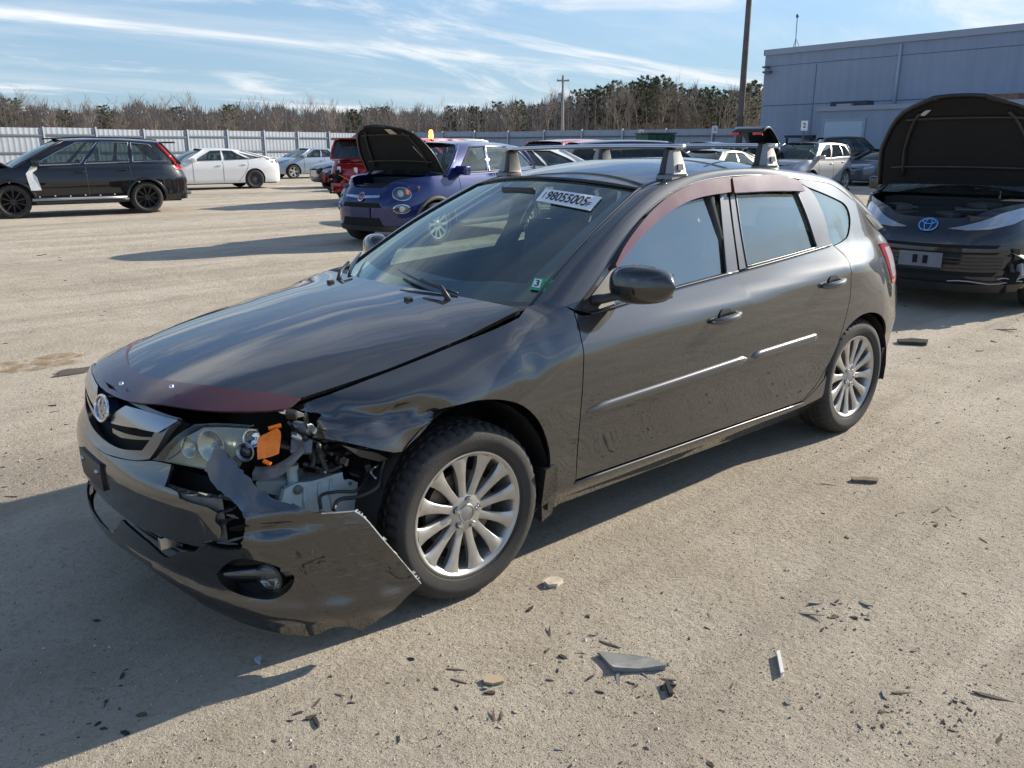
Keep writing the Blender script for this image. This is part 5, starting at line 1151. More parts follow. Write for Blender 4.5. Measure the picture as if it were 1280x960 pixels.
def pine_tree(seed, H=14.):
    r_ = random.Random(seed); b = MB(); cr = MB(); lean = Vector((r_.uniform(-.04, .04), r_.uniform(-.04, .04), 1))
    b.tube([tuple(lean*z) for z in (-.2, H*.3, H*.6, H*.97)], [H*.014, H*.012, H*.009, H*.003], 7)
    nb = 46
    for k in range(nb):
        t = .42+.57*(k/nb)**.9; z = H*t; L_ = H*(.20*(1-((t-.62)/.42)**2)+.035)*r_.uniform(.5, 1.15); a = k*2.4+r_.uniform(-.5, .5); d = Vector((math.cos(a), math.sin(a), r_.uniform(-.05, .45))).normalized()
        o = lean*z; e = o+d*L_; b.tube([tuple(o), tuple(o.lerp(e, .5)-Vector((0, 0, .04*L_))), tuple(e)], [H*.0035, H*.0022, H*.001], 4, cap=False)
        for j in range(5):
            c = o.lerp(e, r_.uniform(.45, 1.08))+Vector((r_.gauss(0, .18), r_.gauss(0, .18), r_.gauss(.08, .14)))*H*.05
            for q in range(15):
                v = Vector((r_.gauss(0, 1), r_.gauss(0, 1), r_.gauss(.35, .8))).normalized(); s_ = H*r_.uniform(.012, .030); w = v.cross(Vector((r_.random(), r_.random(), r_.random()))).normalized()*s_*.28; m_ = c+v*H*.012*r_.random()
                cr.add([m_-w, m_+w, m_+v*s_], [(0, 1, 2)])
    return mesh_of(b, 'trunk', PBARK, 60), mesh_of(cr, 'crown', NEED[seed % 2], None)
BT = [bare_tree(i) for i in range(5)]; PT_ = [pine_tree(i) for i in range(5)]
def tree(kind, var, u, depth, ytop, label, group):
    p = at_depth(u, depth); h = 1.5+(183-ytop)*depth/FPX*.93; H0 = 12. if kind == 'bare_tree' else 14.
    e = empty(kind, (0, 0, 0), 0, label, 'tree', group); sc = h/H0*(1.0 if kind != 'bare_tree' else .98); r_ = random.Random(int(u*7+depth)); put_m(e, up_m(p, r_.uniform(0, 6.28)) @ Matrix.Diagonal((sc*r_.uniform(.85, 1.2), sc*r_.uniform(.85, 1.2), sc, 1)))
    for nm, me in zip(('trunk', 'crown'), (BT if kind == 'bare_tree' else PT_)[var % 5]):
        o = bpy.data.objects.new(nm, me); COL.objects.link(o); o.parent = e
PROF = [(-60, 112), (0, 113), (20, 116), (40, 122), (70, 128), (100, 131), (140, 132), (180, 124), (240, 131), (300, 131), (340, 127), (400, 134), (440, 133), (480, 131), (520, 133), (560, 134), (620, 128), (660, 124), (700, 119), (740, 112), (775, 103), (800, 99), (830, 97), (860, 106), (900, 110), (950, 104), (1000, 108)]
def ytop(u): return float(np.interp(u, [p[0] for p in PROF], [p[1] for p in PROF]))
r_ = random.Random(21); GRP_P, GRP_B = 'pines along the tree line', 'bare trees along the tree line'
LP_, LB_ = 'dark green pine standing in the tree line beyond the fence', 'leafless brown tree standing in the tree line beyond the fence'
pines = [6, 30, 92, 146, 232, 296, 438, 452, 470, 490, 566, 600, 628, 650, 668, 700, 722, 733, 745, 757, 768, 778, 788, 798, 806, 815, 824, 834, 845, 858, 873, 884, 895, 905, 915, 933, 943]
for i, u in enumerate(pines):
    y = ytop(u)+(r_.uniform(-1, 9) if u > 700 else r_.uniform(0, 10)); args = ('tall green pine in the dense stand between utility pole and warehouse', 'pines in the dense stand') if u > 700 else ('short dark pine mixed among leafless trees behind the long fence', 'short pines among leafless trees')
    tree('pine_tree', i, u+r_.uniform(-3, 3), r_.uniform(128, 150), y, *args)
for i in range(70):
    u = -50+i*14.6+r_.uniform(-5, 5); args = ('leafless brown tree standing among the tall pines near the warehouse', 'bare trees among the tall pines') if u > 700 else ('leafless grey-brown tree behind the long corrugated fence', 'bare trees behind the long fence')
    tree('bare_tree', i, u, r_.uniform(112, 165), ytop(u)+r_.choice([-6, -2, 1, 4, 8, 12])+(8 if u > 740 else 0), *args)
def woods():
    r_ = np.random.default_rng(9); v = []; f = []
    def tri(p, w, h, lean):
        n = len(v); v.extend([p-w, p+w, p+h+lean]); f.append((n, n+1, n+2))
    rv = np.array([R2[0], R2[1], 0.])
    for k in range(80000):
        u = r_.uniform(-90, 985); d = r_.uniform(135, 178); p = at_depth(u, d); hmax = 1.5+(183-ytop(u)-5)*d/FPX*(.90+.06*math.sin(u*.11)+.05*math.sin(u*.37+1)); 
        z = r_.uniform(0, 1)**1.2*hmax*.92; L_ = r_.uniform(.5, 2.2); a = r_.uniform(0, 6.28); w = rv*r_.uniform(.03, .10)
        tri(p+[0, 0, z], w, np.array([math.cos(a)*.35*L_, math.sin(a)*.35*L_, L_*r_.uniform(.4, 1)]), 0)
    for k in range(900):
        u = r_.uniform(-90, 985); d = r_.uniform(125, 178); p = at_depth(u, d); hmax = 1.5+(183-ytop(u)-6)*d/FPX; w = rv*r_.uniform(.05, .13); n = len(v); l = np.array([r_.uniform(-.4, .4), r_.uniform(-.4, .4), hmax*r_.uniform(.6, 1.)]); v.extend([p-w, p+w, p+l+w*.3, p+l-w*.3]); f.append((n, n+1, n+2, n+3))
    o = mk('brushwood', v, f, TWIG); tag(o, 'brown mass of leafless brush and thin trunks filling the wood', 'brush', kind='stuff')
    # forest floor bank that closes the view between trunks
    rows = []
    for d, hh in ((180, 0), (181, 1)):
        rows.append([at_depth(u, d)+np.array([0, 0, hh*(1.5+(183-ytop(u)-18)*d/FPX)*.8]) for u in np.linspace(-140, 1030, 80)])
    b = MB().grid(rows).grid([[p+np.array([F2[0], F2[1], 0])*60 for p in rows[1]], rows[1]]); o = b.build('wooded_rise', pm('leaf_litter', (.20, .16, .13), rough=1., var=.4, vscale=.3), None); tag(o, 'low brown rise behind the trees', kind='structure')
woods()
# ================================================================ other vehicles: one builder, different shapes
TYB = mesh_of(MB().lathe([(.66, .30), (.70, .42), (.80, .50), (.92, .46), (.985, .36), (1., .2), (1., -.2), (.985, -.36), (.92, -.46), (.8, -.5), (.68, -.4)], 36), 'tyre', RUBBER)
def rim_mesh(ns_, w0, w1, mat, nm):
    b = MB(); b.lathe([(.70, .40), (.69, .44), (.655, .43), (.62, .36), (.60, .1), (.60, -.3)], 36)
    for k in range(ns_):
        a = 2*math.pi*k/ns_; t = Vector((math.cos(a), 0, math.sin(a))); p = Vector((-math.sin(a), 0, math.cos(a)))
        q = [(.12, w0, .34), (.40, (w0+w1)/2, .38), (.65, w1, .40)]; rows = [[t*r-p*w+Vector((0, h-.09, 0)), t*r-p*w+Vector((0, h, 0)), t*r+p*w+Vector((0, h, 0)), t*r+p*w+Vector((0, h-.09, 0))] for r, w, h in q]; b.grid(rows)
    b.lathe([(0, .38), (.10, .38), (.17, .34), (.18, .2)], 20); return mesh_of(b, 'rim', mat, 40)
DARKW = pm('black_alloy', (.012, .012, .013), rough=.22, metal=.4, coat=.5)
RIMS = {'silver': rim_mesh(10, .05, .07, ALLOY, 's'), 'black': rim_mesh(10, .03, .045, DARKW, 'b'), 'five': rim_mesh(5, .12, .14, ALLOY, 'f'), 'dark': rim_mesh(14, .025, .04, pm('grey_alloy', (.16, .16, .165), rough=.3, metal=.8), 'd')}
WELL = mesh_of(MB().lathe([(0, -.1), (.62, -.1)], 24), 'wheel_backing', VOID)
SEAT = pm('far_seat_cloth', (.03, .03, .032), rough=.9)
TAILR = pm('tail_lamp_red', (.50, .012, .015), rough=.12, coat=1.)
HLAMP = pm('headlamp_clear', (.42, .44, .47), rough=.10, metal=.55, coat=1.)
CARG = glass_mat('car_glass', (.33, .40, .39), 1.6, .06)

class Car:
    def __init__(s, name, label, cat, pos, head, col, hw, xf, xr, wb, wr, deck, xc, rf, rr, xb, H, hr, wins, rim='silver', group=None, glass=None, trim=True, ns=4.4, sill=.22, clad=None, arch=.055, step=.10, tail=None, heads=None, hood_open=None, hood_lift=.03, bumper_z=None, screen=True, lod=1):
        s.hw, s.xf, s.xr = hw, xf, xr
        z0 = float(gz(pos[0], pos[1])); s.M = Matrix.Translation((pos[0], pos[1], z0)) @ TILT.to_4x4() @ Matrix.Rotation(head, 4, 'Z'); s.Mn = np.array(s.M)
        s.e = empty(name, (0, 0, 0), 0, label, cat, group); s.e.matrix_world = s.M; s.inv = s.M.inverted(); s.col = col; s.step = step
        fi = np.linspace(0, math.pi, 241); c, n_ = np.cos(fi), np.sin(fi); a = (xf-xr)/2; xm = (xf+xr)/2
        px_ = xm+a*np.sign(c)*np.abs(c)**(2/ns); py_ = hw*np.abs(n_)**(2/ns)
        px_ = px_-0.0; D = np.r_[0, np.cumsum(np.hypot(np.diff(px_), np.diff(py_)))]; s.S = D[-1]
        t = np.linspace(0, s.S, 161); s.t = t; s.px, s.py = np.interp(t, D, px_), np.interp(t, D, py_)
        # smooth a little
        for _ in range(2):
            q = s.px.copy(); q[1:-1] = (s.px[:-2]+2*s.px[1:-1]+s.px[2:])/4; s.px = q
            q = s.py.copy(); q[1:-1] = (s.py[:-2]+2*s.py[1:-1]+s.py[2:])/4; s.py = q
        s.py[0] = s.py[-1] = 0
        s.dx, s.dz = [p[0] for p in deck][::-1], [p[1] for p in deck][::-1]
        if s.dx[0] > s.dx[-1]: s.dx, s.dz = s.dx[::-1], s.dz[::-1]
        s.zb = sill
        s.B = Surf(s.bodyF, -s.S+.02, s.S-.02, .12, 1.35, 1, 60)
        s.wb, s.wr = wb, wr; G = glass or CARG
        # side sheets with wheel openings
        sx = lambda x: float(np.interp(-x, -s.px[::1], s.t))
        wa = wr+arch; bot = [(.0, sill+.02), (sx(xf-.25)*.6, sill+.01)]; cxs = [wb/2, -wb/2]
        for cxw in cxs:
            ar_ = [(cxw+wa*math.cos(t_), wr+wa*math.sin(t_)) for t_ in np.linspace(-.30, math.pi+.30, 15)]
            bot += [(sx(x), max(z, sill)) for x, z in ar_]
        bot += [(s.S-sx(xf-.25)*.6, sill+.03), (s.S, sill+.05)]
        top = [(t_, float(pchip(s.dx, s.dz, x_))) for t_, x_ in zip(s.t[::-4], s.px[::-4])]
        poly = np.array(bot+top)
        for k in (1, -1): s.pan('body_side', poly*[k, 1], col, flange=.03)
        s.sx = sx
        # decks
        s.hood_rows = s.deckrows(xc-.02, xf-.012, 12); hood_mesh = s.hood_rows
        if hood_open is None: s.w(MB().grid(hood_mesh).build('bonnet', col, None, smooth=True))
        else:
            s.w(MB().grid([[np.array([p[0], p[1]*.93, p[2]-.16]) for p in r_] for r_ in hood_mesh]).build('engine_bay', VOID, None, smooth=True))
            hp = np.array([xc+.04, 0, float(pchip(s.dx, s.dz, xc))+.03]); s.hl = np.array([-.02, 0, hood_lift-.03]); ca, sa = math.cos(hood_open), math.sin(hood_open)
            def lift(p): d = np.array(p)-hp; return hp+s.hl+np.array([d[0]*ca-d[2]*sa, d[1], d[0]*sa+d[2]*ca])
            up = [[lift(p) for p in r_] for r_ in hood_mesh]; o = MB().grid(up).build('bonnet', [col], None, smooth=True); s.w(o)
            un = [[lift(np.array(p)*[1, .985, 1]-[0, 0, .022]) for p in r_] for r_ in hood_mesh]; s.up = un
            o2 = MB().grid(un).build('bonnet_liner', pm('bonnet_felt', (.012, .012, .012), rough=.85, bump=.6, bscale=18), None, smooth=True); s.w(o2)
            rim_ = [r_[0] for r_ in un]+un[-1]+[r_[-1] for r_ in un[::-1]]; s.w(MB().tube(rim_, .028, 6, flat=.6).build('bonnet_edge', pm('edge_dark', (.015, .015, .016), rough=.35), None, smooth=True))
        s.w(MB().grid(s.deckrows(xr+.012, xb+.02, 10)).build('boot_lid', col, None, smooth=True)) if xb-xr > .25 else s.w(MB().grid(s.deckrows(xr+.012, xb+.02, 4)).build('tailgate_top', col, None, smooth=True))
        # greenhouse
        def ye(x): return float(np.interp(-x, -s.px, s.py))-.055
        def zt(x): return float(pchip(s.dx, s.dz, x))
        rz = lambda x: H-.02-.17*((x-(rf*.6+rr*.4))/(rf-rr))**2
        def gF(u, v):
            o = []
            for a_, b_ in zip(u, v):
                q = abs(a_); sgn = 1 if a_ >= 0 else -1; q = (q-1); xbt = xc+(xb-xc)*q; xt = rf+(rr-rf)*q; yb, yt = ye(xbt), hr-.06*max(0, q-.75)*2-.03*max(0, .2-q)*3
                p0 = np.array([xbt, yb, zt(xbt)-.005]); p1 = np.array([xt, yt, rz(xt)-.035]); w = p0+(p1-p0)*b_; w[1] += .035*math.sin(math.pi*min(1, max(0, b_))); w[1] *= sgn; o.append((s.Mn[:3, :3]@w)+s.Mn[:3, 3])
            return np.array(o)
        s.gF = gF
        for k in (1, -1):
            GS = Surf(gF, 1 if k > 0 else -2, 2 if k > 0 else -1, 0, 1, -1, 6); GS.out = -1 if True else 1
            nrm = GS.normal(np.array([1.5*k]), np.array([.5])); side = (nrm[0]@(s.Mn[:3, 1]*k)); GS.out *= 1 if side > 0 else -1
            polyg = np.array([(1., 0), (2., 0), (2., 1.), (1., 1.)])*[k, 1]
            hs = [np.array([((1+a_)*k, b_) for a_, b_ in w]) for w in wins]
            s.panS('upper_side', GS, polyg, col, holes=hs, flange=0, step=.12)
            for h in hs: s.panS('side_window', GS, h, G, off=-.006, flange=0, step=.3)
            if trim:
                for h in hs:
                    q = np.vstack([h, h[:1]]); P = GS.F(q[:, 0], q[:, 1])+GS.normal(q[:, 0], q[:, 1])*.004; P = [np.array(s.inv @ Vector(p)) for p in P]
                    s.w(MB().tube(P, .012, 5, cap=False).build('window_surround', trim if not isinstance(trim, bool) else SATIN, None))
        L_ = lambda k, q, v: np.array(s.inv @ Vector(gF(np.array([k*(1+q)]), np.array([v]))[0]))
        def cross(q, bulge, name, mat, v0, v1):
            rows = []
            for v in np.linspace(v0, v1, 7):
                a_, b_ = L_(1, q, v), L_(-1, q, v); rows.append([a_+(b_-a_)*t+np.array([bulge*(1-(2*t-1)**2)*(1-.35*v)*.6, 0, abs(bulge)*.45*(1-(2*t-1)**2)*math.sin(math.pi*min(1, v+.02))]) for t in np.linspace(0, 1, 13)])
            s.w(MB().grid(rows).build(name, mat, None, smooth=True))
        if screen: cross(0, .13, 'windscreen', G, 0., 1.)
        cross(1, -.10, 'rear_window', G if glass is None else glass, .05, .93)
        for k in (1, -1):
            s.w(MB().tube([L_(k, 0, v) for v in np.linspace(0, 1, 5)], .032, 8).build('front_pillar', col, None, smooth=True)); s.w(MB().tube([L_(k, 1, v) for v in np.linspace(0, 1, 5)], .04, 8).build('rear_pillar', col, None, smooth=True))
        rows = []
        for q in np.linspace(0, 1, 13):
            a_, b_ = L_(1, q, 1.), L_(-1, q, 1.); ext = (.13*.65 if q == 0 else 0); rows.append([a_+(b_-a_)*t+np.array([(.085*(1-q)**6-.07*q**6)*(1-(2*t-1)**2), 0, .045*(1-(2*t-1)**2)**.6]) for t in np.linspace(0, 1, 13)])
        s.w(MB().grid(rows).build('roof', col, None, smooth=True))
        # cabin
        b = MB(); b.box(xb+.1, xc-.05, -hw+.12, hw-.12, .28, .40); b.box(xc-.45, xc-.05, -hw+.14, hw-.14, .40, zt(xc)-.06); s.w(b.build('cabin_floor', SEAT, None))
        if lod:
            for xq in (xc-1.25, xc-2.1):
                if xq < xb+.2: continue
                for yq in (-.37, .37):
                    b = MB(); M_ = Matrix.Translation((xq, yq, .40)) @ Matrix.Rotation(R(-14), 4, 'Y'); b.box(-.06, .06, -.22, .22, 0, .60, M_); b.box(-.04, .04, -.12, .12, .63, .82, M_); s.w(b.build('seat', SEAT, None, bevel=.03))
        b = MB(); b.box(xr+.25, xf-.25, -hw+.24, hw-.24, sill-.02, sill+.08); s.w(b.build('underbody', VOID, None))
        # wheels
        for cxw in cxs:
            for k in (1, -1): s.wheel(cxw, k, rim)
            for k in (1, -1):
                rows = [[(cxw+(wa+.012)*math.cos(a_), k*y, wr+(wa+.012)*math.sin(a_)) for y in (hw-.34, hw-.045)] for a_ in np.linspace(-.1, math.pi+.1, 12)]; s.w(MB().grid(rows).build('wheel_liner', VOID, None, smooth=True))
        # mirrors, handles, lamps
        for k in (1, -1):
            p = L_(k, .10, .06); b = MB(); b.box(-.07, .08, -.02, .20, -.02, .12, Matrix.Translation(p) @ Matrix.Scale(k, 4, (0, 1, 0))); s.w(b.build('door_mirror', col, None, bevel=.03, seg=3, auto=50))
        for x_ in ([xc-1.25, xc-2.15] if xc-2.15 > xb-.1 else [xc-1.25]):
            for k in (1, -1):
                z_ = zt(x_)-.14; p = [s.bl(k*(sx(x_)+d), z_, .02) for d in (-.10, -.05, .05, .10)]; s.w(MB().tube(p, [.010, .014, .014, .010], 6).build('door_handle', col, None, smooth=True))
        for x_ in (xc-.32, xc-1.38, xc-2.30):
            if x_ < -wb/2-.1: continue
            for k in (1, -1):
                zs_ = np.linspace(sill+.07, zt(x_)-.02, 7); xo = [(-.06*(i-3)**2/9 if x_ < -wb/2+.75 else 0) for i in range(7)]
                s.w(MB().tube([s.bl(k*sx(x_+(.42*max(0, (.85-z)/.6)**1.5 if x_ < -wb/2+.62 else 0)), z, .0005) for z in zs_], .0045, 4, cap=False).build('door_gap', INK, None))
        for (a0, a1, c0, c1, m_) in (heads or []):
            for k in (1, -1): s.pan('headlamp', np.array([(a0, c0), (a0+.06, c0-.02), (a1, c1-.05), (a1+.08, c1), (a1, c1+.03), (a0+.05, c0+.06)])*[k, 1], m_ or HLAMP, off=.008, flange=.01, step=.05)
        for (a0, a1, c0, c1) in (tail or []):
            S_ = s.S
            for k in (1, -1): s.pan('tail_lamp', np.array([(S_-a0, c0), (S_-a1, c0+.02), (S_-a1+.02, c1), (S_-a0, c1-.02)])*[k, 1], TAILR, off=.008, flange=.01, step=.05)
        if clad:
            for k in (1, -1):
                for cxw in cxs:
                    pts = [s.bl(k*sx(cxw+(wa+.02)*math.cos(a_)), wr+(wa+.02)*math.sin(a_), .006) for a_ in np.linspace(-.15, math.pi+.15, 16)]; s.w(MB().tube(pts, .032, 6).build('arch_cladding', clad, None, smooth=True))
                pts = [s.bl(k*sx(x_), sill+.05, .004) for x_ in np.linspace(wb/2-wa, -wb/2+wa, 10)]; s.w(MB().tube(pts, .055, 6).build('sill_cladding', clad, None, smooth=True))
    def inset(s, z, x):
        f = np.clip((x-(s.xf-.75))/.75, 0, 1); r_ = np.clip(((s.xr+.6)-x)/.6, 0, 1)
        i = .06*np.clip((.40-z)/.25, 0, 1)**2+.07*np.clip((z-.72)/.35, 0, 1)**1.6
        return i+f*(.20*np.clip((z-.58)/.35, 0, 1)**1.8+.05*np.clip((.42-z)/.25, 0, 1)**2)+r_*(.10*np.clip((z-.75)/.4, 0, 1)**1.6)
    def bodyL(s, t, z):
        a = np.clip(np.abs(t), 0, s.S); x = pchip(s.t[::2], s.px[::2], a); y = pchip(s.t[::2], s.py[::2], a); e = 2e-3
        dx = (pchip(s.t[::2], s.px[::2], a+e)-x)/e; dy = (pchip(s.t[::2], s.py[::2], a+e)-y)/e; n = np.hypot(dx, dy)+1e-9
        i = s.inset(z, x); x2 = x-i*dy/n; y2 = y+i*dx/n
        return np.stack([x2, np.where(t < 0, -1, 1)*np.maximum(y2, 0), z], 1)
    def bodyF(s, t, z): return s.bodyL(np.asarray(t, float), np.asarray(z, float))@s.Mn[:3, :3].T+s.Mn[:3, 3]
    def deckrows(s, x0, x1, n):
        rows = []
        for x in np.linspace(x0, x1, n):
            z = float(pchip(s.dx, s.dz, x)); y = float(np.interp(-x, -s.px, s.py)); i = float(s.inset(np.array([z]), np.array([x]))[0])
            f = min(1, max(0, (x-(s.xf-.75))/.75)); r_ = min(1, max(0, (s.xr+.6-x)/.6)); ye = max(.02, y-i*(1-.6*max(f, r_)) )
            xs_ = x-i*max(f, r_)*.9
            rows.append([(xs_+.0, ye*t, z+.035*(1-abs(t)**2.2)) for t in np.linspace(-1, 1, 15)])
        return rows
    def w(s, o):
        o.parent = s.e; return o
    def wld(s, o):
        """mesh made in world space -> local to this car"""
        o.data.transform(s.inv); o.parent = s.e; return o
    def panS(s, name, S_, poly, mat, **k):
        o = panel(name, S_, poly, mat, None, **k); me = o.data
        if me.has_custom_normals:
            N_ = [tuple((s.inv.to_3x3() @ Vector(c.vector))) for c in me.corner_normals]; me.transform(s.inv); me.normals_split_custom_set(N_)
        o.parent = s.e; return o
    def pan(s, name, poly, mat, **k):
        k.setdefault('step', s.step); sg = 1 if np.mean(poly[:, 0]) >= 0 else -1; u = poly.mean(0)
        nrm = s.B.normal(u[:1], u[1:2]); out = s.bodyF(u[:1], u[1:2])[0]-(s.Mn[:3, :3]@np.array([(s.xf+s.xr)/2, 0, .5])+s.Mn[:3, 3])
        return s.panS(name, s.B, poly, mat, **k)
    def bl(s, t, z, off=0.):
        p = s.bodyL(np.array([t]), np.array([z]))[0]; q = s.bodyL(np.array([t+.01]), np.array([z]))[0]; d = q-p; n = np.array([-d[1], d[0], 0]); n /= np.linalg.norm(n)+1e-9
        if n@(p-[(s.xf+s.xr)/2, 0, p[2]]) < 0: n = -n
        return p+n*off
    def wheel(s, x, k, rim):
        e = empty('wheel', (x, k*(s.hw-.125), s.wr), 0 if k > 0 else math.pi); e.parent = s.e
        for nm, me in (('tyre', TYB), ('rim', RIMS[rim]), ('wheel_backing', WELL)):
            o = bpy.data.objects.new(nm, me); COL.objects.link(o); o.parent = e; o.scale = (s.wr, .225, s.wr); o.rotation_euler = (0, random.random()*6, 0)
    def box(s, name, mat, x0, x1, y0, y1, z0, z1, bevel=0., M=None): return s.w(MB().box(x0, x1, y0, y1, z0, z1, M).build(name, mat, None, bevel=bevel, auto=45 if bevel else None))
    def local(s, p): return np.array(s.inv @ Vector(p))
WINS = [[(.10, .07), (.40, .07), (.40, .90), (.16, .90), (.02+.10, .55)], [(.43, .07), (.72, .07), (.72, .90), (.43, .90)], [(.75, .08), (.90, .12), (.80, .86), (.75, .88)]]
W_SUV = [[(.09, .07), (.36, .07), (.36, .90), (.17, .90), (.11, .5)], [(.385, .07), (.66, .07), (.66, .90), (.385, .90)], [(.685, .08), (.93, .12), (.86, .86), (.685, .90)]]
W_SED = [[(.11, .07), (.43, .07), (.43, .88), (.20, .88), (.13, .5)], [(.46, .07), (.77, .07), (.70, .88), (.46, .88)], [(.795, .09), (.93, .09), (.86, .45), (.795, .70)]]
def suv_deck(xf, xr, hz, cz, bz, wb): return [(xf, hz-.12), (xf-.12, hz-.03), (xf-.45, hz+.03), (xf-1.05, cz), (0, bz), (xr+.4, bz+.05), (xr+.08, bz+.04), (xr, bz-.02)]
def pose(fw, rw, track, wb):
    """left-side wheel contacts seen in the photo -> position and heading"""
    f, r_ = gp(*fw), gp(*rw); d = (f-r_)[:2]; d /= np.linalg.norm(d); m = (f+r_)[:2]/2; n = np.array([d[1], -d[0]]); c = m+n*track/2
    return c, math.atan2(d[1], d[0])
BLK = paint('black_metallic', (.005, .005, .007), metal=.2, dust=.015)
# -- black SUV with its nose smashed
c, h = pose((22, 273), (184, 266), 1.62, 2.7)
SUV = Car('black_suv', 'black SUV with smashed nose and white tape on its front fender', 'car', c, h, BLK, .93, 2.28, -2.41, 2.70, .355, [(2.28, .85), (2.15, .95), (1.8, 1.01), (1.15, 1.06), (.6, 1.07), (-1.2, 1.12), (-2.2, 1.10), (-2.41, 1.05)], 1.25, .22, -1.80, -2.22, 1.69, .65, W_SUV, rim='black', sill=.27, trim=pm('bright_trim', (.6, .6, .6), rough=.2, metal=1.), clad=BLK, glass=None, tail=[(.0, .0, .9, .9)][:0], hood_open=R(34))
for k in (1, -1):
    SUV.pan('tail_lamp', np.array([(SUV.S-.92, .98), (SUV.S-.60, .93), (SUV.S-.60, 1.07), (SUV.S-.86, 1.10)])*[k, 1], TAILR, off=.012, flange=.01, step=.05)
    p = [SUV.local(SUV.gF(np.array([k*1.97]), np.array([v]))[0]) for v in (.05, .4, .75, .95)]; SUV.w(MB().tube(p, .035, 8).build('tail_lamp', TAILR, None, smooth=True))
    SUV.w(MB().tube([(.45, k*.62, 1.655), (-.2, k*.63, 1.685), (-1.2, k*.61, 1.675), (-1.75, k*.59, 1.63)], .018, 6).build('roof_rail', BLK, None, smooth=True))
    SUV.w(MB().tube([SUV.bl(k*SUV.sx(x), .38, .015) for x in (1.0, .4, -.4, -.9)], .035, 6).build('sill_strip', pm('sill_silver', (.40, .40, .40), rough=.4, metal=.4), None, smooth=True))
SUV.box('rear_spoiler', BLK, -2.18, -1.90, -.58, .58, 1.56, 1.60, .015)
SUV.box('rear_skid', pm('skid_grey', (.16, .16, .16), rough=.5), -2.44, -2.2, -.6, .6, .38, .46, .03)
FOIL = pm('white_film', (.80, .80, .78), rough=.55, bump=.8, bscale=9)
q = [SUV.B.F(*[np.array([v]) for v in SUV.B.at([p])[0]])[0] for p in ((32, 218), (40, 206), (46, 204), (46, 212), (40, 216), (46, 222), (52, 238), (39, 239))]
q = [np.array(SUV.inv @ Vector(p)) for p in q]; MBF = MB().add([p+[0, .012, 0] for p in q]+[p+[0, .04, .01] for p in q], [(0, 1, 2, 3, 4), (0, 4, 5, 6, 7), (12, 11, 10, 9, 8), (15, 14, 13, 12, 8)]+[(i, (i+1) % 8, 8+(i+1) % 8, 8+i) for i in range(8)]); SUV.w(MBF.build('taped_film', FOIL, None))
rr = random.Random(4)
for k in range(14):
    M_ = Matrix.Translation((2.0+rr.uniform(-.3, .3), rr.uniform(-.5, .9), .62+rr.uniform(-.15, .4))) @ Matrix.Rotation(rr.uniform(0, 6), 4, (rr.random(), rr.random(), rr.random())); a, b, d = rr.uniform(.03, .14), rr.uniform(.03, .16), rr.uniform(.01, .04)
    SUV.box('crushed_panel', (BLK, BLACKP, JM[2])[k % 3], -a, a, -b, b, -d, d, .01, M_)
SUV.box('hood_scrap', pm('orange_red_scrap', (.40, .07, .03), rough=.6), -.18, .10, -.05, .05, -.05, .05, .01, Matrix.Translation((2.25, .45, 1.42)) @ Matrix.Rotation(R(-30), 4, 'Y'))
for k in range(6): SUV.box('sill_clip', WHITEP, -.012, .012, -.01, .01, -.012, .012, 0, Matrix.Translation((.85-k*.30, .935, .44+.012*(k % 2))))
# -- white sedan
WHT = paint('white_paint', (.74, .74, .73), metal=0., dust=.06)
c2 = gp(319, 235.5)[:2]; h2 = h+R(1.5)
def by_rear_left(c2, h2, wb, track): d = np.array([math.cos(h2), math.sin(h2)]); n = np.array([d[1], -d[0]]); return c2+d*wb/2+n*track/2
SED = Car('white_sedan', 'white four-door sedan with sloping roof standing behind the black SUV', 'car', by_rear_left(c2, h2, 2.84, 1.6), h2, WHT, .93, 2.35, -2.55, 2.84, .335, [(2.35, .66), (2.2, .76), (1.8, .86), (1.05, .95), (.3, .97), (-1.0, 1.0), (-1.9, 1.06), (-2.42, 1.07), (-2.55, 1.0)], 1.10, .25, -1.05, -2.05, 1.445, .60, W_SED, rim='dark', sill=.20, trim=pm('thin_chrome', (.5, .5, .5), rough=.25, metal=1.), ns=5)
for k in (1, -1): SED.pan('tail_lamp', np.array([(SED.S-1.10, .93), (SED.S-.75, .88), (SED.S-.72, 1.0), (SED.S-1.0, .985)])*[k, 1], pm('smoked_red', (.10, .015, .02), rough=.1, coat=1), off=.01, flange=.01, step=.05)
# -- silver-blue sedan against the fence
SIL = paint('silver_blue_paint', (.36, .42, .50), metal=.45, dust=.06)
def by_front_left(p, h2, wb, track): d = np.array([math.cos(h2), math.sin(h2)]); n = np.array([d[1], -d[0]]); return p-d*wb/2+n*track/2
def car_front(name, label, px_, h2, col, **k): pass
SEDK = dict(hw=.89, xf=2.25, xr=-2.35, wb=2.65, wr=.325, deck=[(2.25, .66), (2.1, .76), (1.7, .86), (1.05, .95), (.2, .96), (-1.2, .99), (-1.9, 1.02), (-2.25, 1.0), (-2.35, .93)], xc=1.08, rf=.30, rr=-.95, xb=-1.70, H=1.43, hr=.58, wins=W_SED)
SC1 = Car('silver_blue_sedan', 'pale silver blue sedan parked nose out against the metal fence', 'car', by_front_left(gp(367, 223.5)[:2], h+R(4), 2.65, 1.54), h+R(4), SIL, **SEDK, rim='five', heads=[(.55, .95, .66, .76, None)])
NAV = paint('navy_paint', (.012, .020, .055), metal=.4, dust=.05)
SC2 = Car('navy_sedan', 'dark navy sedan with bright headlamps beside the red SUV', 'car', by_front_left(gp(399, 236)[:2]+np.array([-1.0, .3]), h+R(2), 2.65, 1.54), h+R(2), NAV, **SEDK, rim='five', heads=[(.50, .95, .62, .72, None)])
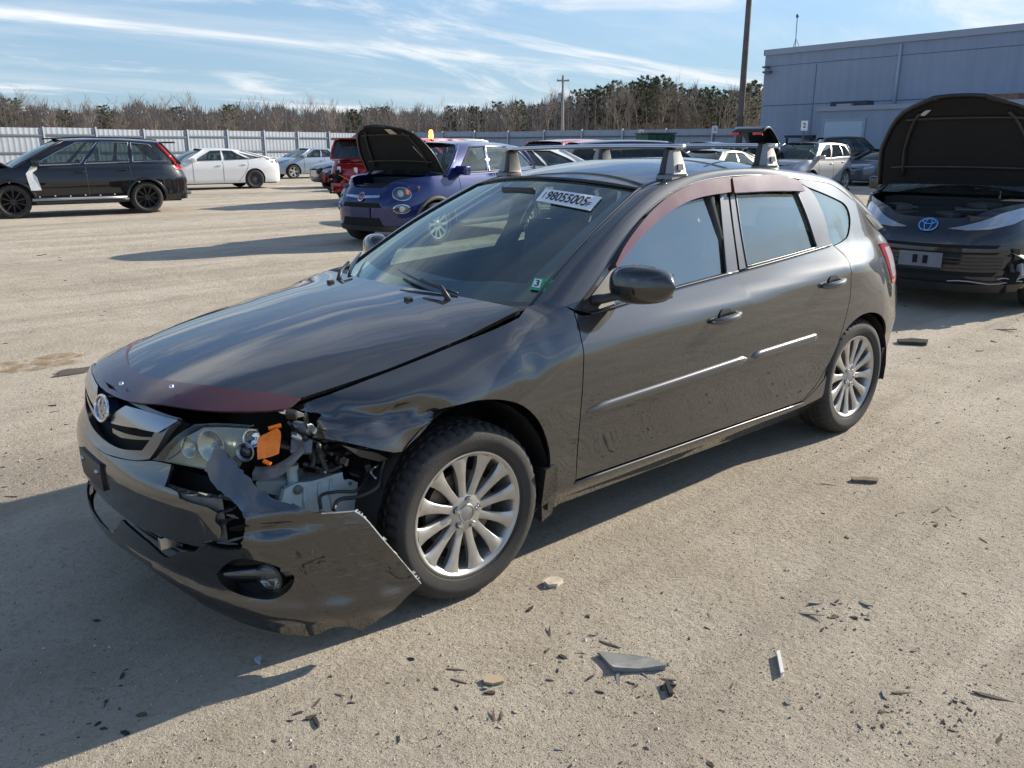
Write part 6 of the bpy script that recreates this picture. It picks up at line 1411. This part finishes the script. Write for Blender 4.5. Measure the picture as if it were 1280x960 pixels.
# -- red SUV seen from behind
REDP = paint('red_paint', (.36, .012, .014), metal=.25, dust=.05)
hr_ = R(183)
RSUV = Car('red_suv', 'red SUV seen from its crushed rear with black tailgate glass', 'car', at_depth(504, 24.2)[:2], R(203), REDP, .96, 2.45, -2.45, 2.86, .37, [(2.45, .95), (2.2, 1.06), (1.7, 1.12), (1.2, 1.15), (0, 1.16), (-1.6, 1.19), (-2.3, 1.18), (-2.45, 1.12)], 1.25, .55, -2.05, -2.30, 1.76, .68, W_SUV, rim='black', sill=.30, glass=DGLASS, clad=BLACKP)
for k in (1, -1): RSUV.pan('tail_lamp', np.array([(RSUV.S-1.0, .95), (RSUV.S-.45, .98), (RSUV.S-.45, 1.13), (RSUV.S-.95, 1.13)])*[k, 1], TAILR, off=.015, flange=.01, step=.06)
RSUV.pan('tailgate_trim', np.array([(RSUV.S-.45, 1.06), (RSUV.S-.02, 1.06), (RSUV.S-.02, 1.13), (RSUV.S-.45, 1.12)]), CHROME, off=.02, flange=.02, step=.1); RSUV.pan('tailgate_trim', np.array([(RSUV.S-.45, 1.06), (RSUV.S-.02, 1.06), (RSUV.S-.02, 1.13), (RSUV.S-.45, 1.12)])*[-1, 1], CHROME, off=.02, flange=.02, step=.1)
for k in range(26):
    M_ = Matrix.Translation((-2.42+rr.uniform(-.14, .1), rr.uniform(-.9, .9), .58+rr.uniform(-.22, .30))) @ Matrix.Rotation(rr.uniform(0, 6), 4, (rr.random(), rr.random(), rr.random())); a, b, d = rr.uniform(.04, .16), rr.uniform(.03, .18), rr.uniform(.01, .05)
    RSUV.box('crushed_bumper_piece', (BLACKP, VOID, REDP, BLACKP)[k % 4], -a, a, -b, b, -d, d, .01, M_)
RSUV.box('rear_spoiler', REDP, -2.28, -2.0, -.62, .62, 1.67, 1.71, .015)
for y_, z_ in ((.25, .92), (-.28, .90)): RSUV.box('torn_label', WHITEP, -.01, .01, -.05, .05, -.07, .07, 0, Matrix.Translation((-2.50, y_, z_)))
RSUV.w(MB().tube([(-2.5, .3, .8), (-2.62, .05, .74), (-2.6, -.2, .62)], .012, 5).build('loose_strap', pm('tan_strap', (.45, .28, .10), rough=.7), None))
# -- purple-blue crossover with its bonnet up
PUR = paint('indigo_paint', (.006, .014, .095), metal=.2, dust=.006)
LAMPD = pm('lamp_inner', (.10, .115, .14), rough=.12, metal=.7, coat=1.)
FP = at_depth(560, 13.7); FH = R(15.5)
FIAT = Car('indigo_crossover', 'indigo blue crossover with raised bonnet and round headlamps', 'car', FP[:2]+np.array([-.55, -.80]), FH, PUR, .90, 2.10, -2.15, 2.57, .33, [(2.10, .88), (2.0, .97), (1.7, 1.03), (1.1, 1.06), (.4, 1.06), (-1.2, 1.10), (-2.0, 1.10), (-2.15, 1.02)], 1.02, .42, -1.45, -1.98, 1.60, .62, W_SUV, rim='silver', sill=.26, clad=pm('grey_cladding', (.07, .07, .07), rough=.7), ns=3.6, hood_open=R(57), hood_lift=.12, step=.07)
def fdisc(car, s_, z_, rs_, rz_, name, mat, off, n=24, k=1):
    return car.pan(name, np.array([(s_+rs_*math.cos(t), z_+rz_*math.sin(t)) for t in np.linspace(0, 2*math.pi, n+1)[:-1]])*[k, 1], mat, off=off, flange=.012, step=.03)
for k in (1, -1):
    fdisc(FIAT, .74, .80, .165, .098, 'headlamp_bezel', CHROME, .012, k=k); fdisc(FIAT, .74, .80, .150, .086, 'headlamp', LAMPD, .018, k=k); fdisc(FIAT, .72, .80, .05, .05, 'headlamp_projector', HLAMP, .024, k=k); fdisc(FIAT, .84, .82, .025, .035, 'turn_lamp', ORANGE, .022, k=k)
    fdisc(FIAT, .72, .585, .135, .068, 'fog_lamp_bezel', CHROME, .010, k=k); fdisc(FIAT, .72, .585, .122, .058, 'fog_lamp', LAMPD, .015, k=k); fdisc(FIAT, .72, .585, .045, .040, 'fog_lamp_bulb', HLAMP, .02, k=k)
    FIAT.pan('whisker_bar', np.array([(.03, .765), (.36, .775), (.36, .745), (.03, .725)])*[k, 1], CHROME, off=.02, flange=.015, step=.05)
    FIAT.pan('lower_grille', np.array([(.0, .33), (.42, .33), (.36, .45), (.0, .45)])*[k, 1], VOID, off=.006, flange=.004, step=.06)
    FIAT.pan('upper_grille', np.array([(.0, .60), (.40, .60), (.36, .67), (.0, .67)])*[k, 1], VOID, off=.005, flange=.004, step=.06)
    FIAT.pan('bumper_skirt', np.array([(.0, .245), (.9, .245), (.95, .32), (.0, .325)])*[k, 1], BLACKP, off=.012, flange=.012, step=.06)
fdisc(FIAT, .0, .745, .062, .062, 'front_badge', CHROME, .03); fdisc(FIAT, .0, .745, .050, .050, 'badge_face', pm('badge_red', (.20, .02, .03), rough=.2, coat=1), .034)
def flat_text(body, size, M, mat, car, bold=.0, sx_=1.):
    v, f = text_mesh(body, size, bold); v[:, 0] *= sx_; o = mk('lettering', [M @ Vector(p) for p in v], f, mat); car.w(o); return o
def face_at(car, s_, z_, off, size):
    p = car.bl(s_, z_, off); q = car.bl(s_+.01, z_, off); d = Vector(q-p).normalized(); up = Vector((0, 0, 1)); n = d.cross(up).normalized()
    M_ = Matrix((( d.x, up.x, n.x, p[0]), (d.y, up.y, n.y, p[1]), (d.z, up.z, n.z, p[2]), (0, 0, 0, 1))); return M_
flat_text('FIAT', .034, face_at(FIAT, 0., .745, .0375, 1), CHROME, FIAT, .0005)
FIAT.pan('plate_holder', np.array([(-.20, .45), (.20, .45), (.20, .60), (-.20, .60)]), pm('plate_blue', (.02, .02, .07), rough=.4), off=.02, flange=.02, step=.06)
u = FIAT.up; 
def on_liner(u, i0, i1, j0, j1): return [u[i0][j0], u[i0][j1], u[i1][j1], u[i1][j0]]
q = on_liner(u, 8, 10, 8, 10); FIAT.w(MB().add([np.array(p)+[.012, 0, -.012] for p in q], [(0, 1, 2, 3)]).build('bonnet_label', pm('label_cream', (.62, .58, .45), rough=.6), None))
p0 = FIAT.local(FIAT.gF(np.array([1.0]), np.array([.62]))[0]); p1 = FIAT.local(FIAT.gF(np.array([-1.0]), np.array([.62]))[0])
pc = p0+(p1-p0)*.20; M_ = Matrix.Translation(pc+np.array([.13*.64*.8+.045, 0, .02])) @ Matrix.Rotation(R(0), 4, 'Z') @ Matrix(((0, 0, 1, 0), (1, 0, 0, 0), (0, 1, 0, 0), (0, 0, 0, 1)))
FIAT.w(MB().tube([(.98, .62, 1.10), (1.35, .45, 1.5)], .008, 6).build('bonnet_prop', STEEL, None))
# -- dark crossover with bonnet up, nose in close view
DKB = paint('midnight_paint', (.010, .012, .018), metal=.35, dust=.07)
TOY = Car('midnight_crossover', 'near-black crossover with raised bonnet, round blue badge and cracked bumper', 'car', (-7.40, -.80), R(7), DKB, .93, 2.28, -2.10, 2.64, .34, [(2.28, .86), (2.18, .93), (1.9, .99), (1.25, 1.04), (.4, 1.04), (-1.2, 1.10), (-2.0, 1.10), (-2.10, 1.0)], 1.16, .55, -1.3, -1.9, 1.565, .60, W_SUV, rim='five', sill=.22, ns=3.5, hood_open=R(66), hood_lift=.15, step=.05, clad=BLACKP)
LBL = pm('headlamp_pale', (.36, .39, .45), rough=.12, metal=.5, coat=1.)
for k in (1, -1):
    TOY.pan('headlamp', (np.array([(.20, .735), (.34, .775), (.52, .82), (.72, .875), (.98, .93), (1.10, .92), (1.02, .85), (.82, .79), (.56, .745), (.34, .73)])+[0, .03])*[k, 1], HLAMP, off=.010, flange=.012, step=.03)
    TOY.pan('lamp_strip', (np.array([(.18, .735), (.34, .768), (.54, .805), (.72, .85), (.70, .80), (.50, .758), (.34, .738)])+[0, .03])*[k, 1], LBL, off=.016, flange=.006, step=.03)
    for z0_, z1_ in ((.60, .63), (.545, .565), (.345, .385)): TOY.pan('grille_slot', np.array([(.0, z0_), (.62, z0_+.01), (.66, z1_+.01), (.0, z1_)])*[k, 1], VOID, off=.004, flange=.002, step=.05)
    for j in range(4): z_ = .405+j*.033; TOY.pan('grille_rib', np.array([(.0, z_), (.70, z_+.012), (.70, z_+.024), (.0, z_+.012)])*[k, 1], BLACKP, off=.014, flange=.012, step=.05)
    TOY.pan('chin_spoiler', np.array([(.0, .21), (.95, .215), (1.0, .29), (.0, .28)])*[k, 1], BLACKP, off=.022, flange=.02, step=.05)
    TOY.pan('corner_intake', np.array([(.72, .36), (.98, .34), (1.05, .52), (.80, .55)])*[k, 1], VOID, off=.004, flange=.002, step=.05)
def ring(car, s_, z_, a, b, r_, off, name, mat):
    P = [car.bl(s_+a*math.cos(t), z_+b*math.sin(t), off) for t in np.linspace(0, 2*math.pi, 33)]; car.w(MB().tube(P, r_, 6, cap=False).build(name, mat, None, smooth=True))
BDG = pm('badge_blue_chrome', (.18, .42, .72), rough=.15, metal=.8)
fdisc(TOY, 0., .800, .080, .054, 'badge_face', pm('badge_dark', (.01, .015, .03), rough=.15, coat=1), .012)
ring(TOY, 0., .800, .080, .054, .0075, .02, 'badge_outer_ring', BDG); ring(TOY, 0., .800, .030, .050, .006, .022, 'badge_inner_ring', BDG); ring(TOY, 0., .827, .055, .022, .006, .022, 'badge_top_ring', BDG)
TOY.pan('plate_bracket', np.array([(-.19, .42), (.19, .42), (.19, .555), (-.19, .555)]), pm('grey_bracket', (.17, .18, .20), rough=.5, var=.2), off=.035, flange=.03, step=.05)
for a in (-.045, .045): TOY.pan('bracket_slot', np.array([(a-.022, .45), (a+.022, .45), (a+.022, .525), (a-.022, .525)]), VOID, off=.038, flange=0, step=.04)
q = on_liner(TOY.up, 8, 9, 3, 4); q = [np.array(p) for p in on_liner(TOY.up, 8, 10, 2, 3)]
cq = sum(q)/4; q = [cq+(p-cq)*np.array([.5, .75, .5]) for p in q]; TOY.w(MB().add([p+[.02, 0, -.006] for p in q], [(0, 1, 2, 3)]).build('bonnet_label', pm('label_grey', (.55, .56, .55), rough=.6), None))
# liner ribs and inner pressing on the raised bonnet
for car_ in (TOY, FIAT):
    U = car_.up; n_ = len(U)
    for i in (2, n_-4): car_.w(MB().tube([np.array(p)+[.012, 0, -.01] for p in U[i][1:-1]], .016, 6).build('bonnet_rib', BLACKP, None, smooth=True))
    car_.w(MB().tube([np.array(U[i][2])+[.012, 0, -.01] for i in range(1, n_-2)], .02, 6).build('bonnet_rib', BLACKP, None, smooth=True)); car_.w(MB().tube([np.array(U[i][-3])+[.012, 0, -.01] for i in range(1, n_-2)], .02, 6).build('bonnet_rib', BLACKP, None, smooth=True))
    for k in range(14):
        M_ = Matrix.Translation((car_.xf-.25-rr.random()*.7, rr.uniform(-.6, .6), .84+rr.uniform(-.03, .05))) @ Matrix.Rotation(rr.uniform(0, 6), 4, 'Z'); a, b, d = rr.uniform(.05, .16), rr.uniform(.05, .16), rr.uniform(.03, .09)
        car_.box('engine_part', (BLACKP, JM[2], VOID, SATIN)[k % 4], -a, a, -b, b, -d, d, .012, M_)
# cracked bumper corner on its left
for k in range(10):
    s_ = .78+rr.random()*.30; z_ = .26+rr.random()*.34; p = TOY.bl(s_, z_, .02); M_ = Matrix.Translation(p) @ Matrix.Rotation(rr.uniform(0, 6), 4, (rr.random(), rr.random(), rr.random())); a, b, d = rr.uniform(.02, .08), rr.uniform(.02, .09), rr.uniform(.004, .012)
    TOY.box('broken_bumper_piece', (BLACKP, pm('pale_shard', (.42, .42, .42), rough=.6), VOID)[k % 3], -a, a, -b, b, -d, d, .003, M_)
for z_, a, b in ((.30, .25, .95), (.335, .66, .98)): TOY.w(MB().tube([TOY.bl(a+(b-a)*t, z_+.012*math.sin(t*9), .028) for t in np.linspace(0, 1, 9)], .009, 5, flat=.6).build('scraped_strip', pm('pale_shard', (.42, .42, .42), rough=.6), None, smooth=True))
# -- right-hand rows
SILV = paint('silver_paint', (.42, .42, .42), metal=.55, dust=.06); GOLD = paint('champagne_paint', (.40, .36, .27), metal=.5, dust=.06); DKG = paint('dark_teal_paint', (.02, .028, .032), metal=.3, dust=.06)
SUVK = dict(hw=.91, xf=2.25, xr=-2.28, wb=2.62, wr=.35, deck=[(2.25, .88), (2.1, .97), (1.75, 1.03), (1.15, 1.07), (.4, 1.07), (-1.2, 1.12), (-2.1, 1.10), (-2.28, 1.02)], xc=1.15, rf=.42, rr=-1.7, xb=-2.08, H=1.66, hr=.64, wins=W_SUV)
def put(u, depth): return at_depth(u, depth)[:2]
CRS = Car('silver_suv', 'silver SUV with dark lower panels beyond the rear of the grey hatchback', 'car', put(1012, 29.5), R(4), SILV, **SUVK, rim='five', sill=.26, clad=pm('grey_cladding', (.07, .07, .07), rough=.7), heads=[(.62, .98, .80, .90, None)])
for k in (1, -1): CRS.pan('tail_lamp', np.array([(CRS.S-.98, .90), (CRS.S-.70, .88), (CRS.S-.74, 1.08), (CRS.S-.95, 1.10)])*[k, 1], TAILR, off=.015, flange=.01, step=.06)
CG = Car('champagne_sedan', 'champagne gold sedan with a paper on its windscreen behind the roof rack', 'car', put(893, 24.5), R(2), GOLD, **SEDK, rim='five')
OPEN = Car('black_hatchback', 'black hatchback with its tailgate raised high near the blue building', 'car', put(985, 31), R(185), BLK, **{**SUVK, 'H': 1.55}, rim='black', tail=[(.55, .95, .90, 1.0)])
def tg(t): return (-1.75-.95*t, 1.62+.62*math.sin(t*1.75)*1.0)
rows = [[(-1.62-1.25*t, (.60-.02*t)*y, 1.58+.95*math.sin(min(1.45, t*1.9))*(.62)-.28*max(0, t-.72)**1.2*3) for y in np.linspace(-1, 1, 9)] for t in np.linspace(0, 1, 10)]
o = MB().grid(rows).build('raised_tailgate', BLK, None, smooth=True); OPEN.w(ribbon_thick(o, .06))
OPEN.box('tail_lamp', TAILR, -2.95, -2.80, .25, .56, 1.86, 1.95, .02); OPEN.box('tail_lamp', TAILR, -2.95, -2.80, -.56, -.25, 1.86, 1.95, .02)
OPEN.w(MB().add([(-1.9, .45, 1.87), (-1.9, -.45, 1.87), (-2.4, -.42, 2.07), (-2.4, .42, 2.07)], [(0, 1, 2, 3)]).build('tailgate_glass', DGLASS, None))
DSED = Car('dark_sedan', 'dark sedan with a missing front wheel arch beside the blue building', 'car', put(1112, 34.5), R(-8), paint('blue_grey_paint', (.10, .12, .15), metal=.4, dust=.08), **SEDK, rim='silver', heads=[(.55, .95, .66, .76, None)])
WSUV = Car('white_suv', 'small white SUV parked far back before the fence', 'car', put(884, 41), R(10), WHT, **{**SUVK, 'H': 1.72}, rim='five', lod=0)
RTRK = Car('red_wagon', 'faded red wagon with dark rear glass behind the roof rack', 'car', put(735, 23.5), R(186), paint('faded_red_paint', (.42, .06, .045), metal=.1, dust=.12), **{**SUVK, 'H': 1.70}, rim='black', glass=DGLASS, lod=0)
BSUV = Car('black_wagon', 'black wagon with a long dark side window behind the roof rack', 'car', put(806, 20.5), R(150), BLK, **{**SUVK, 'H': 1.66}, rim='black', glass=DGLASS, lod=0)
WC = Car('white_hatchback', 'white hatchback beside the indigo crossover, partly hidden by the roof rack', 'car', put(664, 19.0), R(170), WHT, **{**SUVK, 'H': 1.50}, rim='five', lod=0)
DSUV = Car('teal_suv', 'dark teal SUV standing alone before the fence', 'car', put(574, 40.5), R(12), DKG, **{**SUVK, 'H': 1.86}, rim='five', lod=0)
RED2 = Car('red_van', 'red van with an amber beacon on its roof', 'car', put(536, 31), R(20), REDP, **{**SUVK, 'H': 1.80}, rim='black', lod=0)
BCN = RED2.w(MB().lathe([(.09, 1.80), (.09, 1.86), (.07, 1.88), (.075, 2.0), (.05, 2.05), (0, 2.06)], 16, 'z', (.1, .30, 0)).build('beacon', pm('amber_glow', (.9, .35, .02), rough=.3, emit=((1., .42, .05), 4.)), None, smooth=True))
# black pickup
PU_ = Car('black_pickup', 'black pickup truck parked along the blue wall', 'truck', put(1052, 36), R(132), BLK, **{**SUVK, 'H': 1.92, 'hw': .98, 'xf': 2.75, 'xr': -2.9, 'wb': 3.5, 'wr': .40, 'deck': [(2.75, 1.02), (2.55, 1.14), (2.1, 1.20), (1.4, 1.24), (0, 1.26), (-.8, 1.27), (-2.75, 1.27), (-2.9, 1.22)], 'xc': 1.35, 'rf': .75, 'rr': -.75, 'xb': -.95, 'hr': .70, 'wins': [W_SUV[0], W_SUV[1]]}, rim='five', sill=.40, lod=0)
# paper tags on windscreens
for car_, nm in ((FIAT, 'screen_tag'), (CG, 'screen_tag'), (CRS, 'screen_tag')):
    a_ = car_.local(car_.gF(np.array([1.0]), np.array([.60]))[0]); b_ = car_.local(car_.gF(np.array([-1.0]), np.array([.60]))[0]); a2 = car_.local(car_.gF(np.array([1.0]), np.array([.72]))[0]); b2 = car_.local(car_.gF(np.array([-1.0]), np.array([.72]))[0])
    def pt(t, v):
        a = a_+(a2-a_)*v; b = b_+(b2-b_)*v; return a+(b-a)*t+np.array([.13*(1-(2*t-1)**2)*(1-.35*(.60+.12*v))+.012, 0, .008])
    car_.w(MB().grid([[pt(t, v) for t in np.linspace(.22, .48, 6)] for v in (0, 1.)]).build(nm, WHITEP, None))
    if car_ is FIAT:
        v, f = text_mesh('98055', 1., .02); mn, mx = v[:, :2].min(0), v[:, :2].max(0)
        car_.w(mk('lettering', [pt(.24+.22*(p[0]-mn[0])/(mx[0]-mn[0]), .15+.7*(p[1]-mn[1])/(mx[1]-mn[1]))+np.array([.006, 0, .003]) for p in v], f, INK)) if False else None
# ---------------------------------------------------------------- litter on the dirt
def flat_piece(name, pxs, th, mat, label, cat, lift=.004, group=None, tilt=0.):
    P = [np.array([*gp(*p)[:2], 0]) for p in pxs]; c = sum(P)/len(P); n = len(P); z = float(gs(c[0], c[1]))
    e = MB().add([(p[0]-c[0], p[1]-c[1], lift+th+tilt*(i % 2)) for i, p in enumerate(P)]+[(p[0]-c[0], p[1]-c[1], lift*0) for p in P], [tuple(range(n)), tuple(reversed(range(n, 2*n)))]+[(i, (i+1) % n, n+(i+1) % n, n+i) for i in range(n)]).build(name, mat, None, bevel=.0015)
    e.location = (c[0], c[1], z+.002); return tag(e, label, cat, group)
flat_piece('plastic_shard', [(748, 816), (790, 823), (815, 825), (832, 836), (800, 838), (768, 838), (762, 832)], .007, pm('dusty_grey_plastic', (.20, .21, .20), rough=.85, var=.3, vscale=20, dust=.4), 'grey plastic shard lying on the dirt beside the car', 'shard', tilt=.006)
flat_piece('white_stick', [(971, 819), (974, 818), (979, 845), (976, 846)], .010, pm('bleached_stick', (.62, .60, .55), rough=.8), 'short white stick on the dirt', 'stick')
flat_piece('dry_leaf', [(603, 846), (612, 842), (628, 845), (630, 850), (616, 853), (606, 851)], .004, pm('dry_leaf', (.40, .31, .20), rough=.8), 'tan dry leaf on the dirt by the front wheel', 'leaf')
flat_piece('pale_stone', [(680, 725), (686, 721), (696, 720), (704, 723), (697, 729), (686, 730)], .009, pm('pale_stone', (.52, .44, .34), rough=.9, var=.3, vscale=30), 'pale flat stone beside the front tyre', 'stone')
flat_piece('dark_strip', [(831, 853), (835, 854), (841, 869), (837, 870)], .008, BLACKP, 'dark plastic strip next to the grey shard', 'strip')
flat_piece('bark_strip', [(1064, 599), (1082, 599), (1098, 601), (1096, 604), (1066, 602)], .010, pm('old_bark', (.16, .12, .09), rough=.95, var=.4, vscale=30), 'brown bark strip on the dirt beyond the rear wheel', 'bark')
flat_piece('dark_scrap', [(1121, 427), (1140, 426), (1160, 428), (1158, 432), (1124, 430)], .02, BLACKP, 'dark scrap lying before the midnight crossover', 'scrap')
flat_piece('clear_shard', [(317, 818), (326, 815), (324, 823)], .006, pm('clear_shard', (.45, .48, .50), rough=.2, coat=1), 'glinting clear shard in the car shadow', 'shard')
CH = [pm('black_chip', (.018, .017, .016), rough=.8), pm('brown_chip', (.10, .070, .045), rough=.9), pm('bark_chip', (.055, .042, .03), rough=.95), pm('grey_chip', (.20, .19, .18), rough=.9), pm('tan_chip', (.42, .34, .24), rough=.9)]
r_ = random.Random(33); chm = []
for k in range(14):
    n = r_.randint(4, 6); a0 = r_.random()*6; el = r_.choice([1.3, 2.2, 4., 7., 10.]); pol = [(math.cos(a0+i*6.283/n)*r_.uniform(.6, 1.2)*el, math.sin(a0+i*6.283/n)*r_.uniform(.6, 1.2)) for i in range(n)]
    b = MB(); b.add([(x, y, r_.uniform(.35, .8)) for x, y in pol]+[(x*1.05, y*1.05, 0) for x, y in pol], [tuple(range(n)), tuple(reversed(range(n, 2*n)))]+[(i, (i+1) % n, n+(i+1) % n, n+i) for i in range(n)]); chm.append((k % 5, mesh_of(b, 'loose_chip', CH[k % 5], None)))
spots = []
cl_ = [(r_.uniform(0, 1280), 330+620*r_.random()**.8) for _ in range(26)]
for k in range(2500):
    if r_.random() < .55:
        q_ = r_.choice(cl_); u, v = q_[0]+r_.gauss(0, 34), q_[1]+r_.gauss(0, 16)
    else: u = r_.uniform(0, 1280); v = 300+660*r_.random()**.85
    if v > 958 or v < 285: continue
    if len(spots) >= 280: break
    p = gp(u, v)
    if -2.3 < p[0] < 2.35 and abs(p[1]) < 1.0: continue
    if v < 560 and u < 960 and u > 150 and p[0] < 2 and v > 330: continue
    spots.append((p, v))
for i, (p, v) in enumerate(spots):
    ci, cm = chm[i % 14]; o = bpy.data.objects.new(('plastic_chip', 'bark_chip', 'bark_chip', 'stone_chip', 'wood_chip')[ci], cm); COL.objects.link(o); s_ = r_.choice([.0020, .0025, .003, .0038, .0055])*(1+.5*r_.random())*(1 if v > 520 else 1.7); o.location = (p[0], p[1], float(gs(p[0], p[1]))+.0005); o.scale = (s_, s_, s_*.8); o.rotation_euler = (r_.uniform(-.2, .2), r_.uniform(-.2, .2), r_.random()*6.28)
    tag(o, *[('small black plastic chip lying loose on the dirt', 'chip', 'black plastic chips on the dirt'), ('small reddish brown bark chip lying loose on the dirt', 'chip', 'reddish brown bark chips on the dirt'), ('small dark brown bark chip lying loose on the dirt', 'chip', 'dark brown bark chips on the dirt'), ('small grey stone chip lying loose on the dirt', 'chip', 'grey stone chips on the dirt'), ('small tan wood chip lying loose on the dirt', 'chip', 'tan wood chips on the dirt')][ci])
def gravel():
    rg = np.random.default_rng(3); v = []; f = []; mi = []
    for k in range(24000):
        if k < 15000: u = rg.uniform(-20, 1300); w = 560+400*rg.random()
        else: u = rg.uniform(-20, 1300); w = 300+300*rg.random()
        p = gp(u, w); 
        if abs(p[0]) < 2.2 and abs(p[1]) < .8: continue
        s_ = rg.uniform(.0010, .0034)*(1 if w > 560 else 1.6)*(1+1.2*(rg.random() > .96)); z = float(gs(p[0], p[1])); n = len(v); a = rg.uniform(0, 6.28); c, d = math.cos(a)*s_*rg.uniform(.7, 1.6), math.sin(a)*s_
        v += [(p[0]+c, p[1]+d, z-.001), (p[0]-d*.9, p[1]+c*.8, z-.001), (p[0]-c, p[1]-d, z-.001), (p[0]+d, p[1]-c, z-.001), (p[0]+.1*c, p[1]+.1*d, z+s_*rg.uniform(.4, 1.1)+.001)]; f += [(n, n+1, n+4), (n+1, n+2, n+4), (n+2, n+3, n+4), (n+3, n, n+4)]; mi += [rg.choice([0, 0, 1, 1, 2, 2, 4, 4, 5, 5, 0, 1, 2, 0, 1, 2, 5, 5, 4, 3])]*4
    me = bpy.data.meshes.new('grit'); me.from_pydata(v, [], f); 
    o = link('grit', me, [pm('grit_tan', (.34, .29, .22), .95), pm('grit_pale', (.52, .47, .39), .95), pm('grit_tan', (.34, .29, .22), .95), pm('grit_dark', (.07, .06, .05), .95), pm('grit_brown', (.20, .16, .12), .95), pm('grit_tan', (.34, .29, .22), .95)])
    me.polygons.foreach_set('material_index', mi); tag(o, 'fine grit and pebbles strewn over the dirt', 'grit', kind='stuff')
gravel()
# stains in the dirt
def stain(name, c_px, rx, ry, mat, label, seed):
    p = gp(*c_px); rg = random.Random(seed); n = 28; pts = []
    for i in range(n):
        a = 2*math.pi*i/n; k = 1+.22*math.sin(3*a+seed)+.14*math.sin(7*a+seed*2)+rg.uniform(-.08, .08); x, y = p[0]+rx*k*math.cos(a), p[1]+ry*k*math.sin(a); pts.append((x, y, float(gs(x, y))+.006))
    o = mk(name, pts+[(p[0], p[1], float(gs(p[0], p[1]))+.007)], [(i, (i+1) % n, n) for i in range(n)], mat); tag(o, label, kind='structure')
def stain_mat(name, c):
    m, N, L, P = new_mat(name); P.inputs['Base Color'].default_value = tuple(c)+(1,); P.inputs['Roughness'].default_value = .95; tc = N.new('ShaderNodeTexCoord'); n = N.new('ShaderNodeTexNoise'); n.inputs['Scale'].default_value = 9; n.inputs['Detail'].default_value = 9; n.inputs['Roughness'].default_value = .75; L.new(tc.outputs['Object'], n.inputs['Vector'])
    mr = N.new('ShaderNodeMapRange'); mr.inputs[1].default_value = .42; mr.inputs[2].default_value = .62; mr.inputs[4].default_value = .8; L.new(n.outputs[0], mr.inputs[0]); L.new(mr.outputs[0], P.inputs['Alpha']); return m
stain('rust_stain', (28, 443), .45, .20, stain_mat('rusty_dirt', (.30, .19, .08)), 'rusty brown stain in the dirt', 2)
stain('damp_patch', (100, 449.5), .20, .085, pm('damp_dirt', (.085, .068, .052), rough=.9, var=.3, vscale=20), 'small dark damp patch in the dirt', 5)
